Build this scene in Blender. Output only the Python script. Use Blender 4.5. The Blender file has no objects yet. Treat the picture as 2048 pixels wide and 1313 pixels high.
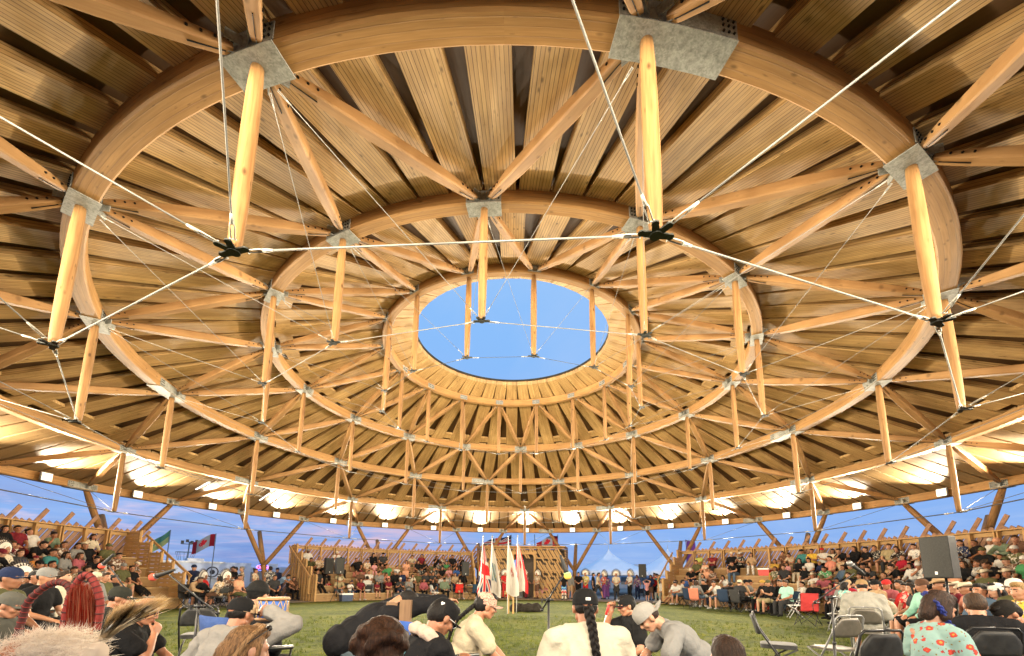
import bpy, bmesh, math, random
import numpy as np
from mathutils import Vector, Matrix, Quaternion
R_ = math.radians
S = bpy.context.scene
COL = S.collection
rnd = random.Random(7)
# ------------------------------------------------------------ camera
cam_d = bpy.data.cameras.new('camera')
cam = bpy.data.objects.new('camera', cam_d)
COL.objects.link(cam)
S.camera = cam
cam_d.sensor_fit = 'HORIZONTAL'
cam_d.sensor_width = 36.0
cam_d.lens = 36.0 * 866.69 / 2048.0
cam_d.shift_y = 358.15 / 2048.0
cam_d.clip_start = 0.05
cam_d.clip_end = 3000
CAM = Vector((0.149, -13.962, 1.25))
pitch, yaw, roll = R_(9.427), R_(-0.360), R_(0.597)
fw = Vector((math.sin(yaw) * math.cos(pitch), math.cos(yaw) * math.cos(pitch), math.sin(pitch)))
rt = Vector((math.cos(yaw), -math.sin(yaw), 0))
up = rt.cross(fw)
rt, up = rt * math.cos(roll) + up * math.sin(roll), up * math.cos(roll) - rt * math.sin(roll)
mw = Matrix.Identity(4)
for i in range(3):
    mw[i][0], mw[i][1], mw[i][2], mw[i][3] = rt[i], up[i], -fw[i], CAM[i]
cam.matrix_world = mw
# ------------------------------------------------------------ exposure
S.view_settings.view_transform = 'Standard'
S.view_settings.look = 'None'
S.view_settings.gamma = 1
S.view_settings.exposure = 0.0
S.cycles.max_bounces = 6
S.cycles.diffuse_bounces = 4
S.cycles.glossy_bounces = 3
S.cycles.transmission_bounces = 2
S.cycles.transparent_max_bounces = 6
S.cycles.caustics_reflective = False
S.cycles.caustics_refractive = False
S.cycles.sample_clamp_indirect = 4.0
# ------------------------------------------------------------ world: dusk sky
W = bpy.data.worlds.new('World')
S.world = W
W.use_nodes = True


class NT:
    """tiny node-tree writer"""
    def __init__(s, nt):
        s.t = nt
        nt.nodes.clear()

    def n(s, typ, ins=None, **kw):
        x = s.t.nodes.new(typ)
        for k, v in kw.items():
            setattr(x, k, v)
        for k, v in (ins or {}).items():
            sock = x.inputs[k]
            if hasattr(v, 'is_output') or isinstance(v, bpy.types.NodeSocket):
                s.t.links.new(v, sock)
            else:
                sock.default_value = v
        return x

    def math(s, op, a, b=0.0, c=None, clamp=False):
        d = {0: a, 1: b}
        if c is not None:
            d[2] = c
        x = s.n('ShaderNodeMath', d, operation=op)
        x.use_clamp = clamp
        return x.outputs[0]

    def ramp(s, fac, stops, interp='LINEAR'):
        x = s.n('ShaderNodeValToRGB', {0: fac})
        cr = x.color_ramp
        cr.interpolation = interp
        while len(cr.elements) < len(stops):
            cr.elements.new(0.5)
        for e, (p, c) in zip(cr.elements, stops):
            e.position = p
            if isinstance(c, (int, float)):
                c = (c, c, c)
            e.color = (c[0], c[1], c[2], 1)
        return x.outputs[0]

    def mix(s, f, a, b, mode='MIX'):
        x = s.n('ShaderNodeMix', data_type='RGBA', blend_type=mode)
        for i, v in ((0, f), (6, a), (7, b)):
            if isinstance(v, bpy.types.NodeSocket):
                s.t.links.new(v, x.inputs[i])
            elif i == 0:
                x.inputs[0].default_value = v
            else:
                x.inputs[i].default_value = (v[0], v[1], v[2], 1)
        return x.outputs[2]

    def noise(s, vec, scale, detail=3, rough=0.55, dist=0.0):
        return s.n('ShaderNodeTexNoise', {'Vector': vec, 'Scale': scale, 'Detail': detail, 'Roughness': rough,
                                          'Distortion': dist}).outputs['Fac']

    def mapv(s, vec, scale=(1, 1, 1), loc=(0, 0, 0), rot=(0, 0, 0)):
        return s.n('ShaderNodeMapping', {'Vector': vec, 'Scale': scale, 'Location': loc, 'Rotation': rot}).outputs[0]


def lin(r, g, b):
    f = lambda c: (c / 255 / 12.92) if c / 255 <= 0.04045 else ((c / 255 + 0.055) / 1.055) ** 2.4
    return (f(r), f(g), f(b))


nt = NT(W.node_tree)
geo = nt.n('ShaderNodeNewGeometry')
tc = nt.n('ShaderNodeTexCoord')
sep = nt.n('ShaderNodeSeparateXYZ', {0: tc.outputs['Generated']})
X, Y, Z = sep.outputs
sky = nt.ramp(Z, [(0.0, lin(150, 178, 232)), (0.05, lin(146, 182, 240)), (0.14, lin(138, 182, 246)), (0.3, lin(136, 186, 250)),
                  (0.65, lin(144, 195, 252)), (1.0, lin(134, 187, 248))])
# flat cloud layers, heavier toward the left of the view and low down
inv = nt.math('DIVIDE', 1.0, nt.math('ADD', nt.math('MAXIMUM', Z, 0.0), 0.07))
cv = nt.n('ShaderNodeCombineXYZ', {0: nt.math('MULTIPLY', X, inv), 1: nt.math('MULTIPLY', Y, inv), 2: 0.0}).outputs[0]
c1 = nt.noise(nt.mapv(cv, (0.55, 0.8, 1), (3.1, 1.7, 0)), 1.0, 6, 0.6, 0.4)
c2 = nt.noise(nt.mapv(cv, (0.9, 1.2, 1), (8.3, 4.7, 0)), 1.3, 5, 0.6, 0.3)
left = nt.math('MULTIPLY', nt.math('ADD', nt.math('MULTIPLY', X, -1.1), 0.25), 1.0, clamp=True)
left = nt.n('ShaderNodeMapRange', {0: X, 1: 0.25, 2: -0.45, 3: 0.0, 4: 1.0}).outputs[0]
m1 = nt.math('MULTIPLY', nt.ramp(c1, [(0.42, 0.0), (0.62, 1.0)]), left)
low = nt.ramp(Z, [(0.0, 1.0), (0.30, 0.9), (0.5, 0.0)])
m1 = nt.math('MULTIPLY', m1, low)
sky = nt.mix(nt.math('MULTIPLY', m1, 0.75), sky, lin(150, 165, 218))
m2 = nt.math('MULTIPLY', nt.math('MULTIPLY', nt.ramp(c2, [(0.52, 0.0), (0.68, 1.0)]), left), low)
sky = nt.mix(nt.math('MULTIPLY', m2, 0.85), sky, lin(214, 204, 236))
band = nt.ramp(Z, [(0.0, 0.55), (0.02, 0.75), (0.07, 0.75), (0.11, 0.0)])
m3 = nt.math('MULTIPLY', nt.math('MULTIPLY', nt.ramp(nt.noise(nt.mapv(cv, (0.3, 0.3, 1), (1, 9, 0)), 1.4, 4), [(0.4, 0.0), (0.6, 1.0)]), left), band)
sky = nt.mix(m3, sky, lin(112, 146, 214))
hz = nt.noise(nt.mapv(cv, (1.3, 1.0, 1), (2.2, 9.1, 0)), 1.2, 5, 0.6, 0.6)
sky = nt.mix(nt.ramp(hz, [(0.42, 0.0), (0.75, 0.28)]), sky, lin(196, 216, 248))
pz = nt.ramp(Z, [(0.015, 0.0), (0.05, 1.0), (0.10, 1.0), (0.15, 0.0)])
px = nt.n('ShaderNodeMapRange', {0: nt.math('ABSOLUTE', nt.math('ADD', X, 0.33)), 1: 0.26, 2: 0.02, 3: 0.0, 4: 1.0}).outputs[0]
pn = nt.ramp(nt.noise(nt.mapv(cv, (0.7, 1.1, 1), (5.2, 2.2, 0)), 1.5, 5, 0.6, 0.5), [(0.40, 0.0), (0.62, 1.0)])
sky = nt.mix(nt.math('MULTIPLY', nt.math('MULTIPLY', pz, px), nt.math('MULTIPLY', pn, 0.8)), sky, lin(236, 200, 214))
bg = nt.n('ShaderNodeBackground', {'Color': sky, 'Strength': 1.0})
nt.n('ShaderNodeOutputWorld', {0: bg.outputs[0]})
# faint last daylight: the sun is below the horizon, only a weak cool-warm wash is left
sd = bpy.data.lights.new('sun', 'SUN')
sd.energy = 0.06
sd.angle = R_(12)
sd.color = (1.0, 0.82, 0.7)
so = bpy.data.objects.new('sun', sd)
COL.objects.link(so)
so.rotation_euler = (R_(82), 0, R_(38))
# ------------------------------------------------------------ materials
MATS = {}


def mat(name, fn):
    if name in MATS:
        return MATS[name]
    m = bpy.data.materials.new(name)
    m.use_nodes = True
    n = NT(m.node_tree)
    fn(n)
    MATS[name] = m
    return m


def out(n, col, rough=0.6, metal=0.0, bump=None, bs=0.3, bd=0.01, spec=0.4, **extra):
    ins = {'Base Color': col if isinstance(col, bpy.types.NodeSocket) else (*col, 1), 'Roughness': rough, 'Metallic': metal,
           'Specular IOR Level': spec}
    ins.update(extra)
    b = n.n('ShaderNodeBsdfPrincipled', ins)
    if bump is not None:
        bn = n.n('ShaderNodeBump', {'Height': bump, 'Strength': bs, 'Distance': bd})
        n.t.links.new(bn.outputs[0], b.inputs['Normal'])
    n.n('ShaderNodeOutputMaterial', {0: b.outputs[0]})


def wood(name, lo, hi, groove=0.0, knots=1.0, rough=0.62, gcol=0.35, stain=0.25, gs=38):
    """u across, v along the grain, both in metres"""
    def fn(n):
        uv = n.n('ShaderNodeTexCoord').outputs['UV']
        g1 = n.noise(n.mapv(uv, (gs, gs * .042, 1)), 1.0, 4, 0.6, 0.3)
        g2 = n.noise(n.mapv(uv, (gs * .24, gs * .013, 1), (5, 3, 0)), 1.0, 3, 0.5, 0.6)
        f = n.math('ADD', n.math('MULTIPLY', g1, 0.55), n.math('MULTIPLY', g2, 0.45))
        col = n.mix(n.ramp(f, [(0.32, 0.0), (0.68, 1.0)]), lo, hi)
        if stain:
            st = n.noise(n.mapv(uv, (1.1, 0.35, 1), (2, 7, 0)), 1.0, 3, 0.5)
            col = n.mix(n.ramp(st, [(0.35, stain), (0.65, 0.0)]), col, tuple(c * 0.55 for c in lo))
        h = g1
        if knots:
            vo = n.n('ShaderNodeTexVoronoi', {'Vector': n.mapv(uv, (5.5, 2.2, 1)), 'Scale': 1.0, 'Randomness': 1.0})
            sp = n.n('ShaderNodeSeparateColor', {0: vo.outputs['Color']})
            kn = n.math('MULTIPLY', n.ramp(vo.outputs['Distance'], [(0.07, 1.0), (0.19, 0.0)]),
                        n.ramp(sp.outputs[0], [(0.35, 0.0), (0.4, 1.0)]))
            col = n.mix(n.math('MULTIPLY', kn, 0.7 * knots), col, tuple(c * 0.30 for c in lo))
            vk = n.n('ShaderNodeTexVoronoi', {'Vector': n.mapv(uv, (16, 3.4, 1), (3, 5, 0)), 'Scale': 1.0, 'Randomness': 1.0})
            sk = n.n('ShaderNodeSeparateColor', {0: vk.outputs['Color']})
            k2 = n.math('MULTIPLY', n.ramp(vk.outputs['Distance'], [(0.08, 1.0), (0.2, 0.0)]),
                        n.ramp(sk.outputs[1], [(0.62, 0.0), (0.66, 1.0)]))
            col = n.mix(n.math('MULTIPLY', k2, 0.5 * knots), col, tuple(c * 0.38 for c in lo))
        if groove:
            sx = n.n('ShaderNodeSeparateXYZ', {0: uv}).outputs[0]
            q = n.math('MULTIPLY', sx, 1.0 / groove)
            fr = n.math('FRACT', q)
            fl = n.math('FLOOR', q)
            wn = n.n('ShaderNodeTexWhiteNoise', {'W': fl}, noise_dimensions='1D').outputs['Value']
            col = n.mix(n.math('MULTIPLY', wn, 0.28), col, tuple(c * 0.62 for c in lo))
            d = n.math('ABSOLUTE', n.math('SUBTRACT', fr, 0.5))
            ln = n.ramp(d, [(0.40, 0.0), (0.47, 1.0)])
            ln = n.math('MULTIPLY', ln, n.math('ADD', n.math('MULTIPLY', wn, 0.7), 0.4), clamp=True)
            col = n.mix(n.math('MULTIPLY', ln, gcol * 2.0, clamp=True), col, tuple(c * 0.22 for c in lo))
            h = n.math('SUBTRACT', n.math('MULTIPLY', g1, 0.15), ln)
        out(n, col, rough, bump=h, bs=0.35, bd=0.004, spec=0.3)
    return mat(name, fn)


M_deck = wood('spruce_decking', (0.42, 0.24, 0.085), (0.74, 0.49, 0.205), groove=0.075, knots=1.2, gcol=0.7, stain=0.42)
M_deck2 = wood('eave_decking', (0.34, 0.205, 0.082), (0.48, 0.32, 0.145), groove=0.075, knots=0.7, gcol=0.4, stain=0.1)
M_ply = wood('dark_sheathing', (0.075, 0.037, 0.014), (0.14, 0.073, 0.028), groove=0.0, knots=0.2, stain=0.5)
M_glu = wood('glulam', (0.34, 0.175, 0.055), (0.58, 0.33, 0.125), groove=0.11, knots=1.0, rough=0.55, stain=0.35, gcol=0.16, gs=26)
M_strut = wood('strut_timber', (0.31, 0.16, 0.058), (0.50, 0.29, 0.12), groove=0.0, knots=0.8, rough=0.55, stain=0.35, gs=24)
M_log = wood('peeled_log', (0.17, 0.078, 0.025), (0.42, 0.24, 0.092), groove=0.0, knots=1.2, rough=0.6, stain=0.35, gs=26)
M_oldlog = wood('weathered_log', (0.15, 0.085, 0.045), (0.25, 0.15, 0.08), groove=0.0, knots=0.6)
M_lumber = wood('lumber', (0.36, 0.205, 0.075), (0.54, 0.34, 0.14), groove=0.0, knots=0.8, stain=0.3)
M_slat = wood('slat_lumber', (0.25, 0.14, 0.085), (0.38, 0.23, 0.14), groove=0.0, knots=0.5, stain=0.3)
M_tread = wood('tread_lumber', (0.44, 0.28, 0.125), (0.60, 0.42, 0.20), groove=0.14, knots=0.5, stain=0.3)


def galv(n):
    tc = n.n('ShaderNodeTexCoord').outputs['Object']
    a = n.noise(tc, 9, 4, 0.6)
    v = n.n('ShaderNodeTexVoronoi', {'Vector': tc, 'Scale': 45.0}).outputs['Color']
    sv = n.n('ShaderNodeSeparateColor', {0: v}).outputs[0]
    f = n.math('ADD', n.math('MULTIPLY', a, 0.8), n.math('MULTIPLY', sv, 0.2))
    out(n, n.ramp(f, [(0.3, (0.20, 0.205, 0.18)), (0.7, (0.42, 0.42, 0.38))]), 0.55, 0.25, bump=a, bs=0.1)


M_galv = mat('galvanised_steel', galv)
simple = lambda name, c, r=0.5, m=0.0, **k: mat(name, lambda n: out(n, c, r, m, **k))


def worn(name, c, r=0.55, m=0.0, sc=14, amt=0.35, metal_spec=0.4):
    def fn(n):
        tc = n.n('ShaderNodeTexCoord').outputs['Object']
        a = n.noise(tc, sc, 5, 0.62)
        col = n.mix(n.ramp(a, [(0.35, 0.0), (0.7, amt)]), c, tuple(min(1, x * 1.7 + 0.03) for x in c))
        out(n, col, r, m, bump=a, bs=0.08, spec=metal_spec)
    return mat(name, fn)


M_bolt = worn('black_bolt', (0.012, 0.012, 0.012), 0.4, 0.6)
M_dkst = worn('dark_steel', (0.045, 0.047, 0.042), 0.5, 0.5)
M_rod = worn('steel_rod', (0.17, 0.165, 0.15), 0.55, 0.3, sc=30)
M_cast = worn('cast_fork', (0.34, 0.33, 0.29), 0.5, 0.2)
M_rodd = worn('dark_cable', (0.07, 0.072, 0.078), 0.5, 0.5)
M_blk = worn('black_metal', (0.018, 0.018, 0.019), 0.38, 0.3)
M_blkp = worn('black_plastic', (0.014, 0.014, 0.014), 0.6)
M_spk = worn('speaker_grille', (0.022, 0.022, 0.020), 0.7, 0.0, sc=60)
M_white = worn('white_paint', (0.75, 0.75, 0.73), 0.5, sc=5, amt=0.1)
M_whm = worn('white_metal', (0.6, 0.6, 0.58), 0.4, 0.2)
M_gun = worn('grey_metal', (0.2, 0.2, 0.2), 0.4, 0.5)


def emis(name, col, s):
    def fn(n):
        e = n.n('ShaderNodeEmission', {'Color': (*col, 1), 'Strength': s})
        n.n('ShaderNodeOutputMaterial', {0: e.outputs[0]})
    return mat(name, fn)


M_flood = emis('floodlight_lens', (1.0, 0.84, 0.58), 2.6)
M_tube = emis('tube_light', (1.0, 0.93, 0.82), 3.0)


def grass(n):
    tc = n.n('ShaderNodeTexCoord').outputs['Object']
    a = n.noise(tc, 0.45, 5, 0.6)
    b = n.noise(tc, 5.0, 5, 0.7)
    c = n.noise(n.mapv(tc, (26, 26, 26)), 1.0, 4, 0.8)
    f = n.math('ADD', n.math('ADD', n.math('MULTIPLY', a, 0.3), n.math('MULTIPLY', b, 0.4)), n.math('MULTIPLY', c, 0.3))
    col = n.ramp(f, [(0.40, (0.018, 0.028, 0.003)), (0.5, (0.068, 0.092, 0.009)), (0.60, (0.17, 0.165, 0.024))])
    out(n, col, 0.9, bump=c, bs=0.9, bd=0.06, spec=0.15)


M_grass = mat('turf', grass)


def gravel(n):
    tc = n.n('ShaderNodeTexCoord').outputs['Object']
    a = n.noise(tc, 0.7, 5, 0.6)
    c = n.noise(tc, 30.0, 4, 0.8)
    f = n.math('ADD', n.math('MULTIPLY', a, 0.5), n.math('MULTIPLY', c, 0.5))
    out(n, n.ramp(f, [(0.35, (0.14, 0.12, 0.10)), (0.65, (0.30, 0.26, 0.21))]), 0.9, bump=c, bs=0.5, bd=0.02)


M_gravel = mat('gravel', gravel)


def conc(n):
    tc = n.n('ShaderNodeTexCoord').outputs['Object']
    a = n.noise(tc, 1.7, 6, 0.65)
    out(n, n.ramp(a, [(0.3, (0.26, 0.23, 0.19)), (0.7, (0.42, 0.38, 0.32))]), 0.85, bump=a, bs=0.2)


M_conc = mat('concrete', conc)


def cloth(n):
    oi = n.n('ShaderNodeObjectInfo')
    tc = n.n('ShaderNodeTexCoord').outputs['Object']
    a = n.noise(tc, 7, 3, 0.6)
    w = n.noise(tc, 90, 2, 0.6)
    col = n.mix(n.ramp(a, [(0.3, 0.24), (0.75, 0.06)]), oi.outputs['Color'], (0.0, 0.0, 0.0))
    h = n.math('ADD', a, n.math('MULTIPLY', w, 0.15))
    out(n, col, 0.85, bump=h, bs=0.6, bd=0.035, spec=0.08)


M_cloth = mat('fabric', cloth)


def patterned(n):
    """bold print on the fabric colour"""
    oi = n.n('ShaderNodeObjectInfo')
    tc = n.n('ShaderNodeTexCoord').outputs['Object']
    v = n.noise(n.mapv(tc, (9, 9, 9)), 1.0, 2, 0.6, 1.5)
    v2 = n.noise(n.mapv(tc, (12, 12, 12), (4, 2, 1)), 1.0, 2, 0.6, 1.0)
    col = n.mix(n.ramp(v, [(0.52, 0.0), (0.55, 0.85)]), oi.outputs['Color'], (0.55, 0.5, 0.42))
    col = n.mix(n.ramp(v2, [(0.58, 0.0), (0.6, 0.8)]), col, (0.03, 0.03, 0.035))
    out(n, col, 0.85, bump=v, bs=0.3, bd=0.03, spec=0.15)


M_print = mat('printed_fabric', patterned)


def striped(n):
    oi = n.n('ShaderNodeObjectInfo')
    tc = n.n('ShaderNodeTexCoord').outputs['Object']
    z = n.n('ShaderNodeSeparateXYZ', {0: tc}).outputs[2]
    fr = n.math('FRACT', n.math('MULTIPLY', z, 14.0))
    col = n.mix(n.ramp(fr, [(0.48, 0.0), (0.52, 1.0)], 'CONSTANT'), oi.outputs['Color'], (0.03, 0.03, 0.03))
    out(n, col, 0.85, spec=0.15)


M_stripe = mat('striped_fabric', striped)


def skin(n):
    oi = n.n('ShaderNodeObjectInfo')
    tc = n.n('ShaderNodeTexCoord').outputs['Object']
    a = n.noise(tc, 14, 4, 0.6)
    b = n.noise(tc, 160, 2, 0.6)
    col = n.mix(n.ramp(a, [(0.35, 0.28), (0.7, 0.04)]), oi.outputs['Color'], (0.18, 0.06, 0.03))
    out(n, col, 0.48, bump=b, bs=0.12, bd=0.003, spec=0.4, **{'Subsurface Weight': 0.08, 'Subsurface Scale': 0.01})


M_skin = mat('skin', skin)
M_eye = simple('eye_shadow', (0.025, 0.012, 0.008), 0.4)
M_lip = simple('lip', (0.25, 0.07, 0.05), 0.5)


def hair(n):
    oi = n.n('ShaderNodeObjectInfo')
    tc = n.n('ShaderNodeTexCoord').outputs['Object']
    a = n.noise(n.mapv(tc, (110, 110, 14)), 1.0, 3, 0.7)
    col = n.mix(n.ramp(a, [(0.35, 0.75), (0.7, 0.0)]), oi.outputs['Color'], (0.0, 0.0, 0.0))
    out(n, col, 0.62, bump=a, bs=0.8, bd=0.01, spec=0.25)


M_hair = mat('hair', hair)


def fluff(name, c):
    def fn(n):
        d = n.n('ShaderNodeBsdfDiffuse', {'Color': (*c, 1)})
        t = n.n('ShaderNodeBsdfTranslucent', {'Color': (*c, 1)})
        m = n.n('ShaderNodeMixShader', {0: .5})
        n.t.links.new(d.outputs[0], m.inputs[1])
        n.t.links.new(t.outputs[0], m.inputs[2])
        n.n('ShaderNodeOutputMaterial', {0: m.outputs[0]})
    return mat(name, fn)
# ------------------------------------------------------------ mesh writer
class MB:
    def __init__(s):
        s.v, s.f, s.uv, s.mi, s.sm = [], [], [], [], []

    def face(s, idx, uvs=None, mi=0, sm=False):
        s.f.append(idx)
        s.uv.append(uvs or [(0.0, 0.0)] * len(idx))
        s.mi.append(mi)
        s.sm.append(sm)

    def quadp(s, pts, mi=0, o=(0, 0)):
        """flat polygon with metric uv"""
        b = len(s.v)
        s.v += [tuple(p) for p in pts]
        p0, p1, p3 = Vector(pts[0]), Vector(pts[1]), Vector(pts[-1])
        ex = (p1 - p0)
        ex = ex.normalized() if ex.length > 1e-9 else Vector((1, 0, 0))
        nn = (p1 - p0).cross(p3 - p0)
        ey = nn.cross(ex).normalized() if nn.length > 1e-12 else Vector((0, 1, 0))
        uv = [((Vector(p) - p0).dot(ex) + o[0], (Vector(p) - p0).dot(ey) + o[1]) for p in pts]
        s.face(list(range(b, b + len(pts))), uv, mi)

    def hexa(s, c, mi=0, bev=0.0):
        """8 corners: 0-3 start section (ccw seen from the start, i.e. facing back), 4-7 end; v along length"""
        b = len(s.v)
        c = [Vector(p) for p in c]
        s.v += [tuple(p) for p in c]
        L = (sum((c[i] for i in range(4, 8)), Vector()) / 4 - sum((c[i] for i in range(4)), Vector()) / 4).length
        ou, ov = rnd.random() * 9, rnd.random() * 9
        u = ou
        for i in range(4):
            j = (i + 1) % 4
            w = (c[j] - c[i]).length
            s.face([b + i, b + j, b + 4 + j, b + 4 + i], [(u, ov), (u + w, ov), (u + w, ov + L), (u, ov + L)], mi)
            u += w
        w, h = (c[1] - c[0]).length, (c[3] - c[0]).length
        q = [(ou, ov), (ou + w, ov), (ou + w, ov + h), (ou, ov + h)]
        s.face([b + 3, b + 2, b + 1, b], q[::-1], mi)
        s.face([b + 4, b + 5, b + 6, b + 7], q, mi)

    def box(s, c, sx, sy, sz, mi=0, rz=0.0, M=None):
        """axis box, v along its longest side"""
        M = M or (Matrix.Translation(Vector(c)) @ Matrix.Rotation(rz, 4, 'Z'))
        d = [sx / 2, sy / 2, sz / 2]
        ax = max(range(3), key=lambda i: d[i])
        o = [(ax + 1) % 3, (ax + 2) % 3]
        pts = []
        for e in (-1, 1):
            for a, b in ((-1, -1), (1, -1), (1, 1), (-1, 1)):
                p = [0, 0, 0]
                p[ax] = e * d[ax]
                p[o[0]] = a * d[o[0]]
                p[o[1]] = b * d[o[1]]
                pts.append(M @ Vector(p))
        s.hexa(pts, mi)

    def beam(s, p, q, w, h, upv=(0, 0, 1), mi=0, w2=None, h2=None):
        p, q = Vector(p), Vector(q)
        d = (q - p).normalized()
        x = d.cross(Vector(upv))
        x = x.normalized() if x.length > 1e-6 else Vector((1, 0, 0))
        y = x.cross(d).normalized()
        w2, h2 = w2 or w, h2 or h
        pts = []
        for c, ww, hh in ((p, w, h), (q, w2, h2)):
            for a, b in ((-1, -1), (1, -1), (1, 1), (-1, 1)):
                pts.append(c + x * (a * ww / 2) + y * (b * hh / 2))
        s.hexa(pts, mi)

    def loops(s, rings, closed=False, cap=True, mi=0, sm=True, vs=None):
        """skin a list of equal-length point rings"""
        b = len(s.v)
        n = len(rings[0])
        for r in rings:
            s.v += [tuple(p) for p in r]
        ou, ov = rnd.random() * 9, rnd.random() * 9
        v = ov
        m = len(rings)
        per = [0.0]
        for i in range(n):
            per.append(per[-1] + (Vector(rings[0][(i + 1) % n]) - Vector(rings[0][i])).length)
        if per[-1] < 1e-3 and m > 2:
            per = [0.0]
            for i in range(n):
                per.append(per[-1] + (Vector(rings[m // 2][(i + 1) % n]) - Vector(rings[m // 2][i])).length)
        for k in range(m if closed else m - 1):
            k2 = (k + 1) % m
            dl = (Vector(rings[k2][0]) - Vector(rings[k][0])).length
            for i in range(n):
                j = (i + 1) % n
                s.face([b + k * n + i, b + k * n + j, b + k2 * n + j, b + k2 * n + i],
                       [(ou + per[i], v), (ou + per[i + 1], v), (ou + per[i + 1], v + dl), (ou + per[i], v + dl)], mi, sm)
            v += dl
        if cap and not closed:
            s.face([b + i for i in range(n)][::-1], None, mi)
            s.face([b + (m - 1) * n + i for i in range(n)], None, mi)

    def tube(s, pts, rad, n=8, mi=0, cap=True, sm=True):
        pts = [Vector(p) for p in pts]
        if not hasattr(rad, '__len__'):
            rad = [rad] * len(pts)
        x = None
        rings = []
        for i, p in enumerate(pts):
            d = (pts[min(i + 1, len(pts) - 1)] - pts[max(i - 1, 0)])
            d = d.normalized() if d.length > 1e-9 else Vector((0, 0, 1))
            if x is None:
                x = d.orthogonal().normalized()
            x = (x - d * x.dot(d)).normalized()
            y = d.cross(x)
            rings.append([p + (x * math.cos(2 * math.pi * k / n) + y * math.sin(2 * math.pi * k / n)) * rad[i] for k in range(n)])
        s.loops(rings, cap=cap, mi=mi, sm=sm)

    def ball(s, c, r, seg=10, rg=7, mi=0, M=None):
        c = Vector(c)
        r = (r, r, r) if not hasattr(r, '__len__') else r
        rings = []
        for k in range(rg + 1):
            t = math.pi * k / rg
            z, q = -math.cos(t), max(math.sin(t), 1e-3)
            ring = []
            for i in range(seg):
                a = 2 * math.pi * i / seg
                p = Vector((math.cos(a) * q * r[0], math.sin(a) * q * r[1], z * r[2]))
                ring.append(c + (M @ p if M else p))
            rings.append(ring)
        s.loops(rings, mi=mi)

    def build(s, name, mats, parent=None, smooth=None):
        me = bpy.data.meshes.new(name)
        me.from_pydata(s.v, [], s.f)
        uv = me.uv_layers.new(name='UVMap')
        flat = [c for q in s.uv for p in q for c in p]
        uv.data.foreach_set('uv', flat)
        if not isinstance(mats, (list, tuple)):
            mats = [mats]
        for m in mats:
            me.materials.append(m)
        me.polygons.foreach_set('material_index', s.mi)
        me.polygons.foreach_set('use_smooth', [bool(x) for x in s.sm] if smooth is None else [smooth] * len(s.f))
        me.update()
        o = bpy.data.objects.new(name, me)
        COL.objects.link(o)
        if parent is not None:
            o.parent = parent
        return o


def tag(o, label=None, cat=None, group=None, kind=None):
    if label:
        o['label'] = label
    if cat:
        o['category'] = cat
    if group:
        o['group'] = group
    if kind:
        o['kind'] = kind
    return o


def empty(name, loc=(0, 0, 0), rz=0.0, label=None, cat=None, group=None):
    o = bpy.data.objects.new(name, None)
    o.empty_display_size = 0.1
    COL.objects.link(o)
    o.location = loc
    o.rotation_euler = (0, 0, rz)
    return tag(o, label, cat, group)


def kids(o):
    return [c for c in bpy.data.objects if c.parent == o]


def dup(root, loc, rz, label=None, group=None, tree=None):
    r = root.copy()
    COL.objects.link(r)
    r.location = loc
    r.rotation_euler = (0, 0, rz)
    if label:
        r['label'] = label
    if group:
        r['group'] = group
    for ch in root.children:
        c = ch.copy()
        COL.objects.link(c)
        c.parent = r
        for g in ch.children:
            d = g.copy()
            COL.objects.link(d)
            d.parent = c
    return r


TH0 = R_(-3.382)


def ang(k):
    return R_(22.5 * k) + TH0


def cyl(r, k, z):
    t = ang(k)
    return Vector((r * math.sin(t), -r * math.cos(t), z))


def proj(p):
    d = Vector(p) - CAM
    z = d.dot(fw)
    if z < 0.05:
        return None
    return (1024 + 866.69 * d.dot(rt) / z, 1014.65 - 866.69 * d.dot(up) / z, z)


def seen(p, m=150):
    q = proj(p)
    return q is not None and -m < q[0] < 2048 + m and -m < q[1] < 1313 + m
# ------------------------------------------------------------ ground
mb = MB()
N = 96
mb.loops([[Vector((r * math.cos(2 * math.pi * i / N), r * math.sin(2 * math.pi * i / N), 0)) for i in range(N)] for r in (13.2, 0.01)][::-1], cap=False, sm=False)
tag(mb.build('grass', M_grass), kind='structure')
mb = MB()
mb.loops([[Vector((r * math.cos(2 * math.pi * i / N), r * math.sin(2 * math.pi * i / N), -0.004)) for i in range(N)] for r in (13.0, 21)], cap=False, sm=False)
tag(mb.build('path', M_conc), kind='structure')
mb = MB()
mb.quadp([(-1500, -1500, -0.012), (1500, -1500, -0.012), (1500, 1500, -0.012), (-1500, 1500, -0.012)])
tag(mb.build('ground', M_gravel), kind='structure')

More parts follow.
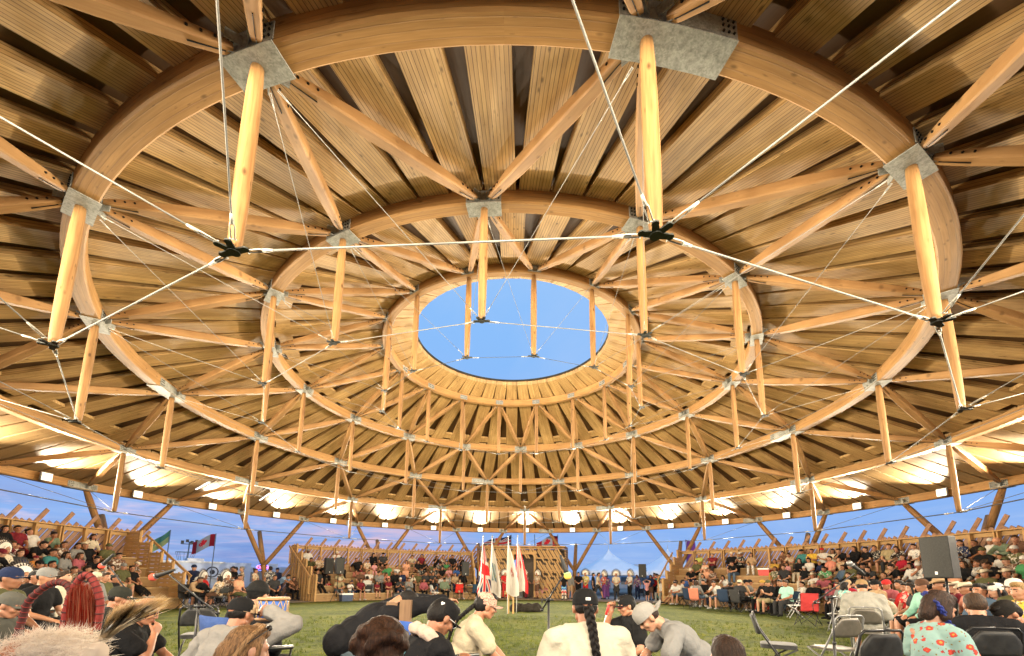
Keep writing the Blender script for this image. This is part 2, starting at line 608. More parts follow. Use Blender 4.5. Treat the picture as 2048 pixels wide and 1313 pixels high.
# grass blades: short tufts on the turf, denser near the viewer
def grass_blades():
    rg = random.Random(3)
    v, f, uv = [], [], []
    def tuft(x, y, h, n):
        for _ in range(n):
            a = rg.random() * 6.283
            r = rg.random() * 0.05
            bx, by = x + r * math.cos(a), y + r * math.sin(a)
            t = rg.random() * 6.283
            w = 0.004 + 0.004 * rg.random()
            hh = h * (0.6 + 0.8 * rg.random())
            lx, ly = rg.uniform(-.5, .5) * hh, rg.uniform(-.5, .5) * hh
            b = len(v)
            v.extend([(bx - w * math.cos(t), by - w * math.sin(t), -0.002), (bx + w * math.cos(t), by + w * math.sin(t), -0.002),
                      (bx + lx, by + ly, hh)])
            f.append((b, b + 1, b + 2))
    for i in range(15000):
        d = 2.2 + (rg.random() ** 1.3) * 13.0
        a = rg.uniform(-1.15, 1.15)
        x, y = CAM.x + d * math.sin(a), CAM.y + d * math.cos(a)
        if x * x + y * y < 13.1 ** 2:
            tuft(x, y, 0.028 + 0.0022 * d, 5)
    me = bpy.data.meshes.new('grass_blades')
    me.from_pydata(v, [], f)
    me.materials.append(mat('grass_blade', lambda n: out(n, n.ramp(n.noise(n.n('ShaderNodeTexCoord').outputs['Object'], 3.0, 4, 0.7),
                       [(0.35, (0.03, 0.045, 0.004)), (0.5, (0.085, 0.11, 0.012)), (0.7, (0.19, 0.19, 0.03))]), 0.7, spec=0.2)))
    o = bpy.data.objects.new('grass_blades', me)
    COL.objects.link(o)
    tag(o, 'short trodden turf of the arena floor', 'grass', kind='stuff')
grass_blades()

# ------------------------------------------------------------ pavilion
# pavilion numbers below are in units of 0.7 m
RR = dict(A=6.004, B=10.475, C=15.0, D=19.645, E=24.126)
HH = dict(A=12.547, B=10.937, C=9.483, D=7.893, E=6.445)
LL = dict(A=3.095, B=3.048, C=3.146, D=3.002)
BB = dict(A=0.0, B=0.0, C=0.0, D=0.0)
PS = 0.7
BW = dict(A=0.30, B=0.36, C=0.44, D=0.40, E=0.34)
BH = dict(A=0.36, B=0.40, C=0.44, D=0.40, E=0.44)
PH = dict(A=0.5, B=0.0, C=0.5, D=0.0)
pav = empty('timber_pavilion', (0, 0, 0), 0, 'huge round timber roof of ring beams and hanging log posts round an open sky hole', 'pavilion')
pav.scale = (PS, PS, PS)

for r in 'ABCDE':
    n = 160
    mb = MB()
    rings = []
    w, h, R0, z0 = BW[r] / 2, BH[r], RR[r], HH[r]
    c = 0.035
    sec = [(-w + c, 0), (w - c, 0), (w, c), (w, h), (-w, h), (-w, c)]
    for i in range(n):
        t = 2 * math.pi * i / n
        rings.append([Vector(((R0 + a) * math.sin(t), -(R0 + a) * math.cos(t), z0 + b)) for a, b in sec])
    # flat shaded across the section, smooth enough along it at this segment count
    mb.loops(rings, closed=True, sm=False)
    mb.build('ring_beam', M_glu, pav)

def zdeck(r):
    """underside of the decking"""
    ks = 'ABCDE'
    pts = [(RR[k], HH[k] + BH[k] + 0.004) for k in ks]
    if r <= pts[0][0]:
        s = (pts[1][1] - pts[0][1]) / (pts[1][0] - pts[0][0])
        return pts[0][1] + s * (r - pts[0][0])
    for a, b in zip(pts, pts[1:]):
        if r <= b[0]:
            return a[1] + (b[1] - a[1]) * (r - a[0]) / (b[0] - a[0])
    a, b = pts[-2:]
    return b[1] + (b[1] - a[1]) * (r - b[0]) / (b[0] - a[0])


TK = 0.21


def deck(name, r0, r1, cnt, w, ph, m, lab=None, block=None, w1=None):
    mb = MB()
    for i in range(cnt):
        t = 2 * math.pi * (i + ph) / cnt + TH0
        d = Vector((math.sin(t), -math.cos(t), 0))
        x = Vector((math.cos(t), math.sin(t), 0))
        jz = rnd.uniform(-0.004, 0.004)
        pts = []
        for r, ww in ((r0, w), (r1, w1 or w)):
            ww = min(ww, 2 * math.pi * r / cnt - 0.012)
            for a, b in ((-1, 0), (1, 0), (1, 1), (-1, 1)):
                pts.append(d * r + x * (a * ww / 2) + Vector((0, 0, zdeck(r) + jz + b * TK)))
        mb.hexa(pts[::1])
        if block:
            for rb0, rb1 in block:
                ta = t + math.pi / cnt
                da = Vector((math.sin(ta), -math.cos(ta), 0))
                xa = Vector((math.cos(ta), math.sin(ta), 0))
                pts = []
                for r in (rb0, rb1):
                    gap = (2 * math.pi * r / cnt - w) / 2 - 0.02
                    for a, b in ((-1, 0), (1, 0), (1, 1), (-1, 1)):
                        pts.append(da * (r * math.cos(math.pi / cnt)) + xa * (a * gap) + Vector((0, 0, zdeck(r) + 0.03 + b * 0.12)))
                if gap > 0.02:
                    mb.hexa(pts)
    o = mb.build(name, m, pav)
    return o


deck('roof_decking', 4.72, 6.10, 48, 0.60, 0.5, M_deck, w1=0.69)
deck('roof_decking', 6.104, 10.57, 48, 0.745, 0.5, M_deck, block=[(9.75, 10.22)])
deck('roof_decking', 10.574, 15.05, 80, 0.755, 0.5, M_deck)
deck('roof_decking', 15.054, 19.72, 80, 0.755, 0.5, M_deck, block=[(18.75, 19.33)])
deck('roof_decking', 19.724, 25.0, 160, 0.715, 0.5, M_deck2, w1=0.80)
# sheathing over the boards, and the metal roof sheet above
mb = MB()
n = 128
rads = [4.74, 6.1, 10.57, 15.05, 19.72, 24.8]
def lev(r, dz):
    return [Vector((r * math.sin(2 * math.pi * i / n), -r * math.cos(2 * math.pi * i / n), zdeck(r) + dz)) for i in range(n)]
prof = [lev(r, TK + 0.012) for r in rads] + [lev(r, TK + 0.06) for r in rads[::-1]]
mb.loops(prof, closed=True, sm=False)
mb.build('roof_sheathing', M_ply, pav)
mb = MB()
prof = [lev(r, TK + 0.064) for r in [4.69] + rads[1:-1] + [25.15]] + [lev(r, TK + 0.12) for r in ([4.69] + rads[1:-1] + [25.15])[::-1]]
mb.loops(prof, closed=True, sm=False)
mb.build('metal_roofing', M_dkst, pav)

PARTS = {}


def limited(name, items, mats, cap=96, smooth=None, after=None):
    """items: (centre, builder(mb)); biggest on screen become parts, the remainder one part"""
    def score(it):
        q = proj(it[0] * PS)
        if q is None or not seen(it[0] * PS, 260):
            return 1e6 + (it[0] * PS - CAM).length
        return q[2]
    items = sorted(items, key=score)
    for it in items[:cap]:
        mb = MB()
        it[1](mb)
        o = mb.build(name, mats, pav, smooth)
        if len(it) > 2:
            for sub in it[2]:
                m2 = MB()
                sub[1](m2)
                m2.build(sub[0], sub[2], o)
    if len(items) > cap:
        mb = MB()
        for it in items[cap:]:
            it[1](mb)
        tag(mb.build(name, mats, pav, smooth), kind='stuff')


# struts --------------------------------------------------------------
def strut(mb, p, q, w=0.25, h=0.27):
    p, q = Vector(p), Vector(q)
    d = (q - p).normalized()
    x = d.cross(Vector((0, 0, 1))).normalized()
    y = x.cross(d).normalized()
    L = (q - p).length
    rings = []
    for t, s in ((0, 0.30), (0.03, 0.52), (0.10, 0.72), (0.3, 1.0), (0.7, 1.0), (0.90, 0.72), (0.97, 0.52), (1, 0.30)):
        c = p + d * (L * t)
        a, b = w / 2 * (0.35 + 0.65 * s), h / 2 * s
        e = 0.03 * s
        rings.append([c + x * i + y * j for i, j in ((-a + e, -b), (a - e, -b), (a, -b + e), (a, b - e), (a - e, b), (-a + e, b), (-a, b - e), (-a, -b + e))])
    mb.loops(rings, sm=False)
    # bolts on the sides and underside kerf near both ends
    for e, sg in ((0.0, 1), (1.0, -1)):
        for i in range(3):
            c = p + d * (L * e + sg * (0.22 + 0.17 * i))
            s = 0.55 + 0.07 * i
            for sd in (-1, 1):
                a = w / 2 * (0.35 + 0.65 * s)
                cc = c + x * (sd * (a + 0.004)) + y * (0.01)
                mb.tube([cc - x * sd * 0.02, cc + x * sd * 0.018], 0.022, 6, mi=1, sm=False)
        c0 = p + d * (L * e + sg * 0.10)
        c1 = p + d * (L * e + sg * 0.58)
        mb.beam(c0 - y * (h / 2 * 0.47), c1 - y * (h / 2 * 0.83), 0.012, 0.02, y, mi=1)
        mb.beam(p + d * (L * e - sg * 0.12), p + d * (L * e + sg * 0.12), 0.014, 0.11, y, mi=2)


items = []
pairs = []
for k in range(16):
    for dk in (-0.5, 0.5):
        pairs.append(('A', k + dk, 'B', k))
        pairs.append(('C', k + dk, 'B', k))
        pairs.append(('C', k + dk, 'D', k))
    for dk in (-0.25, 0.25):
        pairs.append(('E', k + dk, 'D', k))
for a, ka, b, kb in pairs:
    ra = 0.26
    P, Q = cyl(RR[a], ka, HH[a] + 0.16), cyl(RR[b], kb, HH[b] + 0.16)
    d = (Q - P).normalized()
    P2, Q2 = P + d * 0.34, Q - d * 0.34
    sc = {'A': 0.84, 'B': 0.9}.get(a, 1.0)
    items.append(((P + Q) / 2, (lambda mb, P2=P2, Q2=Q2, sc=sc: strut(mb, P2, Q2, 0.25 * sc, 0.27 * sc))))
limited('diagonal_strut', items, [M_strut, M_bolt, M_galv])

# king posts -----------------------------------------------------------
items = []
for r in 'ABCD':
    for k in range(16):
        kk = k + PH[r]
        P = cyl(RR[r], kk, HH[r] - 0.02)
        Q = cyl(RR[r] + BB[r], kk, HH[r] - LL[r])
        rad = {'A': 0.105, 'B': 0.105, 'C': 0.115, 'D': 0.115}[r]

        def f(mb, P=P, Q=Q, rad=rad):
            pts = [P + (Q - P) * t for t in (0, 0.04, 0.15, 0.35, 0.6, 0.8, 0.95, 1)]
            mb.tube(pts, [rad * s for s in (0.80, 0.86, 0.97, 1.03, 1.02, 0.95, 0.83, 0.72)], 14)

        d = (Q - P).normalized()
        rad_out = cyl(1, kk, 0).normalized()
        tan = Vector((0, 0, 1)).cross(rad_out)

        def star(mb, Q=Q, d=d, ro=rad_out, tn=tan, big=(r in 'CD')):
            s = 1.0 if big else 0.8
            c = Q + d * 0.03
            nrm = -d
            for a in (20, 70, 160, 200, 290, 340)[:0] or (0, 180, 62, 118):
                a = R_(a)
                v = (tn * math.cos(a) + ro * math.sin(a)).normalized()
                v = (v - nrm * v.dot(nrm)).normalized()
                mb.beam(c, c + v * 0.20 * s, 0.11 * s, 0.022, nrm, w2=0.085 * s)
                mb.tube([c + v * 0.20 * s - nrm * 0.012, c + v * 0.20 * s + nrm * 0.012], 0.05 * s, 10, sm=False)
            mb.tube([c + nrm * 0.03, c - nrm * 0.018], 0.085 * s, 12, sm=False)

        items.append(((P + Q) / 2, f, [('cable_node', star, M_dkst)]))
limited('king_post', items, M_log)

# connector plates -------------------------------------------------------
items = []
LONG = {('C', 0.5), ('C', 4.5), ('C', 8.5), ('C', 12.5), ('D', 5), ('D', 7), ('D', 11), ('D', 9), ('D', 13), ('D', 3)}
for r in 'ABCDE':
    cnt = 32 if r == 'E' else 16
    for k in range(cnt):
        kk = (k * 0.5 + 0.25) if r == 'E' else k + PH[r]
        base = cyl(RR[r], kk, HH[r])
        ro = cyl(1, kk, 0).normalized()
        tn = Vector((0, 0, 1)).cross(ro)
        lng = (r, kk) in LONG or (r == 'E' and k % 4 == 3)
        L = {'A': 0.46, 'B': 0.86, 'C': 0.96, 'D': 0.86, 'E': 0.80}[r]
        off = 0.0
        if lng:
            off = L * 0.42
            L = L * 1.85
        w, h = BW[r], BH[r]

        def f(mb, base=base, ro=ro, tn=tn, L=L, off=off, w=w, h=h, r=r):
            up_ = Vector((0, 0, 1))
            R0 = RR[r]
            def at(s, a, z):
                t = s / R0
                c = Vector((ro.x * math.cos(t) + tn.x * math.sin(t), ro.y * math.cos(t) + tn.y * math.sin(t), 0))
                return c * (R0 + a) + up_ * (HH[r] + z)
            ns = 4
            for i in range(ns):
                s0, s1 = -L / 2 + off + L * i / ns, -L / 2 + off + L * (i + 1) / ns
                if r != 'A':
                    e = w / 2 + 0.035
                    mb.hexa([at(s0, -e, -0.026), at(s0, e, -0.026), at(s0, e, -0.006), at(s0, -e, -0.006),
                             at(s1, -e, -0.026), at(s1, e, -0.026), at(s1, e, -0.006), at(s1, -e, -0.006)][::1])
                for sd in (-1, 1):
                    a0, a1 = sd * (w / 2 + 0.004), sd * (w / 2 + 0.022)
                    z0, z1 = 0.03, h * 0.80
                    mb.hexa([at(s0, a0, z0), at(s0, a1, z0), at(s0, a1, z1), at(s0, a0, z1),
                             at(s1, a0, z0), at(s1, a1, z0), at(s1, a1, z1), at(s1, a0, z1)])
            # bolt groups on both splice faces
            for sd in (-1, 1):
                ss = []
                g = max(0.13, L * 0.14)
                nb = 2 if r == 'A' else 3
                for e in (-1, 1):
                    for i in range(nb):
                        ss.append(off + e * (L / 2 - 0.06 - i * 0.085))
                for s in ss:
                    for z in (0.30, 0.62) if r == 'A' else (0.22, 0.46, 0.68):
                        c = at(s, sd * (w / 2 + 0.02), h * z)
                        c2 = at(s, sd * (w / 2 + 0.042), h * z)
                        mb.tube([c, c2], 0.019, 6, mi=1, sm=False)
            # gusset tabs to the struts and a lug cluster on the inner side
            if r != 'A':
                for sd in (-1, 1):
                    for e in (-1, 1):
                        p = at(off * 0 + e * 0.06, sd * (w / 2 + 0.02), 0.16)
                        q = p + ro * (sd * 0.17) + tn * (e * 0.15)
                        mb.beam(p, q, 0.016, 0.17, up_, mi=0)
        items.append((base, f))
limited('connector_plate', items, [M_galv, M_bolt])

# cables -----------------------------------------------------------------
def bot(r, k):
    return cyl(RR[r] + BB[r], k, HH[r] - LL[r] - 0.03)


def rod(mb, p, q, rad, fork=True, dbl=0.0, sag=0.0):
    p, q = Vector(p), Vector(q)
    d = (q - p).normalized()
    fr_ = max(rad, .015 if rad > .0125 else rad * 1.2)
    fl = 0.20 if rad > 0.0125 else 0.12
    x = d.cross(Vector((0, 0, 1))).normalized()
    for o in ((-dbl, dbl) if dbl else (0.0,)):
        n = 6
        a, b = p + d * (0.2 + fl * 1.2), q - d * (0.2 + fl * 0.6)
        mb.tube([a + (b - a) * (i / n) + x * o - Vector((0, 0, sag * 4 * (i / n) * (1 - i / n))) for i in range(n + 1)], rad, 8)
        if fork:
            for e, s in ((p, 1), (q, -1)):
                c0 = e + d * s * 0.20
                for sd in (-1, 1):
                    mb.tube([c0 + x * (sd * fr_ * 1.6 + o), c0 + d * s * fl + x * (sd * fr_ * 1.9 + o), c0 + d * s * fl * 1.35 + x * (sd * fr_ * 0.5 + o)], fr_ * 0.75, 6, mi=1)
                mb.tube([c0 + d * s * fl * 1.15 + x * o, c0 + d * s * fl * 1.9 + x * o], [fr_ * 1.9, fr_ * 1.2], 8, mi=1)
                mb.tube([c0 + x * (fr_ * 3 + o), c0 - x * (fr_ * 3 - o)], fr_ * 0.8, 6, mi=1)


items = []
rr = dict(A=0.008, B=0.010, C=0.014, D=0.024)
mats_h = {'A': M_rodd, 'B': M_rod, 'C': M_rod, 'D': M_rodd}
for r in 'ABCD':
    for k in range(16):
        P, Q = bot(r, k + PH[r]), bot(r, k + 1 + PH[r])
        items.append(((P + Q) / 2, (lambda mb, P=P, Q=Q, r=r: rod(mb, P, Q, rr[r])), r))
for r in 'ABCD':
    for it in [i for i in items if i[2] == r]:
        mb = MB()
        it[1](mb)
        mb.build('hoop_cable', [mats_h[r], M_cast], pav)
items = []
for r, o, m_ in (('A', 'B', 0.0055), ('B', 'C', 0.0065), ('C', 'D', 0.013), ('D', 'E', 0.012)):
    for k in range(16):
        kk = k + PH[r]
        for dk in ((-0.5, 0.5) if o != 'E' else (-0.25, 0.25)):
            P, Q = bot(r, kk), cyl(RR[o] - 0.15, kk + dk, HH[o] + 0.03)
            items.append(((P + Q) / 2, (lambda mb, P=P, Q=Q, m_=m_, r=r: rod(mb, P, Q, m_, dbl=0.0))))
limited('tie_rod', items, [M_rod, M_cast])

# raking columns -----------------------------------------------------------
for k in range(16):
    kk = k + 0.5
    foot = cyl(23.7, kk, 0.0)
    top = cyl(26.4, kk, 5.45)
    mb = MB()
    mb.tube([foot + (top - foot) * t for t in (0, 0.1, 0.45, 0.8, 1)], [0.19, 0.2, 0.2, 0.18, 0.165], 14)
    o = mb.build('raking_post', M_log if k % 2 else M_log, pav)
    knot = foot + (top - foot) * 0.48
    for dk in (-0.25, 0.25):
        E_ = cyl(RR['E'], kk + dk, HH['E'] - 0.01)
        mb = MB()
        k2 = knot + (E_ - knot).normalized() * 0.05
        mb.tube([k2 + (E_ - k2) * t for t in (0, 0.12, 0.5, 0.88, 1)], [0.15, 0.165, 0.175, 0.165, 0.13], 14)
        mb.build('raking_column', M_log, pav)
    mb = MB()
    mb.tube([cyl(23.7, kk, -0.01), cyl(23.7, kk, 0.12)], 0.36, 16, sm=False)
    mb.build('column_footing', M_conc, pav)

# floodlights ----------------------------------------------------------------
FLOOD_W, FLOOD_UP = 460.0, 4.0


def make_flood():
    t = empty('floodlight', (0, 0, 0))
    mb = MB()
    # local: +Y is the direction the lamp faces
    mb.box((0, -0.055, 0), 0.50, 0.10, 0.40)
    for i in range(6):
        mb.box((-0.2 + 0.08 * i, -0.125, 0), 0.012, 0.04, 0.34)
    for s in (-1, 1):
        mb.box((s * 0.262, -0.05, 0.06), 0.014, 0.05, 0.32)
    mb.box((0, -0.05, 0.225), 0.54, 0.05, 0.016)
    mb.build('housing', M_gun, t)
    mb = MB()
    mb.box((0, 0.004, 0), 0.46, 0.012, 0.37)
    mb.build('lens', M_flood, t)
    ld = bpy.data.lights.new('flood_beam', 'AREA')
    ld.shape = 'RECTANGLE'
    ld.size, ld.size_y = 0.44, 0.34
    ld.energy = FLOOD_W
    ld.spread = R_(106)
    ld.color = (1.0, 0.86, 0.64)
    lo = bpy.data.objects.new('flood_beam', ld)
    COL.objects.link(lo)
    lo.parent = t
    lo.location = (0, 0.02, 0)
    lo.rotation_euler = (R_(90 + FLOOD_UP), 0, 0)
    return t


fl = make_flood()
order = sorted([(proj(cyl(16.55, i * 0.5, 4.7)) or (9e9,))[0] if seen(cyl(16.55, i * 0.5, 4.7), 5) else 9e9 for i in range(32)])
ordn = ['first', 'second', 'third', 'fourth', 'fifth', 'sixth', 'seventh', 'eighth', 'ninth', 'tenth', 'eleventh', 'twelfth', 'thirteenth',
        'fourteenth', 'fifteenth', 'sixteenth', 'seventeenth', 'eighteenth', 'nineteenth', 'twentieth'] + ['%dth' % i for i in range(21, 90)]
for i in range(32):
    p = cyl(16.5, i * 0.5, 4.66)
    o = fl if i == 0 else dup(fl, (0, 0, 0), 0)
    o.location = p
    o.rotation_euler = (R_(0), 0, ang(i * 0.5))
    o.scale = (.72, .80, .72)
    v = seen(cyl(16.55, i * 0.5, 4.7), 5)
    if v:
        n = order.index(proj(cyl(16.55, i * 0.5, 4.7))[0])
        tag(o, 'glowing square floodlight fixed to the eave beam, %s from the left' % ordn[n], 'floodlight', 'floodlights round the eave beam')
    else:
        tag(o, 'floodlight on the eave beam out of view behind the seats', 'floodlight', 'floodlights behind the viewer')
# tube lights under the eave decking
tubes = []
for k, n in ((-4.78, 'above the food truck, outer one'), (-5.28, 'beside a hanging post above the truck'), (7.4, 'left one of the right-hand pair'), (6.85, 'right one of the right-hand pair')):
    zd_ = lambda r: zdeck(r / PS) * PS - 0.04
    rr0, rr1 = 14.7, 15.6
    t = empty('tube_light', cyl(15.15, k, zd_(15.15)), 0, 'white tube light under the eave boards, ' + n, 'tube light', 'tube lights under the eave')
    a, b = cyl(rr0, k, zd_(rr0)), cyl(rr1, k, zd_(rr1))
    mb = MB()
    mb.beam(a - t.location + Vector((0, 0, 0.015)), b - t.location + Vector((0, 0, 0.015)), 0.10, 0.03)
    mb.build('housing', M_white, t)
    mb = MB()
    mb.beam(a - t.location - Vector((0, 0, 0.01)), b - t.location - Vector((0, 0, 0.01)), 0.07, 0.02)
    mb.build('diffuser', M_tube, t)
# ------------------------------------------------------------ figures
from mathutils import noise as mnoise
V = Vector


def cap_mesh(mb, a, b, ra, rb, seg=12):
    a, b = V(a), V(b)
    d = b - a
    L = d.length
    if L < 1e-5:
        mb.ball(a, max(ra, rb), seg, 8)
        return
    d /= L
    x = d.orthogonal().normalized()
    y = d.cross(x)
    rings = []
    for t in (0.02, 0.35, 0.7, 1.0):
        an = t * math.pi / 2
        rings.append((a - d * ra * math.cos(an), ra * math.sin(an)))
    for t in (1.0, 0.7, 0.35, 0.02):
        an = t * math.pi / 2
        rings.append((b + d * rb * math.cos(an), rb * math.sin(an)))
    mb.loops([[c + (x * math.cos(2 * math.pi * k / seg) + y * math.sin(2 * math.pi * k / seg)) * r for k in range(seg)] for c, r in rings])


class Blob:
    """a list of overlapping solids that becomes one continuous skin"""
    def __init__(s):
        s.mb = MB()

    def cap(s, a, b, ra, rb=None):
        cap_mesh(s.mb, a, b, ra, ra if rb is None else rb)

    def chain(s, pts, rad):
        for i in range(len(pts) - 1):
            s.cap(pts[i], pts[i + 1], rad[i], rad[i + 1])

    def ell(s, c, r, M=None):
        s.mb.ball(c, r, 14, 10, M=M)

    def mesh(s, name, vox, smooth=3, wr=0.0, wf=9.0, seed=0.0, cut=None):
        me = bpy.data.meshes.new(name)
        me.from_pydata(s.mb.v, [], s.mb.f)
        o = bpy.data.objects.new(name, me)
        COL.objects.link(o)
        m = o.modifiers.new('r', 'REMESH')
        m.mode = 'VOXEL'
        m.voxel_size = vox
        if smooth:
            m = o.modifiers.new('s', 'SMOOTH')
            m.factor = 0.5
            m.iterations = smooth
        dg = bpy.context.evaluated_depsgraph_get()
        ev = o.evaluated_get(dg)
        res = bpy.data.meshes.new_from_object(ev)
        res.name = name
        bpy.data.objects.remove(o)
        bpy.data.meshes.remove(me)
        n = len(res.vertices)
        if wr:
            co = np.empty(n * 3, 'f')
            no = np.empty(n * 3, 'f')
            res.vertices.foreach_get('co', co)
            res.vertex_normals.foreach_get('vector', no)
            co, no = co.reshape(-1, 3), no.reshape(-1, 3)
            w = np.empty(n)
            for i in range(n):
                p = V(co[i].tolist()) * wf + V((seed, 0, 0))
                q = mnoise.noise(p + mnoise.noise_vector(p * 0.6) * 0.9)
                w[i] = -abs(q) * 2 + 0.4
            co = co + no * (w * wr)[:, None]
            res.vertices.foreach_set('co', co.astype('f').ravel())
        res.polygons.foreach_set('use_smooth', [True] * len(res.polygons))
        res.update()
        return res


def ik(S_, H_, l1, l2, pole):
    S_, H_, pole = V(S_), V(H_), V(pole)
    d = H_ - S_
    L = min(d.length, (l1 + l2) * 0.995)
    d.normalize()
    a = (l1 * l1 - l2 * l2 + L * L) / (2 * L)
    h = math.sqrt(max(l1 * l1 - a * a, 0))
    pd = pole - d * pole.dot(d)
    pd = pd.normalized() if pd.length > 1e-6 else d.orthogonal().normalized()
    return S_ + d * a + pd * h, S_ + d * L


def hand(b, w, d, nrm, side, curl=0.5, f=0.0, s=1.0, spread=1.0):
    """w wrist, d pointing direction, nrm palm normal (where the fingers curl to), side +1 right"""
    d = V(d).normalized()
    nrm = V(nrm)
    nrm = (nrm - d * nrm.dot(d)).normalized()
    x = d.cross(nrm) * side          # towards the thumb
    w = V(w)
    for i, (off, L) in enumerate(((0.030, 0.070), (0.010, 0.078), (-0.010, 0.072), (-0.029, 0.058))):
        k0 = w + x * off * 0.7 * s
        k1 = w + (d * (0.088 - abs(off) * 0.25) + x * off * spread) * s
        b.cap(k0, k1, 0.0135 * s + f, 0.0115 * s + f)
        p = k1
        a = 0.0
        for j, (fr, rr) in enumerate(((0.45, 0.0095), (0.32, 0.0088), (0.25, 0.0078))):
            a += curl * (0.55, 0.95, 0.75)[j] * (1 + 0.08 * i)
            q = p + (d * math.cos(a) + nrm * math.sin(a)) * (L * fr * s) + x * off * 0.08 * s
            b.cap(p, q, rr * s + f, rr * 0.93 * s + f)
            p = q
    t0 = w + (d * 0.022 + x * 0.026) * s
    t1 = t0 + (d * 0.035 + x * 0.028 + nrm * 0.012) * s
    t2 = t1 + (d * 0.030 + x * 0.004 + nrm * (0.008 + 0.02 * curl)) * s
    t3 = t2 + (d * 0.024 - x * 0.006 + nrm * (0.012 * curl)) * s
    b.cap(t0, t1, 0.014 * s + f, 0.012 * s + f)
    b.cap(t1, t2, 0.0115 * s + f, 0.0105 * s + f)
    b.cap(t2, t3, 0.0105 * s + f, 0.009 * s + f)


def headM(c, yaw=0, pitch=0, roll=0):
    """yaw + turns left (counter-clockwise from above), pitch + looks down"""
    return Matrix.Translation(V(c)) @ Matrix.Rotation(R_(yaw), 4, 'Z') @ Matrix.Rotation(R_(-pitch), 4, 'X') @ Matrix.Rotation(R_(roll), 4, 'Y')


def put_head(b, M, s=1.0, fat=1.0):
    T = lambda p: M @ (V(p) * s)
    R3 = M.to_3x3()
    E = lambda c, r: b.ell(T(c), tuple(q * s for q in r), R3)
    E((0, -0.012, 0.026), (0.077, 0.098, 0.086))
    E((0, 0.020, 0.000), (0.068, 0.076, 0.085))
    E((0, 0.030, -0.050), (0.056 * fat, 0.060, 0.062))
    E((0, 0.066, -0.090), (0.026, 0.022, 0.020))
    for sx in (-1, 1):
        E((sx * 0.036, 0.062, -0.028), (0.028 * fat, 0.028, 0.028))
        E((sx * 0.079, -0.004, -0.012), (0.011, 0.021, 0.033))
        b.cap(T((sx * 0.012, 0.088, 0.024)), T((sx * 0.048, 0.072, 0.022)), 0.012 * s)
        b.cap(T((sx * 0.050 * fat, 0.0, -0.065)), T((sx * 0.024, 0.058, -0.092)), 0.022 * s)
        E((sx * 0.012, 0.100, -0.036), (0.009, 0.010, 0.008))
    b.cap(T((0, 0.088, 0.020)), T((0, 0.109, -0.030)), 0.009 * s, 0.013 * s)
    b.cap(T((-0.018, 0.088, -0.060)), T((0.018, 0.088, -0.060)), 0.0085 * s)
    b.cap(T((-0.015, 0.087, -0.071)), T((0.015, 0.087, -0.071)), 0.0085 * s)


def face_slots(me, M, s=1.0):
    """dark eyes and brows, reddish lips by region"""
    me.materials.append(M_skin)
    me.materials.append(M_eye)
    me.materials.append(M_lip)
    Mi = M.inverted()
    n = len(me.polygons)
    ce = np.empty(n * 3, 'f')
    me.polygons.foreach_get('center', ce)
    ce = ce.reshape(-1, 3)
    A = np.array(Mi)
    p = (ce @ A[:3, :3].T + A[:3, 3]) / s
    mi = np.zeros(n, 'i')

    def inside(c, r):
        return (((p - np.array(c)) / np.array(r)) ** 2).sum(1) < 1
    for sx in (-1, 1):
        mi[inside((sx * 0.031, 0.085, 0.002), (0.015, 0.03, 0.0065))] = 1
        mi[inside((sx * 0.033, 0.085, 0.026), (0.021, 0.03, 0.0045))] = 1
    mi[inside((0, 0.09, -0.065), (0.023, 0.03, 0.0085))] = 2
    me.polygons.foreach_set('material_index', mi)


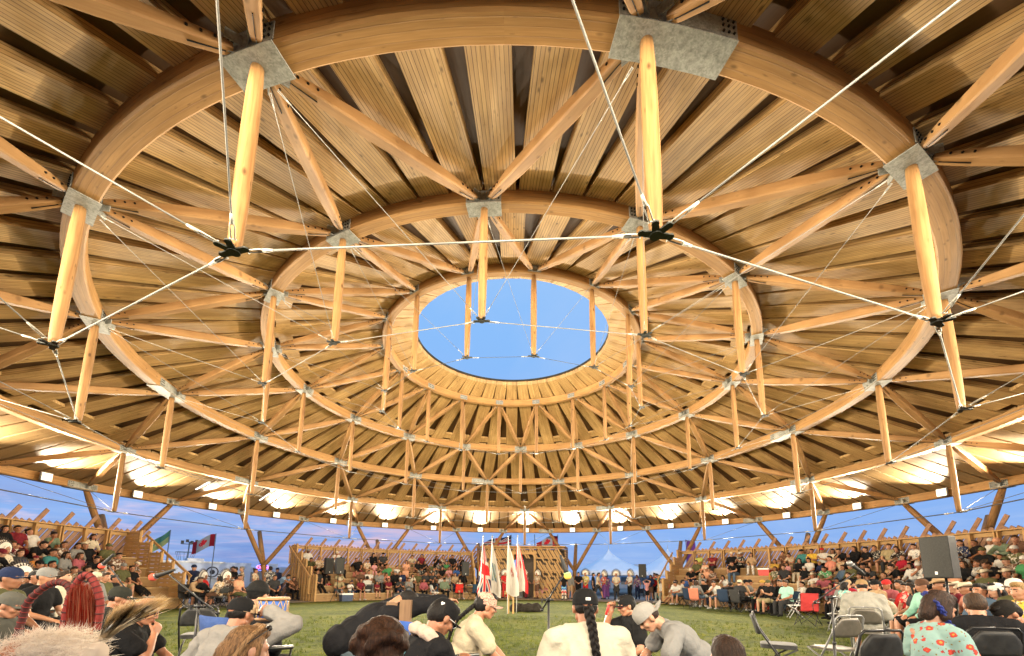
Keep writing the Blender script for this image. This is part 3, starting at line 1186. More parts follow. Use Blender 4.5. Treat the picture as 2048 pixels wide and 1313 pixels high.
def figure(p, vox=0.012, cvox=None, wr=0.006, seed=0.0, hands_fine=True):
    """p: pose dict; returns meshes and the head matrix"""
    cvox = cvox or vox * 1.1
    g = p.get
    bw = g('bw', 1.0)                      # breadth
    belly = g('belly', 0.0)
    seat = g('seat', True)
    # spine
    pel = V(g('pel', (0, 0, 0.11) if seat else (0, 0, 0.94)))
    lean = g('lean', (0.0, 0.0))           # (right, forward) degrees
    tw = R_(g('twist', 0))
    Mt = Matrix.Rotation(R_(lean[0]), 4, 'Y') @ Matrix.Rotation(R_(-lean[1]), 4, 'X') @ Matrix.Rotation(tw, 4, 'Z')
    P = lambda x, y, z: pel + (Mt @ V((x, y, z)))
    R3 = Mt.to_3x3()
    hunch = g('hunch', 0.0)
    chest = P(0, 0.0 + hunch * 0.3, 0.30)
    nb = P(0, -0.015 + hunch, 0.475)
    shl = [P(sx * 0.165 * bw, -0.005 + hunch, 0.425) for sx in (-1, 1)]
    hc = nb + (Mt @ V(g('headoff', (0, 0.035 + hunch * 0.5, 0.155))))
    hy = g('head', (0, 0, 0))
    HM = Matrix.Translation(hc) @ Mt @ headM((0, 0, 0), *hy)
    if g('headabs'):
        HM = headM(hc, *g('headabs'))
    arms = []
    for i, sx in enumerate((-1, 1)):
        tgt = g('hl' if sx < 0 else 'hr', (sx * 0.12, 0.28, 0.16) if seat else (sx * 0.26, 0.03, 0.72))
        pole = g('pl' if sx < 0 else 'pr', (sx * 0.8, -0.6, -0.6))
        el, wr_ = ik(shl[i], tgt, 0.285, 0.255, pole)
        arms.append((shl[i], el, wr_))
    legs = []
    for i, sx in enumerate((-1, 1)):
        hip = pel + V((sx * 0.085 * bw, 0.01, -0.02))
        tgt = g('fl' if sx < 0 else 'fr', (sx * 0.13, 0.46, -0.33) if seat else (sx * 0.10, 0.0, 0.075))
        pole = g('kp', (0, 1, 0.35) if seat else (0, 1, 0))
        kn, an = ik(hip, tgt, 0.42, 0.40, V(pole) + V((sx * 0.1, 0, 0)))
        fd = g('foot', (sx * 0.25, 1, -0.02))
        legs.append((hip, kn, an, V(fd).normalized()))
    # ---- body
    b = Blob()

    def torso(b, f):
        b.ell(pel + V((0, 0, 0.0)), (0.165 * bw + f, 0.115 + f + belly * 0.3, 0.115 + f), R3)
        b.ell(P(0, belly * 0.5, 0.14), (0.140 * bw + f, 0.105 + belly + f, 0.15), R3)
        b.ell(chest + V((0, 0, 0)), (0.158 * bw + f, 0.108 + belly * 0.3 + f, 0.17 + f), R3)
        b.cap(shl[0], shl[1], 0.062 + f, 0.062 + f)
        b.cap(P(-0.09 * bw, hunch - 0.01, 0.455), P(0.09 * bw, hunch - 0.01, 0.455), 0.052 + f)
    torso(b, 0.0)
    b.cap(nb - (Mt @ V((0, 0, 0.04))), hc + (HM.to_3x3() @ V((0, -0.02, -0.05))), 0.060, 0.055)
    put_head(b, HM, g('hs', 1.0), g('fat', 1.0))
    for i, sx in enumerate((-1, 1)):
        s_, e_, w_ = arms[i]
        a = 0.85 + 0.15 * bw
        b.chain([s_, s_ + (e_ - s_) * 0.35, e_, e_ + (w_ - e_) * 0.3, w_], [0.055 * a, 0.049 * a, 0.038 * a, 0.041 * a, 0.026])
        hd = g('dl' if sx < 0 else 'dr', None)
        d = V(hd) if hd else (w_ - e_)
        pn = g('nl' if sx < 0 else 'nr', (-sx * 0.4, 0.2, -1))
        hand(b, w_, d, pn, sx * g('hflip', 1), g('curl', 0.5), 0.0 if hands_fine else 0.002, g('hsz', 1.0))
        h_, k_, a_, fd = legs[i]
        b.chain([h_, h_ + (k_ - h_) * 0.5, k_, k_ + (a_ - k_) * 0.3, a_], [0.083 * a, 0.074 * a, 0.054, 0.055, 0.036])
        b.cap(a_ + V((0, 0, -0.03)) - fd * 0.02, a_ + V((0, 0, -0.05)) + fd * 0.14, 0.034, 0.026)
    me = b.mesh('body', vox, 2)
    face_slots(me, HM, g('hs', 1.0))
    res = {'body': me, 'HM': HM, 'arms': arms, 'legs': legs, 'P': P, 'Mt': Mt}
    # ---- shirt
    f = g('loose', 0.014)
    b = Blob()
    torso(b, f)
    b.ell(P(0, belly * 0.4, 0.02), (0.165 * bw + f, 0.12 + belly * 0.8 + f, 0.10), R3)
    if g('collar', True):
        b.cap(P(0, hunch - 0.012, 0.47), nb + (Mt @ V((0, 0.005, 0.012))), 0.066, 0.064)
    sl = g('sleeve', 0.5)                  # 0.5 tee, 2 long
    for i, sx in enumerate((-1, 1)):
        s_, e_, w_ = arms[i]
        a = 0.85 + 0.15 * bw
        if sl <= 0:
            continue
        if sl <= 1:
            b.chain([s_, s_ + (e_ - s_) * sl * 0.8, s_ + (e_ - s_) * sl], [0.058 * a + f, 0.057 * a + f, 0.055 * a + f * 1.2])
        else:
            b.chain([s_, s_ + (e_ - s_) * 0.5, e_, w_ - (w_ - e_) * 0.12], [0.058 * a + f, 0.054 * a + f, 0.046 * a + f, 0.036 + f])
    if g('hood'):
        b.cap(P(-0.07, hunch - 0.075, 0.48), P(0.07, hunch - 0.075, 0.48), 0.055)
        b.cap(P(-0.085, hunch - 0.02, 0.49), P(-0.05, hunch + 0.06, 0.45), 0.035)
        b.cap(P(0.085, hunch - 0.02, 0.49), P(0.05, hunch + 0.06, 0.45), 0.035)
        b.ell(P(0, hunch - 0.10, 0.42), (0.10, 0.05, 0.10), R3)
    sm = b.mesh('shirt', cvox, 2, wr, 8.0, seed)
    res['shirt'] = sm
    # ---- legs
    bt = g('bottom', 'trousers')
    b = Blob()
    b.ell(pel, (0.168 * bw + 0.008, 0.125 + belly * 0.3, 0.12), R3)
    if bt == 'skirt':
        for i, sx in enumerate((-1, 1)):
            h_, k_, a_, fd = legs[i]
            e_ = k_ + (a_ - k_) * g('hem', 0.7)
            b.chain([h_, k_, e_], [0.11, 0.10, 0.10])
        b.cap((legs[0][1] + legs[1][1]) / 2, (legs[0][0] + legs[1][0]) / 2, 0.10)
        b.cap((legs[0][1] + legs[1][1]) / 2, (legs[0][2] + legs[1][2]) / 2 * 0.6 + (legs[0][1] + legs[1][1]) / 2 * 0.4, 0.10)
    else:
        for i, sx in enumerate((-1, 1)):
            h_, k_, a_, fd = legs[i]
            a = 0.85 + 0.15 * bw
            if bt == 'shorts':
                b.chain([h_, h_ + (k_ - h_) * 0.6, h_ + (k_ - h_) * 0.9], [0.098 * a, 0.094 * a, 0.088 * a])
            else:
                b.chain([h_, h_ + (k_ - h_) * 0.5, k_, k_ + (a_ - k_) * 0.5, a_ - (a_ - k_) * 0.04], [0.098 * a, 0.090 * a, 0.072, 0.066, 0.058])
    res[bt] = b.mesh(bt, cvox, 2, wr, 7.0, seed + 5)
    b = Blob()
    for i in range(2):
        h_, k_, a_, fd = legs[i]
        b.cap(a_ + V((0, 0, -0.032)) - fd * 0.035, a_ + V((0, 0, -0.045)) + fd * 0.155, 0.045, 0.036)
    res['shoes'] = b.mesh('shoes', cvox, 1)
    for k in ('shirt', bt, 'shoes'):
        res[k].materials.append(M_cloth if k != 'shoes' else M_cloth)
    res['bt'] = bt
    return res


# hair and hats in head space (origin between the ears) ---------------------
def hair_mesh(kind, vox=0.009):
    b = Blob()
    E = b.ell
    if kind != 'bald_fringe':
        E((0, -0.022, 0.034), (0.084, 0.098, 0.088))
        E((0, -0.045, 0.005), (0.082, 0.078, 0.085))
    if kind == 'short':
        E((0, 0.035, 0.088), (0.060, 0.058, 0.040))
    elif kind == 'curly':
        r = random.Random(2)
        for i in range(60):
            a, t = r.uniform(0, 6.28), r.uniform(0.0, 1.5)
            p = V((math.sin(t) * math.cos(a) * 0.088, -0.028 + math.sin(t) * math.sin(a) * 0.100, 0.045 + math.cos(t) * 0.095))
            E(p, (0.024, 0.024, 0.024))
    elif kind == 'long':
        E((0, 0.030, 0.090), (0.060, 0.060, 0.036))
        b.cap((0.0, -0.075, -0.02), (0.0, -0.11, -0.30), 0.070, 0.050)
        b.cap((0.055, -0.05, -0.02), (0.065, -0.06, -0.26), 0.035, 0.025)
        b.cap((-0.055, -0.05, -0.02), (-0.065, -0.06, -0.26), 0.035, 0.025)
        b.cap((0.066, 0.02, 0.03), (0.082, 0.02, -0.20), 0.022, 0.02)
        b.cap((-0.066, 0.02, 0.03), (-0.082, 0.02, -0.20), 0.022, 0.02)
    elif kind == 'bun':
        E((0, 0.030, 0.088), (0.060, 0.058, 0.036))
        E((0, -0.12, 0.075), (0.042, 0.042, 0.042))
    elif kind == 'bob':
        E((0, 0.030, 0.090), (0.062, 0.060, 0.036))
        b.cap((0.06, -0.03, 0.02), (0.075, -0.02, -0.09), 0.036, 0.034)
        b.cap((-0.06, -0.03, 0.02), (-0.075, -0.02, -0.09), 0.036, 0.034)
        b.cap((0, -0.08, 0.0), (0, -0.085, -0.10), 0.06, 0.05)
    elif kind == 'under':      # what shows below a cap
        b = Blob()
        b.ell((0, -0.034, 0.0), (0.079, 0.071, 0.060))
    m = b.mesh('hair', vox, 2, 0.004, 30.0)
    m.materials.append(M_hair)
    return m


def braid_mesh(pts, r=0.017, n=None):
    """three-strand plait along pts"""
    pts = [V(p) for p in pts]
    L = [0]
    for a, b_ in zip(pts, pts[1:]):
        L.append(L[-1] + (b_ - a).length)
    tot = L[-1]

    def at(s):
        s = max(0, min(tot * 0.9999, s))
        for i in range(len(pts) - 1):
            if s <= L[i + 1]:
                t = (s - L[i]) / (L[i + 1] - L[i])
                return pts[i].lerp(pts[i + 1], t), (pts[i + 1] - pts[i]).normalized()
    mb = MB()
    w = tot / (r * 3.4)
    side = V((1, 0, 0))
    for st in range(3):
        ph = st * 2 * math.pi / 3
        cs, rs = [], []
        N_ = int(w * 12)
        for i in range(N_ + 1):
            s = tot * i / N_
            c, d = at(s)
            x = (side - d * side.dot(d)).normalized()
            y = d.cross(x)
            a = 2 * math.pi * w * 0.5 * i / N_ + ph
            tp = 1.0 - 0.45 * (i / N_)
            cs.append(c + x * math.sin(a) * r * 0.95 * tp + y * math.sin(2 * a) * r * 0.5 * tp)
            rs.append(r * 0.78 * tp)
        mb.tube(cs, rs, 7)
    return mb


def cap_hat(brim=True, back=False, M=None):
    """ball cap: panelled dome, button, curved brim"""
    mb = MB()
    rings = []
    for t in (0, 0.12, 0.3, 0.5, 0.7, 0.85, 0.95, 1.0):
        a = t * math.pi / 2
        z = 0.090 * math.sin(a) ** 0.9 if t else 0
        q = max(math.cos(a) ** 0.75, 0.02) if t < 1 else 0.01
        ring = []
        for i in range(24):
            th = 2 * math.pi * i / 24
            ridge = 1.0 - 0.012 * abs(math.sin(th * 3))
            ring.append(V((0.087 * q * math.cos(th) * ridge, -0.010 + 0.105 * q * math.sin(th) * ridge, 0.035 + z)))
        rings.append(ring)
    rings.insert(0, [p + V((0, 0, -0.022)) for p in rings[0]])
    mb.loops(rings, cap=False)
    mb.ball((0, -0.01, 0.127), 0.007, 8, 5)
    if brim:
        rows = []
        for j in range(5):
            t = j / 4
            row = []
            for i in range(13):
                a = R_(-62 + 124 * i / 12)
                x0, y0 = 0.084 * math.sin(a), -0.010 + 0.103 * math.cos(a)
                ln = 0.075 * math.cos(a * 0.95) ** 0.6
                row.append(V((x0 * (1 + 0.02 * t), y0 + ln * t, 0.020 + 0.006 * t - 0.020 * (math.sin(a) ** 2) * (0.4 + t))))
            rows.append(row)
        for sgn in (1, -1):
            b0 = len(mb.v)
            for r_ in rows:
                mb.v += [tuple(p + V((0, 0, 0.0025 * sgn))) for p in r_]
            for j in range(4):
                for i in range(12):
                    q = [b0 + j * 13 + i, b0 + j * 13 + i + 1, b0 + (j + 1) * 13 + i + 1, b0 + (j + 1) * 13 + i]
                    mb.face(q if sgn > 0 else q[::-1], None, 0 if sgn > 0 else 1, True)
    return mb


def cowboy():
    mb = MB()
    rings = []
    for q, z in ((0.100, 0.02), (0.098, 0.06), (0.090, 0.105), (0.070, 0.125), (0.03, 0.112), (0.004, 0.108)):
        rings.append([V((q * 0.88 * math.cos(t), -0.01 + q * 1.1 * math.sin(t), 0.022 + z - 0.012 * abs(math.cos(t)) * (z > 0.1))) for t in [2 * math.pi * i / 20 for i in range(20)]])
    mb.loops(rings, cap=False)
    rings = []
    for q in (0.098, 0.13, 0.165):
        rings.append([V((q * 0.95 * math.cos(t), -0.01 + q * 1.1 * math.sin(t), 0.042 + (q - 0.098) * 0.9 * abs(math.cos(t)) ** 2 - (q - .098) * 0.25 * abs(math.sin(t)))) for t in [2 * math.pi * i / 20 for i in range(20)]])
    rings += [[p + V((0, 0, 0.004)) for p in r] for r in rings[::-1]]
    mb.loops(rings, closed=True)
    return mb


def beanie():
    mb = MB()
    mb.ball((0, -0.018, 0.045), (0.090, 0.107, 0.100), 20, 12)
    mb.loops([[V((q * 0.090 * math.cos(t), -0.018 + q * 0.107 * math.sin(t), z)) for t in [2 * math.pi * i / 20 for i in range(20)]] for q, z in ((1.02, 0.02), (1.08, 0.03), (1.06, 0.065), (0.98, 0.07))], cap=False)
    return mb


def bonnet():
    """feather headdress: fan of long feathers, white with dark tips, and a fluffy white brow"""
    mb = MB()
    for row, (n, L, y0) in enumerate(((26, 0.30, -0.02), (20, 0.20, 0.02))):
        for i in range(n):
            a = R_(-118 + 236 * i / (n - 1))
            base = V((0.085 * math.sin(a), y0 - 0.01, 0.03 + 0.085 * math.cos(a)))
            d = V((math.sin(a) * 0.95, -0.42 + 0.1 * row, math.cos(a) * 0.9)).normalized()
            x = V((math.cos(a), 0.0, -math.sin(a)))
            l = L * (1.0 - 0.15 * abs(math.sin(a)))
            w = 0.018
            for s0, s1, w0, w1, mi in ((0, 0.62, 0.5, 1.0, 0), (0.62, 0.97, 1.0, 0.35, 1)):
                p, q = base + d * l * s0, base + d * l * s1
                mb.beam(p, q, 2 * w * w0, 0.004, V((0, 1, 0.3)), mi, 2 * w * w1, 0.003)
    r = random.Random(4)
    for i in range(70):
        a = R_(r.uniform(-125, 125))
        c = V((0.088 * math.sin(a), 0.03 + r.uniform(-0.015, 0.02), 0.03 + 0.085 * math.cos(a)))
        mb.ball(c, r.uniform(0.014, 0.022), 6, 4, mi=2)
    return mb


HATS = {}
HATMATS = {}


def hats_init():
    o = cap_hat().build('cap', [M_cloth, M_cloth])
    HATS['cap'] = o.data
    HATS['cowboy'] = cowboy().build('hat', M_cloth).data
    HATS['beanie'] = beanie().build('beanie', M_cloth, smooth=True).data
    HATS['bonnet'] = bonnet().build('feather_headdress', [simple('white_feather', (0.72, 0.68, 0.60), 0.8), simple('dark_feather', (0.03, 0.022, 0.018), 0.7),
                                                        simple('white_down', (0.8, 0.77, 0.7), 0.9)]).data
    for o in [o for o in list(bpy.data.objects) if o.type == 'MESH' and o.parent is None and o.name.split('.')[0] in ('cap', 'hat', 'beanie', 'feather_headdress')]:
        bpy.data.objects.remove(o)
    for k in ('short', 'long', 'bun', 'bob', 'curly', 'under'):
        HATS['hair_' + k] = hair_mesh(k)


hats_init()


def put(name, me, parent, col=None, M=None, m=None):
    o = bpy.data.objects.new(name, me)
    COL.objects.link(o)
    o.parent = parent
    if col:
        o.color = (*col, 1)
    if M is not None:
        o.matrix_local = M
    if m is not None:
        o.material_slots[0].link = 'OBJECT'
        o.material_slots[0].material = m
    return o
# ------------------------------------------------------------ bleachers
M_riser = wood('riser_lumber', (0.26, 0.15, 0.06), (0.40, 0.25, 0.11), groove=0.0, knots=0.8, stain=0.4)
TR = [13.3, 13.95, 14.6, 15.25, 15.88]
TZ = [0.40, 0.79, 1.18, 1.55, 1.96]


def arc_box(mb, r0, r1, k0, k1, z0, z1, mi=0, n=None):
    n = n or max(1, int(abs(k1 - k0) * 8))
    for i in range(n):
        a, b = k0 + (k1 - k0) * i / n, k0 + (k1 - k0) * (i + 1) / n
        mb.hexa([cyl(r0, a, z0), cyl(r1, a, z0), cyl(r1, a, z1), cyl(r0, a, z1),
                 cyl(r0, b, z0), cyl(r1, b, z0), cyl(r1, b, z1), cyl(r0, b, z1)], mi)


def bleacher(k0, k1, label, end0=True, end1=True):
    t = empty('bleacher', cyl(15, (k0 + k1) / 2, 0), 0, label, 'bleacher')
    inv = Matrix.Translation(-t.location)

    def fin(mb, name, m):
        mb.v = [tuple(V(p) - t.location) for p in mb.v]
        return mb.build(name, m, t)
    for i in range(5):
        r1 = TR[i + 1] if i < 4 else 16.50
        mb = MB()
        arc_box(mb, TR[i] - 0.05, r1 - 0.002, k0, k1, TZ[i] - 0.045, TZ[i])
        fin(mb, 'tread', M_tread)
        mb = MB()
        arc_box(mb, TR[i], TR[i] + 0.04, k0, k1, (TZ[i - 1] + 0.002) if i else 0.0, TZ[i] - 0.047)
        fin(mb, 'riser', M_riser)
    # studs, rail
    st = (k1 - k0)
    ns = int(abs(st) * R_(22.5) * 16.5 / 0.80)
    for i in range(ns + 1):
        k = k0 + st * i / ns
        for dk in ((-0.008, 0.008) if i % 2 else (0.0,)):
            mb = MB()
            p = cyl(16.52, k + dk, 0)
            mb.box((p.x, p.y, 2.49), 0.045 if i % 2 else 0.09, 0.13, 1.03, rz=ang(k + dk))
            fin(mb, 'stud', M_lumber)
    for nm_, a, b, z0, z1 in (('top_rail', 16.42, 16.64, 3.01, 3.05), ('upper_rail', 16.60, 16.635, 2.86, 3.0), ('lower_rail', 16.46, 16.58, 2.02, 2.06)):
        mb = MB()
        arc_box(mb, a, b, k0, k1, z0, z1)
        fin(mb, nm_, M_lumber)
    mb = MB()
    pitch_ = 0.205
    n = int(abs(st) * R_(22.5) * 16.75 / pitch_)
    for i in range(n + 1):
        k = k0 + st * i / n
        long_ = i % 4 == 0
        z1 = 3.56 if long_ else 3.10 + rnd.uniform(0.0, 0.10)
        z0 = 0.1
        # leaning to the viewer's right as one faces the seats from inside
        sl = 0.66
        dk = lambda z: (z - 1.8) * sl / 16.75 / R_(22.5) * SLD
        p, q = cyl(16.72 if long_ else 16.68, k + dk(z0), z0), cyl(16.76 if long_ else 16.72, k + dk(z1), z1)
        ro = cyl(1, k, 0).normalized()
        mb.beam(p, q, 0.135 + (0.01 if long_ else 0), 0.034, ro)
    fin(mb, 'slat_screen', M_slat)
    # stepped end walls
    for kk, on, sg in ((k0, end0, -1), (k1, end1, 1)):
        if not on:
            continue
        mb = MB()
        m2 = MB()
        tops = [1.35, 1.78, 2.18, 2.60, 3.06]
        rs = [13.25, 13.9, 14.55, 15.2, 15.86, 16.66]
        for i in range(5):
            a, b = rs[i], rs[i + 1]
            nb = int(tops[i] / 0.15)
            for j in range(nb):
                z0 = j * tops[i] / nb
                p, q = cyl(a, kk, z0 + 0.07), cyl(b - 0.01, kk, z0 + 0.07)
                off = cyl(1, kk, 0).normalized()
                tn = V((0, 0, 1)).cross(off) * (0.05 * sg)
                mb.beam(p + tn, q + tn, 0.03, tops[i] / nb - 0.012)
            for rr in (a + 0.06, (a + b) / 2):
                p = cyl(rr, kk, 0)
                w = 0.14 if rr < a + 0.1 else 0.05
                m2.box((p.x, p.y, tops[i] / 2 + 0.02), 0.06, w, tops[i] + 0.04, rz=ang(kk))
        fin(mb, 'end_boards', M_lumber)
        fin(m2, 'end_post', M_lumber)
        mb = MB()
        kr = kk - sg * 0.055
        mb.beam(cyl(13.3, kr, 1.22), cyl(16.1, kr, 2.95), 0.05, 0.09)
        fin(mb, 'handrail', M_lumber)
        mb = MB()
        for rr, z0, z1 in ((13.4, 0.4, 1.25), (14.7, 1.18, 2.04), (15.95, 1.96, 2.82)):
            mb.beam(cyl(rr, kr, z0), cyl(rr, kr, z1), 0.05, 0.05, (1, 0, 0))
        fin(mb, 'handrail_post', M_lumber)
    return t


SLD = -1.0
bleacher(-3.0, -4.49, 'long stepped timber bleacher at the far left with a slatted back wall', False, True)
bleacher(-5.66, -7.42, 'stepped timber bleacher left of the flags, between the food truck and the lattice hut', True, True)
bleacher(6.42, 3.0, 'long stepped timber bleacher filling the right side, right of the white tents', True, False)

# ------------------------------------------------------------ lattice hut
hut = empty('lattice_hut', (1.0, 15.3, 0), 0, 'timber lattice hut with a wide dark doorway behind the row of flags', 'hut')
def hfin(mb, name, m):
    mb.v = [tuple(V(p) - hut.location) for p in mb.v]
    return mb.build(name, m, hut)
HK0, HK1 = -7.50, -8.44          # left to right seen from inside
hw = lambda s: HK0 + (HK1 - HK0) * s
mb = MB()
for z in (0.25, 1.0, 1.8, 2.6, 3.25):
    for s0, s1 in (((0.0, 0.40), (0.635, 1.0)) if z < 2.8 else ((0, 1),)):
        arc_box(mb, 15.22, 15.26, hw(s0), hw(s1), z, z + 0.09, n=8)
hfin(mb, 'rail', M_lumber)
mb = MB()
n = 20
H_ = 3.40
for lay in (0, 1):
    for i in range(-8, n + 1):
        # planks lean down to the right, broken in staggered lengths
        for j in range(4):
            za, zb = H_ - j * 0.95 - (0.25 if (i + lay) % 2 else 0), H_ - (j + 1) * 0.95 + 0.16 - (0.25 if (i + lay) % 2 else 0)
            za = min(za, H_ + 0.05)
            zb = max(zb, 0.03)
            if za - zb < 0.2:
                continue
            sa = (i + (H_ - za) * 2.1) / n + lay * 0.021
            sb = (i + (H_ - zb) * 2.1) / n + lay * 0.021
            if sa < 0 or sb > 1.0:
                continue
            mid, zm = (sa + sb) / 2, (za + zb) / 2
            if 0.375 < sb and sa < 0.66 and zb < 2.92:
                if zm > 2.95:
                    pass
                elif za > 3.0:
                    f = (za - 2.94) / (za - zb)
                    zb = 2.94
                    sb = sa + (sb - sa) * f
                else:
                    continue
            p, q = cyl(15.16 - lay * 0.09, hw(sa), za), cyl(15.16 - lay * 0.09, hw(sb), zb)
            mb.beam(p, q, 0.088, 0.04, cyl(1, hw(mid), 0).normalized())
hfin(mb, 'lattice', M_lumber)
mb = MB()
arc_box(mb, 15.05, 15.32, hw(0.36), hw(0.66), 2.88, 3.04, n=4)
for s in (0.385, 0.645):
    p = cyl(15.18, hw(s), 1.44)
    mb.box(p, 0.14, 0.16, 2.88, rz=ang(hw(s)))
hfin(mb, 'door_frame', M_lumber)
mb = MB()
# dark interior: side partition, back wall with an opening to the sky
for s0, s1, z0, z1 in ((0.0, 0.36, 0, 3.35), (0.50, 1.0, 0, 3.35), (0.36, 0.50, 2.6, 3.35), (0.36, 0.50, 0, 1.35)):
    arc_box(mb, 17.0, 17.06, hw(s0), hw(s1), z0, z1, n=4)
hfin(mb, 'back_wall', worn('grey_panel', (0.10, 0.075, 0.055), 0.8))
mb = MB()
arc_box(mb, 15.3, 17.1, hw(0.0), hw(1.0), 3.38, 3.46, n=8)
hfin(mb, 'roof', M_lumber)
for s in (0.0, 1.0):
    mb = MB()
    for j in range(20):
        p, q = cyl(15.35, hw(s), 0.08 + j * 0.163), cyl(16.95, hw(s), 0.08 + j * 0.163)
        mb.beam(p, q, 0.035, 0.12)
    hfin(mb, 'side_wall', M_lumber)
# ------------------------------------------------------------ props
CN = dict(white=(.62, .60, .55), cream=(.60, .53, .40), black=(.012, .012, .013), charcoal=(.04, .04, .042), grey=(.22, .22, .21), brown=(.13, .07, .045),
          maroon=(.16, .02, .03), red=(.50, .03, .03), crimson=(.35, .02, .04), pink=(.62, .30, .30), salmon=(.60, .24, .17), peach=(.65, .34, .21),
          rose=(.36, .10, .12), beige=(.48, .40, .28), khaki=(.36, .30, .17), tan=(.42, .29, .17), olive=(.10, .10, .045), green=(.07, .25, .10),
          sage=(.16, .21, .14), lime=(.42, .48, .12), mint=(.35, .60, .52), mintshawl=(.30, .55, .45), teal=(.05, .20, .20), blue=(.05, .12, .35),
          navy=(.02, .03, .075), denim=(.09, .14, .21), skyblue=(.30, .45, .65), purple=(.20, .08, .28), yellow=(.65, .42, .06), mustard=(.45, .28, .06),
          gold=(.50, .42, .08), orange=(.50, .20, .04), shawl=(.10, .42, .40), starblanket=(.12, .28, .50), check=(.05, .05, .06), whitestripe=(.62, .60, .55),
          charcoalshorts=(.04, .04, .042), blond=(.42, .28, .12), x=(.5, .5, .5))
HAIRC = dict(black=(.012, .009, .008), brown=(.055, .028, .014), grey=(.25, .24, .22), white=(.55, .53, .5), blond=(.40, .25, .10), x=(.02, .02, .02))


def fold_chair(seatm, framem, padded=False):
    """folding chair, seat centre above the origin, back behind (-Y)"""
    t = empty('folding_chair')
    mb = MB()
    for sx in (-1, 1):
        mb.tube([(sx * .22, .20, 0), (sx * .22, -.02, .36), (sx * .215, -.20, .66), (sx * .205, -.245, .82), (sx * .17, -.255, .855), (0, -.26, .86)], .0115, 8)
        mb.tube([(sx * .19, -.26, 0), (sx * .19, -.02, .32), (sx * .19, .19, .44)], .0115, 8)
    mb.tube([(-.22, .17, .05), (.22, .17, .05)], .008, 6)
    mb.tube([(-.19, -.22, .05), (.19, -.22, .05)], .008, 6)
    mb.tube([(-.20, .19, .44), (.20, .19, .44)], .009, 6)
    mb.build('frame', framem, t)
    mb = MB()
    n = 12
    rows = []
    for z0 in (0.0, 0.022 if not padded else 0.045):
        rows.append([V((0.205 * (abs(math.cos(a)) ** .45) * math.copysign(1, math.cos(a)), 0.0 + 0.20 * (abs(math.sin(a)) ** .45) * math.copysign(1, math.sin(a)), .435 + z0)) for a in [2 * math.pi * (i + .5) / 24 for i in range(24)]])
    rows.append([p * 1.0 + V((-p.x * .1, -p.y * .1, .006)) for p in rows[-1]])
    mb.loops(rows, sm=False)
    mb.build('seat', seatm, t)
    mb = MB()
    rows = []
    for j in range(7):
        z = .60 + .23 * j / 6
        w = .195 if j < 4 else .195 - .018 * (j - 3) ** 1.4
        y = -.185 - .06 * (z - .60) / .23
        rows.append([V((-w + 2 * w * i / 10, y - .022 * math.cos(math.pi * (i / 10 - .5)), z)) for i in range(11)] +
                    [V((w - 2 * w * i / 10, y - .022 * math.cos(math.pi * (.5 - i / 10)) - (.012 if not padded else .03), z)) for i in range(11)])
    mb.loops(rows, sm=True)
    mb.build('backrest', seatm, t)
    return t


def camp_chair():
    t = empty('camp_chair')
    mb = MB()
    for sx in (-1, 1):
        mb.tube([(sx * .27, .24, 0), (sx * .24, -.24, .46), (sx * .25, -.30, .90)], .010, 6)
        mb.tube([(sx * .27, -.26, 0), (sx * .25, .22, .46), (sx * .26, .24, .62)], .010, 6)
    for y in (.24, -.26):
        mb.tube([(-.27, y, .02), (.25, y * .9, .45)], .009, 6)
        mb.tube([(.27, y, .02), (-.25, y * .9, .45)], .009, 6)
    for sx in (-1, 1):
        mb.tube([(sx * .26, .25, .63), (sx * .26, -.27, .66)], .02, 6)
    mb.build('frame', M_blk, t)
    mb = MB()
    rows = []
    for j in range(12):
        u = j / 11
        if u < .5:
            y, z = .24 - .46 * (u * 2), .45 - .05 * math.sin(math.pi * u)
        else:
            q = (u - .5) * 2
            y, z = -.22 - .08 * q, .42 + .50 * q
        w = .24
        rows.append([V((-w + 2 * w * i / 8, y + (-.03 if u > .5 else 0) * math.sin(math.pi * i / 8), z - (.03 if u < .5 else 0) * math.sin(math.pi * i / 8))) for i in range(9)] +
                    [V((w - 2 * w * i / 8, y - .008 + (-.03 if u > .5 else 0) * math.sin(math.pi * i / 8), z - .006 - (.03 if u < .5 else 0) * math.sin(math.pi * i / 8))) for i in range(9)])
    mb.loops(rows, sm=True)
    mb.build('sling', M_cloth, t)
    return t


CH_B = fold_chair(M_blkp, M_blk, True)
CH_M = fold_chair(worn('taupe_steel', (.10, .09, .075), .4, .4), M_gun)
CH_W = fold_chair(M_white, M_whm)
CH_K = camp_chair()
CH_USED = set()


def chair(kind, loc, rz, label, col=None, group=None):
    src = {'f': CH_B, 'm': CH_M, 'p': CH_K, 'k': CH_K, 'w': CH_K, 'W': CH_W}[kind]
    if src in CH_USED:
        o = dup(src, loc, rz)
    else:
        CH_USED.add(src)
        o = src
        o.location = loc
        o.rotation_euler = (0, 0, rz)
    for k in ('label', 'group'):
        if k in o:
            del o[k]
    tag(o, label, 'chair', group)
    if col:
        for c in o.children:
            if c.name.startswith('sling'):
                c.color = (*col, 1)
    return o


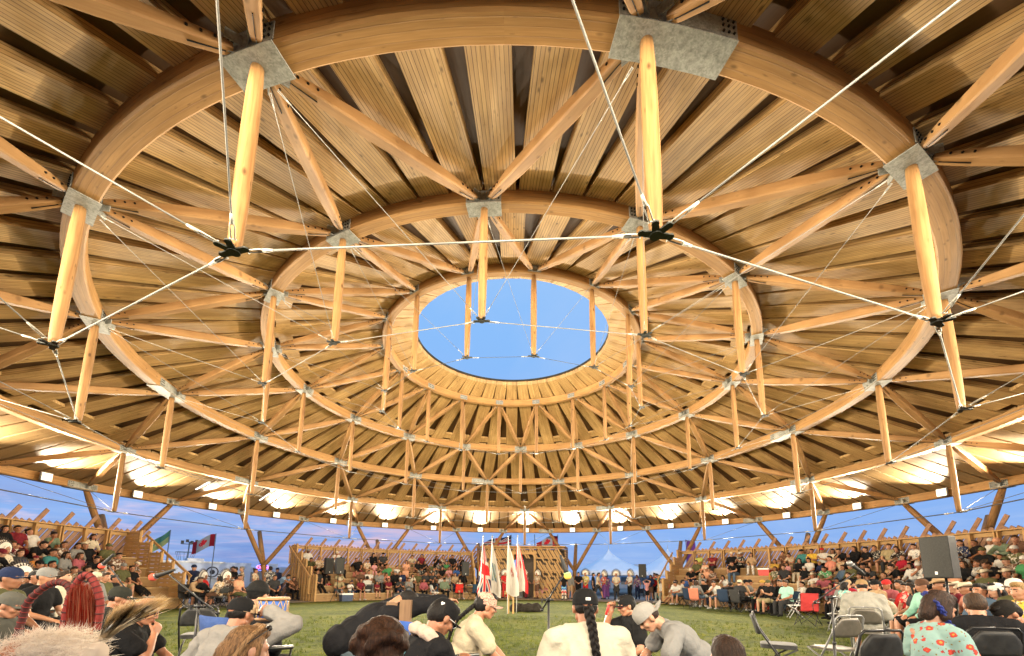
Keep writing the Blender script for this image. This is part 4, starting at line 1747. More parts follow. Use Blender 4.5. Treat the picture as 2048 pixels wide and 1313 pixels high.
# loudspeakers ------------------------------------------------------------
def speaker(loc, rz, lab, w=.42, h=.68, d=.38, big=False):
    t = empty('loudspeaker', loc, rz, lab, 'loudspeaker')
    mb = MB()
    # trapezoid cabinet facing +Y
    sec = [(-w / 2, d / 2), (w / 2, d / 2), (w / 2, 0), (w * .28, -d / 2), (-w * .28, -d / 2), (-w / 2, 0)]
    rows = [[V((x * s, y * s, z)) for x, y in sec[::-1]] for s, z in ((.97, 0), (1, .012), (1, h - .012), (.97, h))]
    mb.loops(rows, sm=False)
    mb.build('cabinet', M_blkp, t)
    mb = MB()
    rows = []
    for z in [h * .03 + h * .94 * i / 8 for i in range(9)]:
        rows.append([V((-w * .47 + w * .94 * i / 8, d / 2 + .006 + .03 * math.sin(math.pi * i / 8), z)) for i in range(9)] + [V((w * .47, d / 2 + .002, z)), V((-w * .47, d / 2 + .002, z))])
    mb.loops(rows, sm=False)
    mb.build('grille', M_spk, t)
    mb = MB()
    mb.box((0 if not big else -.0, d / 2 + .040, h * .12), .035, .004, .05)
    mb.build('badge', M_whm, t)
    for sx in (-1, 1):
        mb = MB()
        for q in (-.03, .03):
            mb.box((sx * (w * .41), -d * .22 + q * .0, h * .58 + q * 2), .05, .09, .035, rz=sx * .9)
        mb.build('handle', M_blk, t)
    return t


def tripod(loc, lab, h=1.3, sc=1.0):
    t = empty('speaker_stand', loc, 0.4, lab, 'speaker stand')
    mb = MB()
    mb.tube([(0, 0, .25), (0, 0, h)], .019, 10)
    mb.tube([(0, 0, .22), (0, 0, h * .55)], .026, 10)
    mb.build('pole', M_blk, t)
    for i in range(3):
        a = 2 * math.pi * i / 3
        mb = MB()
        mb.tube([(0, 0, .72), (.58 * math.cos(a) * sc, .58 * math.sin(a) * sc, .02)], .014, 8)
        mb.tube([(0, 0, .28), (.30 * math.cos(a) * sc, .30 * math.sin(a) * sc, .36)], .010, 8)
        mb.ball((.58 * math.cos(a) * sc, .58 * math.sin(a) * sc, .02), .022, 8, 5)
        mb.build('leg', M_blk, t)
    mb = MB()
    mb.ball((0, 0, .72), .04, 10, 6)
    mb.ball((0, 0, .30), .036, 10, 6)
    mb.build('collar', M_blk, t)
    return t


def site(x, y):
    return (CAM.x + (x - .156) * .835, CAM.y + (y + 16.764) * .835)


def face_c(x, y, off=0):
    return math.atan2(x, -y) + R_(off) if False else math.atan2(-(-x), -y)   # +Y turned to the arena centre


def yaw_to(dx, dy):
    return math.atan2(-dx, dy)


for x, y, lab in ((-12.0, 11.72, 'left one of the two black loudspeakers before the middle bleacher'), (-11.0, 11.0, 'right one of the two black loudspeakers before the middle bleacher'),
                  (-3.5, 15.9, 'black loudspeaker beside the road case, left of the flags'), (10.0, 16.8, 'black loudspeaker in front of the white tents')):
    x, y = site(x, y)
    tripod((x, y, 0), 'black tripod under the ' + lab.replace('black ', ''), 1.42)
    speaker((x, y, 1.42), yaw_to(-x, -y) + 0.1, lab, .44, .86, .40)
tripod((7.66, -6.29, 0), 'black tripod under the big near loudspeaker on the right', 1.34)
speaker((7.66, -6.29, 1.34), yaw_to(-1.0, -.35), 'big scuffed black loudspeaker on a stand, nearest on the right', 42 / 100, .72, .40, True)

# microphones ---------------------------------------------------------------
def mic_stand(foot, pivot, tail, tip, lab, mic=None, foam=None, foamr=.032, extra=None, base=True):
    t = empty('microphone_stand', foot, 0, lab, 'microphone stand')
    L_ = lambda p: V(p) - V(foot)
    mb = MB()
    mb.tube([(0, 0, .02), L_(pivot)], .011, 10)
    mb.tube([(0, 0, .02), L_(pivot) * .55], .015, 10)
    mb.build('pole', M_blk, t)
    for i in range(3):
        a = 2 * math.pi * i / 3 + .5
        mb = MB()
        mb.tube([(0, 0, .18), (.32 * math.cos(a), .32 * math.sin(a), .015)], .009, 8)
        mb.ball((.32 * math.cos(a), .32 * math.sin(a), .016), .015, 8, 5)
        mb.build('leg', M_blk, t)
    mb = MB()
    mb.tube([L_(tail), L_(tip)], .0075, 8)
    mb.tube([L_(tail), L_(tail) + (L_(tip) - L_(tail)) * .06], .014, 8)
    mb.build('boom', M_blk, t)
    mb = MB()
    p = L_(pivot)
    mb.ball(p, .024, 10, 6)
    mb.tube([p + V((-.05, 0, 0)), p + V((.045, 0, 0))], .010, 8)
    mb.box(p + V((-.06, 0, -.01)), .012, .02, .045)
    mb.ball(L_(pivot) * .55, .021, 10, 6)
    mb.build('clutch', M_blk, t)
    if mic:
        a, b = L_(mic[0]), L_(mic[1])
        d = (b - a).normalized()
        mb = MB()
        mb.tube([a, a + d * .02, a + d * .14, a + d * .17], [.010, .013, .020, .024], 12)
        o = mb.build('microphone', M_blkp, t)
        mb = MB()
        mb.ball(a + d * .20, (.034, .034, .034) if foamr > .03 else .028, 14, 9)
        mb.build('grille', foam or M_gun, o, smooth=True)
        mb = MB()
        mb.tube([a + d * .165, a + d * .178], .0265, 14)
        mb.build('ring', extra or M_gun, o)
    return t


foam_y = worn('yellow_foam', (.75, .50, .10), .95, 0, 60, .2, .05)
foam_r = worn('red_foam', (.62, .09, .06), .95, 0, 60, .2, .05)
mic_stand((.48, -9.80, 0), (.469, -9.874, 1.065), (.405, -9.858, .964), (.60, -9.99, 1.30), 'tall black microphone stand in the centre with yellow foam ball',
          ((.565, -10.03, 1.47), (.609, -10.018, 1.345)), foam_y, .040, worn('green_band', (.3, .5, .2), .5))
mic_stand((-2.70, -9.95, 0), (-2.615, -10.083, .986), (-2.371, -10.173, .928), (-2.88, -10.13, 1.26), 'black boom microphone stand on the left with a red foam tip beside the drummers',
          ((-2.83, -10.13, 1.30), (-3.00, -10.125, 1.24)), foam_r, .034)
mic_stand((-4.35, -8.7, 0), (-4.36, -8.8, .98), (-4.2, -8.75, .80), (-4.52, -8.95, 1.36), 'farther microphone stand on the left with small red foam tip',
          ((-4.47, -8.96, 1.49), (-4.60, -8.94, 1.36)), foam_r, .034)
mic_stand((3.68, -8.95, 0), (3.599, -9.149, 1.091), (3.405, -9.142, 1.03), (3.83, -9.20, 1.35), 'black microphone stand by the empty chairs on the right',
          ((3.95, -9.19, 1.34), (3.80, -9.205, 1.45)), M_gun, .03)
mb = MB()
mb.tube([(-2.62, -10.1, .98), (-2.5, -10.0, .7), (-2.5, -9.95, .4), (-2.7, -9.9, .05), (-3.2, -9.6, .02), (-4.3, -8.8, .02)], .006, 6)
tag(mb.build('cable', M_blk), 'thin black cable trailing from the left microphone stands to the turf', 'cable')

# road cases, coolers, bins --------------------------------------------------
def road_case(loc, rz, w, h, d, lab):
    t = empty('road_case', loc, rz, lab, 'road case')
    mb = MB()
    mb.box((0, 0, h / 2 + .08), w, d, h)
    mb.build('case', M_blkp, t)
    mb = MB()
    for sx in (-1, 1):
        for sy in (-1, 1):
            mb.box((sx * w / 2, sy * d / 2, h / 2 + .08), .03, .03, h)
        mb.box((sx * w / 2, 0, h + .08), .03, d, .03)
        mb.box((sx * w / 2, 0, .08), .03, d, .03)
    for sy in (-1, 1):
        for z in (0.08, h * .72 + .08, h + .08):
            mb.box((0, sy * d / 2, z), w, .03, .03)
    mb.build('edge_trim', M_whm, t)
    mb = MB()
    for sx in (-.3, .3):
        mb.box((sx * w, -d / 2 - .012, h * .72 + .08), .09, .02, .10)
        mb.box((sx * w, -d / 2 - .012, h * .35 + .08), .12, .02, .07)
    mb.build('latch', M_gun, t)
    for sx in (-1, 1):
        for sy in (-1, 1):
            mb = MB()
            mb.tube([(sx * w * .38, sy * d * .35 - .015, .04), (sx * w * .38, sy * d * .35 + .015, .04)], .04, 10)
            mb.build('caster', M_blk, t)
    return t


road_case((*site(-3.15, 17.3), 0), .12, .82, .78, .5, 'black road case with metal edges beside the flags')


def trunk_bin(loc, rz, lab):
    t = empty('drinks_bin', loc, rz, lab, 'bin')
    mb = MB()
    mb.loops([[V((x * s, y * s, z)) for x, y in ((-.26, -.2), (.26, -.2), (.26, .2), (-.26, .2))] for s, z in ((.9, .06), (1, .1), (1, .74), (1.05, .76), (1.05, .86), (.9, .9))], sm=False)
    mb.build('body', simple('bin_white', (.5, .47, .42), .6), t)
    mb = MB()
    for i in range(4):
        mb.box((0, -.202, .2 + i * .12), .42, .01, .05)
    mb.build('printed_panel', worn('faded_print', (.25, .10, .08), .7), t)
    mb = MB()
    mb.tube([(-.05, 0, .9), (-.05, 0, 1.08)], .04, 10)
    mb.tube([(.08, 0, .9), (.08, 0, 1.02)], .035, 10)
    mb.build('bottle', M_white, t)
    return t


trunk_bin((*site(-4.85, 16.2), 0), .15, 'white printed drinks bin with bottles on top, left of the road case')

# flags ---------------------------------------------------------------------
def flag_tex(n, kind):
    uv = n.n('ShaderNodeTexCoord').outputs['UV']
    s = n.n('ShaderNodeSeparateXYZ', {0: uv})
    u, v_ = s.outputs[0], s.outputs[1]
    red, wh, nav = (.50, .012, .016), (.52, .48, .42), (.012, .016, .06)
    lt = lambda a, b: n.math('LESS_THAN', a, b)
    if kind == 'union':
        # diagonals then the cross
        def band(expr, w):
            return n.math('LESS_THAN', n.math('ABSOLUTE', expr), w)
        uu, vv = n.math('SUBTRACT', u, .5), n.math('SUBTRACT', v_, .5)
        d1, d2 = n.math('SUBTRACT', uu, vv), n.math('ADD', uu, vv)
        w = n.math('MAXIMUM', band(d1, .11), band(d2, .11))
        c = n.mix(w, nav, wh)
        r = n.math('MAXIMUM', band(d1, .04), band(d2, .04))
        c = n.mix(r, c, red)
        w = n.math('MAXIMUM', band(uu, .12), band(vv, .17))
        c = n.mix(w, c, wh)
        r = n.math('MAXIMUM', band(uu, .07), band(vv, .10))
        c = n.mix(r, c, red)
    elif kind == 'maple':
        side = n.math('MAXIMUM', lt(u, .25), n.math('GREATER_THAN', u, .75))
        c = n.mix(side, wh, red)
    elif kind == 'prov':
        # pale sheet with a small shield in green, blue and yellow
        uu, vv = n.math('SUBTRACT', u, .45), n.math('SUBTRACT', v_, .42)
        r = n.math('MULTIPLY', n.math('LESS_THAN', n.math('ABSOLUTE', uu), .20), n.math('LESS_THAN', n.math('ABSOLUTE', vv), .17))
        w = n.n('ShaderNodeTexWave', {'Vector': uv, 'Scale': 2.2, 'Distortion': 3.0}, wave_type='BANDS', bands_direction='DIAGONAL').outputs['Fac']
        pat = n.ramp(w, [(.0, (.09, .14, .20)), (.4, (.55, .42, .05)), (.6, (.10, .20, .14)), (.85, (.4, .45, .5))], 'CONSTANT')
        c = n.mix(r, wh, pat)
    elif kind == 'crest':
        uu, vv = n.math('SUBTRACT', u, .55), n.math('SUBTRACT', v_, .45)
        rr = n.math('ADD', n.math('MULTIPLY', uu, uu), n.math('MULTIPLY', n.math('MULTIPLY', vv, vv), 2.4))
        ns = n.noise(n.mapv(uv, (9, 9, 1)), 1.5, 2)
        m = n.math('MULTIPLY', lt(rr, .022), n.math('GREATER_THAN', ns, .45))
        c = n.mix(m, wh, (.32, .08, .06))
    elif kind == 'greenyellow':
        c = n.mix(lt(v_, .5), (.12, .30, .18), (.50, .52, .18))
    elif kind == 'blue':
        uu, vv = n.math('SUBTRACT', u, .5), n.math('SUBTRACT', v_, .5)
        rr = n.math('SQRT', n.math('ADD', n.math('MULTIPLY', uu, uu), n.math('MULTIPLY', vv, vv)))
        ring = n.math('MULTIPLY', lt(rr, .30), n.math('GREATER_THAN', rr, .20))
        c = n.mix(ring, (.02, .06, .35), (.55, .6, .7))
    elif kind == 'purple':
        c = n.mix(lt(v_, .5), (.30, .08, .35), (.22, .10, .40))
    b = n.n('ShaderNodeBsdfPrincipled', {'Base Color': c, 'Roughness': .8})
    tr = n.n('ShaderNodeBsdfTranslucent', {'Color': c})
    m = n.n('ShaderNodeMixShader', {0: .3})
    n.t.links.new(b.outputs[0], m.inputs[1])
    n.t.links.new(tr.outputs[0], m.inputs[2])
    n.n('ShaderNodeOutputMaterial', {0: m.outputs[0]})


LEAF = [(0, .50), (.06, .38), (.14, .42), (.11, .22), (.22, .30), (.25, .22), (.37, .25), (.33, .12), (.38, .07), (.20, -.10), (.22, -.17), (.03, -.14), (.02, -.34), (-.02, -.34), (-.03, -.14),
        (-.22, -.17), (-.20, -.10), (-.38, .07), (-.33, .12), (-.37, .25), (-.25, .22), (-.22, .30), (-.11, .22), (-.14, .42), (-.06, .38)]


def cloth_grid(mb, fn, nu=22, nv=28, th=.004):
    P_ = [[fn(i / nu, j / nv) for i in range(nu + 1)] for j in range(nv + 1)]
    for sgn in (1, -1):
        b0 = len(mb.v)
        for j in range(nv + 1):
            for i in range(nu + 1):
                mb.v.append(tuple(P_[j][i] + V((0, sgn * th / 2, 0))))
        for j in range(nv):
            for i in range(nu):
                q = [b0 + j * (nu + 1) + i, b0 + j * (nu + 1) + i + 1, b0 + (j + 1) * (nu + 1) + i + 1, b0 + (j + 1) * (nu + 1) + i]
                uv = [(i / nu, j / nv), ((i + 1) / nu, j / nv), ((i + 1) / nu, (j + 1) / nv), (i / nu, (j + 1) / nv)]
                mb.face(q if sgn > 0 else q[::-1], uv if sgn > 0 else uv[::-1], 0, True)


def leaf_on(fn, parent, cu=.5, cv=.5, s=.42, asp=2.0, side=-1):
    mb = MB()
    b0 = len(mb.v)
    ctr = fn(cu, cv) + V((0, side * .012, 0))
    mb.v.append(tuple(ctr))
    for x, y in LEAF:
        mb.v.append(tuple(fn(cu + x * s / asp * 1.0, cv + y * s) + V((0, side * .012, 0))))
    n = len(LEAF)
    for i in range(n):
        mb.face([b0, b0 + 1 + i, b0 + 1 + (i + 1) % n], None, 0, False)
    return mb.build('maple_leaf', simple('flag_red', (.62, .015, .02), .8), parent)


def hung_flag(loc, h, kind, lab, seed, w=.42, drop=1.9, lean=0.0, leaf=False, group=None):
    """flag hanging from the top of a pole in folds"""
    t = empty('flag', loc, 0, lab, 'flag', group)
    mb = MB()
    mb.tube([(0, 0, 0), (lean, 0, h)], .014, 8)
    mb.build('pole', M_whm, t)
    mb = MB()
    mb.tube([(lean, 0, h), (lean, 0, h + .05), (lean, 0, h + .12)], [.02, .026, .004], 8)
    mb.build('finial', M_gun, t)

    def fn(u, v):
        # u across the cloth, v 0 bottom..1 top ; gathered at the top
        top = 1 - v
        spread = .10 + .90 * min(1, top * 1.25) ** .8
        x = (u - .12) * w * spread + lean * (v)
        y = .07 * math.sin(u * 9 + seed + top * 1.3) * spread + .02
        sag = -.28 * u * (1 - .55 * top) - .10 * abs(math.sin(u * 3.2 + seed)) * top
        return V((x, y, h - .03 - drop * top + sag))
    mb = MB()
    cloth_grid(mb, fn)
    mb.build('cloth', mat('flag_' + kind, lambda n: flag_tex(n, kind)), t)
    return t, fn


FG = 'flags standing in the middle of the arena'
fy = 3.2
hung_flag((-1.02, .55, 0), 2.60, 'union', 'hanging navy, red and white cross flag, leftmost of the arena flags', 0.3, .46, 1.75, .12, group=FG)
hung_flag((-.66, .80, 0), 2.62, 'prov', 'pale hanging flag with a small blue, green and yellow shield', 1.7, .42, 1.75, .05, group=FG)
hung_flag((-.08, 2.2, 0), 2.76, 'crest', 'plain cream hanging flag with a small dark crest', 3.1, .48, 1.95, .0, group=FG)
t_, f_ = hung_flag((.25, 2.7, 0), 2.83, 'maple', 'red and white maple leaf flag hanging, rightmost of the arena flags', 4.2, .50, 1.9, .02, group=FG)
leaf_on(f_, t_, .5, .52, .36, 1.3)
# wooden holder and the dark bundle beside it
mb = MB()
mb.box((0, 0, .5), .06, .06, 1.0)
mb.box((.18, 0, .5), .06, .06, 1.0)
mb.box((.09, .02, .75), .5, .03, .12)
o = mb.build('flag_holder', M_lumber)
o.location = (-.05, 2.35, 0)
tag(o, 'rough wooden stand holding the arena flag poles', 'stand')
b = Blob()
r_ = random.Random(5)
for i in range(12):
    b.ell((r_.uniform(-.45, .45), r_.uniform(-.15, .15), .12), (.22, .18, r_.uniform(.12, .24)))
me = b.mesh('bundle', .03, 2, .03, 5)
me.materials.append(M_cloth)
o = bpy.data.objects.new('cloth_bundle', me)
COL.objects.link(o)
o.location = (.62, 3.4, 0)
o.color = (.03, .026, .02, 1)
tag(o, 'dark cloth bundle lying on the grass beside the arena flags', 'bundle')


def flying_flag(loc, h, kind, lab, L=1.8, H=1.1, dirx=-1, droop=.35, leaf=False, seed=0, pole=True):
    t = empty('flag', loc, 0, lab, 'flag', 'flags flying beyond the pavilion')
    mb = MB()
    mb.tube([(0, 0, 0), (0, 0, h)], .03, 8)
    mb.build('pole', M_gun, t)

    def fn(u, v):
        x = dirx * u * L
        z = h - .05 - (1 - v) * H - droop * L * u ** 1.3 + .08 * math.sin(u * 7 + seed)
        return V((x, .12 * math.sin(u * 8 + seed) * u, z))
    mb = MB()
    cloth_grid(mb, fn)
    mb.build('cloth', mat('flag_' + kind, lambda n: flag_tex(n, kind)), t)
    if leaf:
        leaf_on(fn, t, .5, .5, .8, L / H)
    return t


# ------------------------------------------------------------ beyond the pavilion
flying_flag((*site(-22.9, 16.5), 0), 3.95, 'maple', 'big red and white maple leaf flag flying above the food truck', 1.5, .78, -1, .38, True)
flying_flag((*site(-25.1, 14.8), 0), 4.0, 'greenyellow', 'faded green and yellow flag flying left of the maple leaf flag', 1.0, .75, -1, .7, False, 2)
flying_flag((*site(-27.6, 12.6), 0), 3.5, 'blue', 'small blue flag with a white ring behind the left bleacher steps', .8, .9, -1, .5, False, 1)
flying_flag((*site(-.15, 24.6), 0), 4.75, 'union', 'red, white and navy cross flag flying above the lattice hut', 2.2, .9, -1, .28, False, 3)
flying_flag((*site(4.3, 24.6), 0), 4.8, 'maple', 'red and white maple leaf flag flying above the right end of the hut', 1.7, .9, -1, .35, True, 5)
mb = MB()
mb.tube([(0, 0, 0), (0, 0, 4.8)], .03, 8)
o = mb.build('flagpole', M_gun)
o.location = (*site(2.1, 24.7), 0)
tag(o, 'bare thin flagpole behind the middle of the hut', 'flagpole')
# purple banner behind the right steps
t = empty('banner', (*site(15.4, 22.0), 0), .3, 'tall purple and magenta banner behind the right bleacher steps', 'banner')
mb = MB()
mb.tube([(0, 0, 0), (0, 0, 3.4), (.1, 0, 4.1), (.4, 0, 4.35)], .02, 8)
mb.build('pole', M_whm, t)
mb = MB()
cloth_grid(mb, lambda u, v: V((.03 + .85 * u, .05 * math.sin(u * 4), 1.2 + 3.1 * v - .2 * u * v)))
mb.build('cloth', mat('flag_purple', lambda n: flag_tex(n, 'purple')), t)


def marquee(loc, rz, lab, w=6.1, ev=2.3, pk=5.1):
    t = empty('marquee_tent', loc, rz, lab, 'tent', 'white peaked marquees beyond the pavilion')
    mb = MB()
    rows = []
    N_ = 10
    for j in range(N_ + 1):
        q = j / N_
        s = (1 - q) ** 1.55 + .012
        z = ev + (pk - ev) * q
        ring = []
        for k in range(32):
            a = 2 * math.pi * k / 32
            c_, s_ = math.cos(a), math.sin(a)
            m = max(abs(c_), abs(s_))
            x, y = c_ / m * w / 2, s_ / m * w / 2
            f = s
            ring.append(V((x * f, y * f, z)))
        rows.append(ring)
    rows.insert(0, [V((p.x, p.y, ev - .30)) for p in rows[0]])
    mb.loops(rows, cap=False)
    mb.build('canopy', simple('tent_vinyl', (.90, .92, .95), .6), t)
    mb = MB()
    mb.tube([(0, 0, pk - .05), (0, 0, pk + .35)], .025, 8)
    mb.build('spike', M_whm, t)
    for sx in (-1, 1):
        for sy in (-1, 1):
            mb = MB()
            mb.tube([(sx * w / 2, sy * w / 2, 0), (sx * w / 2, sy * w / 2, ev)], .04, 8)
            mb.build('leg', M_whm, t)
    return t


marquee((*site(10.4, 30.5), 0), .05, 'large white peaked marquee in the gap right of the hut', 5.7, 1.95, 4.0)
marquee((*site(16.2, 28.8), 0), .1, 'white peaked marquee half hidden by the right bleacher steps', 4.7, 1.95, 4.0)


def vehicle_mat(name, c):
    return worn(name, c, .4, .1, 3, .15)


def food_truck():
    t = empty('food_truck', (*site(-25.0, 18.0), 0), R_(47), 'white food truck with serving window and round sign, behind the left gap', 'food truck')
    L, Wd, H = 5.6, 2.2, 2.15
    mb = MB()
    rows = [[V((x, y, z)) for x, y in ((-L / 2, -Wd / 2), (L / 2, -Wd / 2), (L / 2, Wd / 2), (-L / 2, Wd / 2))] for z in (.5, .55, H - .03, H)]
    mb.loops(rows, sm=False)
    mb.build('body', vehicle_mat('truck_white', (.55, .62, .75)), t)
    mb = MB()
    mb.box((-.9, -Wd / 2 - .03, H - .02), 4.2, .10, .10)
    mb.box((-.3, 0, H + .12), .9, .9, .22)
    mb.build('roof_trim', M_whm, t)
    mb = MB()
    for i in range(8):
        mb.tube([(-1.5 + .7 * math.cos(a), .7 * math.sin(a) * .6, H + .75) if False else (-.8 + .55 * math.cos(a), .5 * math.sin(a), H + .62) for a in [2 * math.pi * (i + q) / 8 for q in (0, 1)]], .015, 6)
        a = 2 * math.pi * i / 8
        mb.tube([(-.8 + .55 * math.cos(a), .5 * math.sin(a), H + .62), (-.8 + .38 * math.cos(a), .35 * math.sin(a), H + .1)], .012, 6)
    mb.build('roof_rack', M_gun, t)
    mb = MB()
    mb.box((.55, -Wd / 2 - .012, 1.35), 2.0, .02, .06)
    mb.box((.55, -Wd / 2 - .15, 1.08), 2.1, .28, .03)
    mb.box((-.45, -Wd / 2 - .012, 1.45), .04, .02, .8)
    mb.box((1.55, -Wd / 2 - .012, 1.45), .04, .02, .8)
    mb.build('serving_hatch', M_gun, t)
    mb = MB()
    mb.tube([(.55, -Wd / 2 - .03, 1.50), (.55, -Wd / 2 - .005, 1.50)], .36, 28, sm=False)
    mb.build('sign_disc', simple('sign_dark', (.02, .02, .03), .5), t)
    mb = MB()
    mb.tube([(.55, -Wd / 2 - .036, 1.50), (.55, -Wd / 2 - .028, 1.50)], .28, 28, sm=False)
    o = mb.build('sign_face', simple('sign_pale', (.6, .64, .7), .5), t)
    mb = MB()
    mb.tube([(.55, -Wd / 2 - .044, 1.50), (.55, -Wd / 2 - .034, 1.50)], .15, 20, sm=False)
    mb.build('sign_centre', simple('sign_dark', (.02, .02, .03), .5), t)
    for x in (-2.2, 2.2):
        for sy in (-1, 1):
            mb = MB()
            mb.tube([(x, sy * (Wd / 2 - .25), .38), (x, sy * (Wd / 2 - .02), .38)], .38, 20, sm=False)
            w = mb.build('wheel', M_blk, t)
            mb = MB()
            mb.tube([(x, sy * (Wd / 2 - .03), .38), (x, sy * (Wd / 2), .38)], .2, 16, sm=False)
            mb.build('rim', M_whm, w)
    mb = MB()
    for i in range(9):
        mb.box((-2.3 + (i % 3) * .42, -Wd / 2 - .008, 1.7 - (i // 3) * .3), .34, .012, .03)
        mb.box((-2.3 + (i % 3) * .42, -Wd / 2 - .008, 1.62 - (i // 3) * .3), .26, .012, .02)
    mb.build('menu_lines', M_gun, t)
    return t


food_truck()


def trailer(loc, rz, L, H, lab, c=(.45, .52, .66)):
    t = empty('concession_trailer', loc, rz, lab, 'trailer')
    mb = MB()
    mb.loops([[V((x, y, z)) for x, y in ((-L / 2, -1.1), (L / 2, -1.1), (L / 2, 1.1), (-L / 2, 1.1))] for z in (.45, .5, H - .05, H)], sm=False)
    mb.build('body', vehicle_mat('trailer_body', c), t)
    mb = MB()
    for i in range(3):
        mb.box((-.3 + i * .3, -1.11, H - .25), .16, .02, .08)
    mb.box((0, -1.115, H - .42), L * .7, .02, .05)
    mb.box((L * .1, -1.115, 1.2), L * .45, .02, .7)
    mb.build('window', M_gun, t)
    mb = MB()
    mb.box((L * .2, 0, H + .15), .8, .7, .3)
    mb.build('vent', M_whm, t)
    for x in (-L * .2, L * .2):
        mb = MB()
        mb.tube([(x, -1.05, .33), (x, -.85, .33)], .33, 18, sm=False)
        mb.build('wheel', M_blk, t)
    return t


trailer((*site(-22.9, 22.4), 0), R_(40), 4.6, 1.9, 'pale blue concession trailer just right of the food truck')
trailer((*site(-20.6, 27.5), 0), R_(25), 6.5, 2.0, 'long pale trailer behind the leaning log posts in the left gap', (.40, .48, .64))
trailer((*site(13.8, 36.5), 0), R_(-4), 6.0, 2.55, 'pale camper trailer seen between the two marquees', (.5, .56, .66))
# OPEN sign (neon) on a small stand
t = empty('open_sign', (*site(-18.4, 15.4), 0), R_(45), 'glowing oval OPEN sign, pink and blue, behind the leaning posts', 'sign')
mb = MB()
mb.tube([(0, .05, 0), (0, .05, 1.62)], .02, 8)
mb.build('stand', M_gun, t)
N_ = 36
mb = MB()
mb.tube([(.34 * math.cos(2 * math.pi * i / N_), 0, 1.80 + .19 * math.sin(2 * math.pi * i / N_)) for i in range(N_ + 1)], .022, 8)
mb.build('oval_tube', emis('neon_blue', (.12, .15, 1.0), 5.0), t)
mb = MB()
mb.tube([(0, .03, 1.80), (0, .05, 1.80)], .30, 20, sm=False)
mb.build('backing', M_blk, t)
fc = bpy.data.curves.new('letters', 'FONT')
fc.body = 'OPEN'
fc.size = .24
fc.align_x = 'CENTER'
fc.align_y = 'CENTER'
fc.extrude = .012
fc.offset = .006
fo = bpy.data.objects.new('letters', fc)
COL.objects.link(fo)
dg = bpy.context.evaluated_depsgraph_get()
me = bpy.data.meshes.new_from_object(fo.evaluated_get(dg))
bpy.data.objects.remove(fo)
me.name = 'letters'
me.materials.clear()
me.materials.append(emis('neon_pink', (1.0, .12, .35), 6.0))
o = bpy.data.objects.new('letters', me)
COL.objects.link(o)
o.parent = t
o.location = (0, -.02, 1.80)
o.rotation_euler = (R_(90), 0, 0)
# light tower
t = empty('light_tower', (*site(-30.5, 24.0), 0), R_(40), 'thin mast with a dark cluster of lamps left of the trailers', 'light mast')
mb = MB()
mb.tube([(0, 0, 0), (0, 0, 3.9)], .05, 8)
mb.tube([(-.55, 0, 3.7), (.55, 0, 3.7)], .03, 8)
mb.build('mast', M_gun, t)
for i in range(4):
    mb = MB()
    mb.box((-.45 + .3 * i, 0, 3.85 + .1 * (i % 2)), .2, .14, .22)
    mb.build('lamp_head', M_blk, t)
# portable tables, coolers ---------------------------------------------------
def box_thing(name, loc, rz, dims, m, lab, cat, lid=None):
    t = empty(name, loc, rz, lab, cat)
    w, d, h = dims
    mb = MB()
    mb.loops([[V((x * s, y * s, z)) for x, y in ((-w / 2, -d / 2), (w / 2, -d / 2), (w / 2, d / 2), (-w / 2, d / 2))] for s, z in ((.9, 0), (.93, .01), (1, h * .8), (1, h * .8))], sm=False)
    mb.build('body', m, t)
    mb = MB()
    mb.loops([[V((x * s, y * s, z)) for x, y in ((-w / 2, -d / 2), (w / 2, -d / 2), (w / 2, d / 2), (-w / 2, d / 2))] for s, z in ((1.04, h * .8), (1.04, h * .97), (.98, h))], sm=False)
    mb.build('lid', lid or M_white, t)
    return t


redp = worn('red_plastic', (.5, .04, .03), .4)
box_thing('cooler', cyl(15.45, 5.62, TZ[3]), ang(5.62), (.55, .35, .38), redp, 'red cooler on the top step of the right bleacher', 'cooler')
box_thing('cooler', cyl(12.8, 5.40, 0), ang(5.4), (.5, .35, .40), redp, 'red bag-like cooler on the grass by the right front chairs', 'cooler', redp)
box_thing('cooler', cyl(12.9, -5.95, 0), ang(-5.9), (.6, .4, .42), worn('navy_plastic', (.03, .05, .10), .5), 'navy cooler at the foot of the middle bleacher', 'cooler')
box_thing('storage_box', cyl(12.9, -6.55, 0), ang(-6.5), (.9, .5, .42), worn('grey_plastic', (.12, .12, .12), .6), 'grey storage box on the grass before the middle bleacher', 'box', M_blkp)
# blankets on the benches
def blanket(k0, k1, tier, col, lab, stripe=False):
    mb = MB()
    r0, z = TR[tier] - .06, TZ[tier]
    prof = [(r0 - .012, z - .28), (r0 - .012, z - .05), (r0 - .004, z + .012), (r0 + .2, z + .014), (r0 + .45, z + .016), (r0 + .45, z + .004), (r0 + .2, z + .003), (r0 - .002, z + .002), (r0 - .003, z - .05), (r0 - .003, z - .28)]
    rows = []
    n = 14
    for i in range(n + 1):
        k = k0 + (k1 - k0) * i / n
        wv = .018 * abs(math.sin(i * 1.9))
        rows.append([cyl(r + (-wv if zz < z - .01 else 0), k, zz + (wv * .5 if zz > z else 0)) for r, zz in prof])
    mb.loops(rows, sm=True)
    o = mb.build('blanket', M_stripe if stripe else M_cloth)
    o.color = (*col, 1)
    tag(o, lab, 'blanket')


blanket(-6.15, -6.36, 3, (.50, .20, .15), 'salmon plaid blanket hanging over a bench of the middle bleacher')
blanket(5.42, 5.26, 4, (.36, .32, .24), 'beige blanket draped over the top bench of the right bleacher')
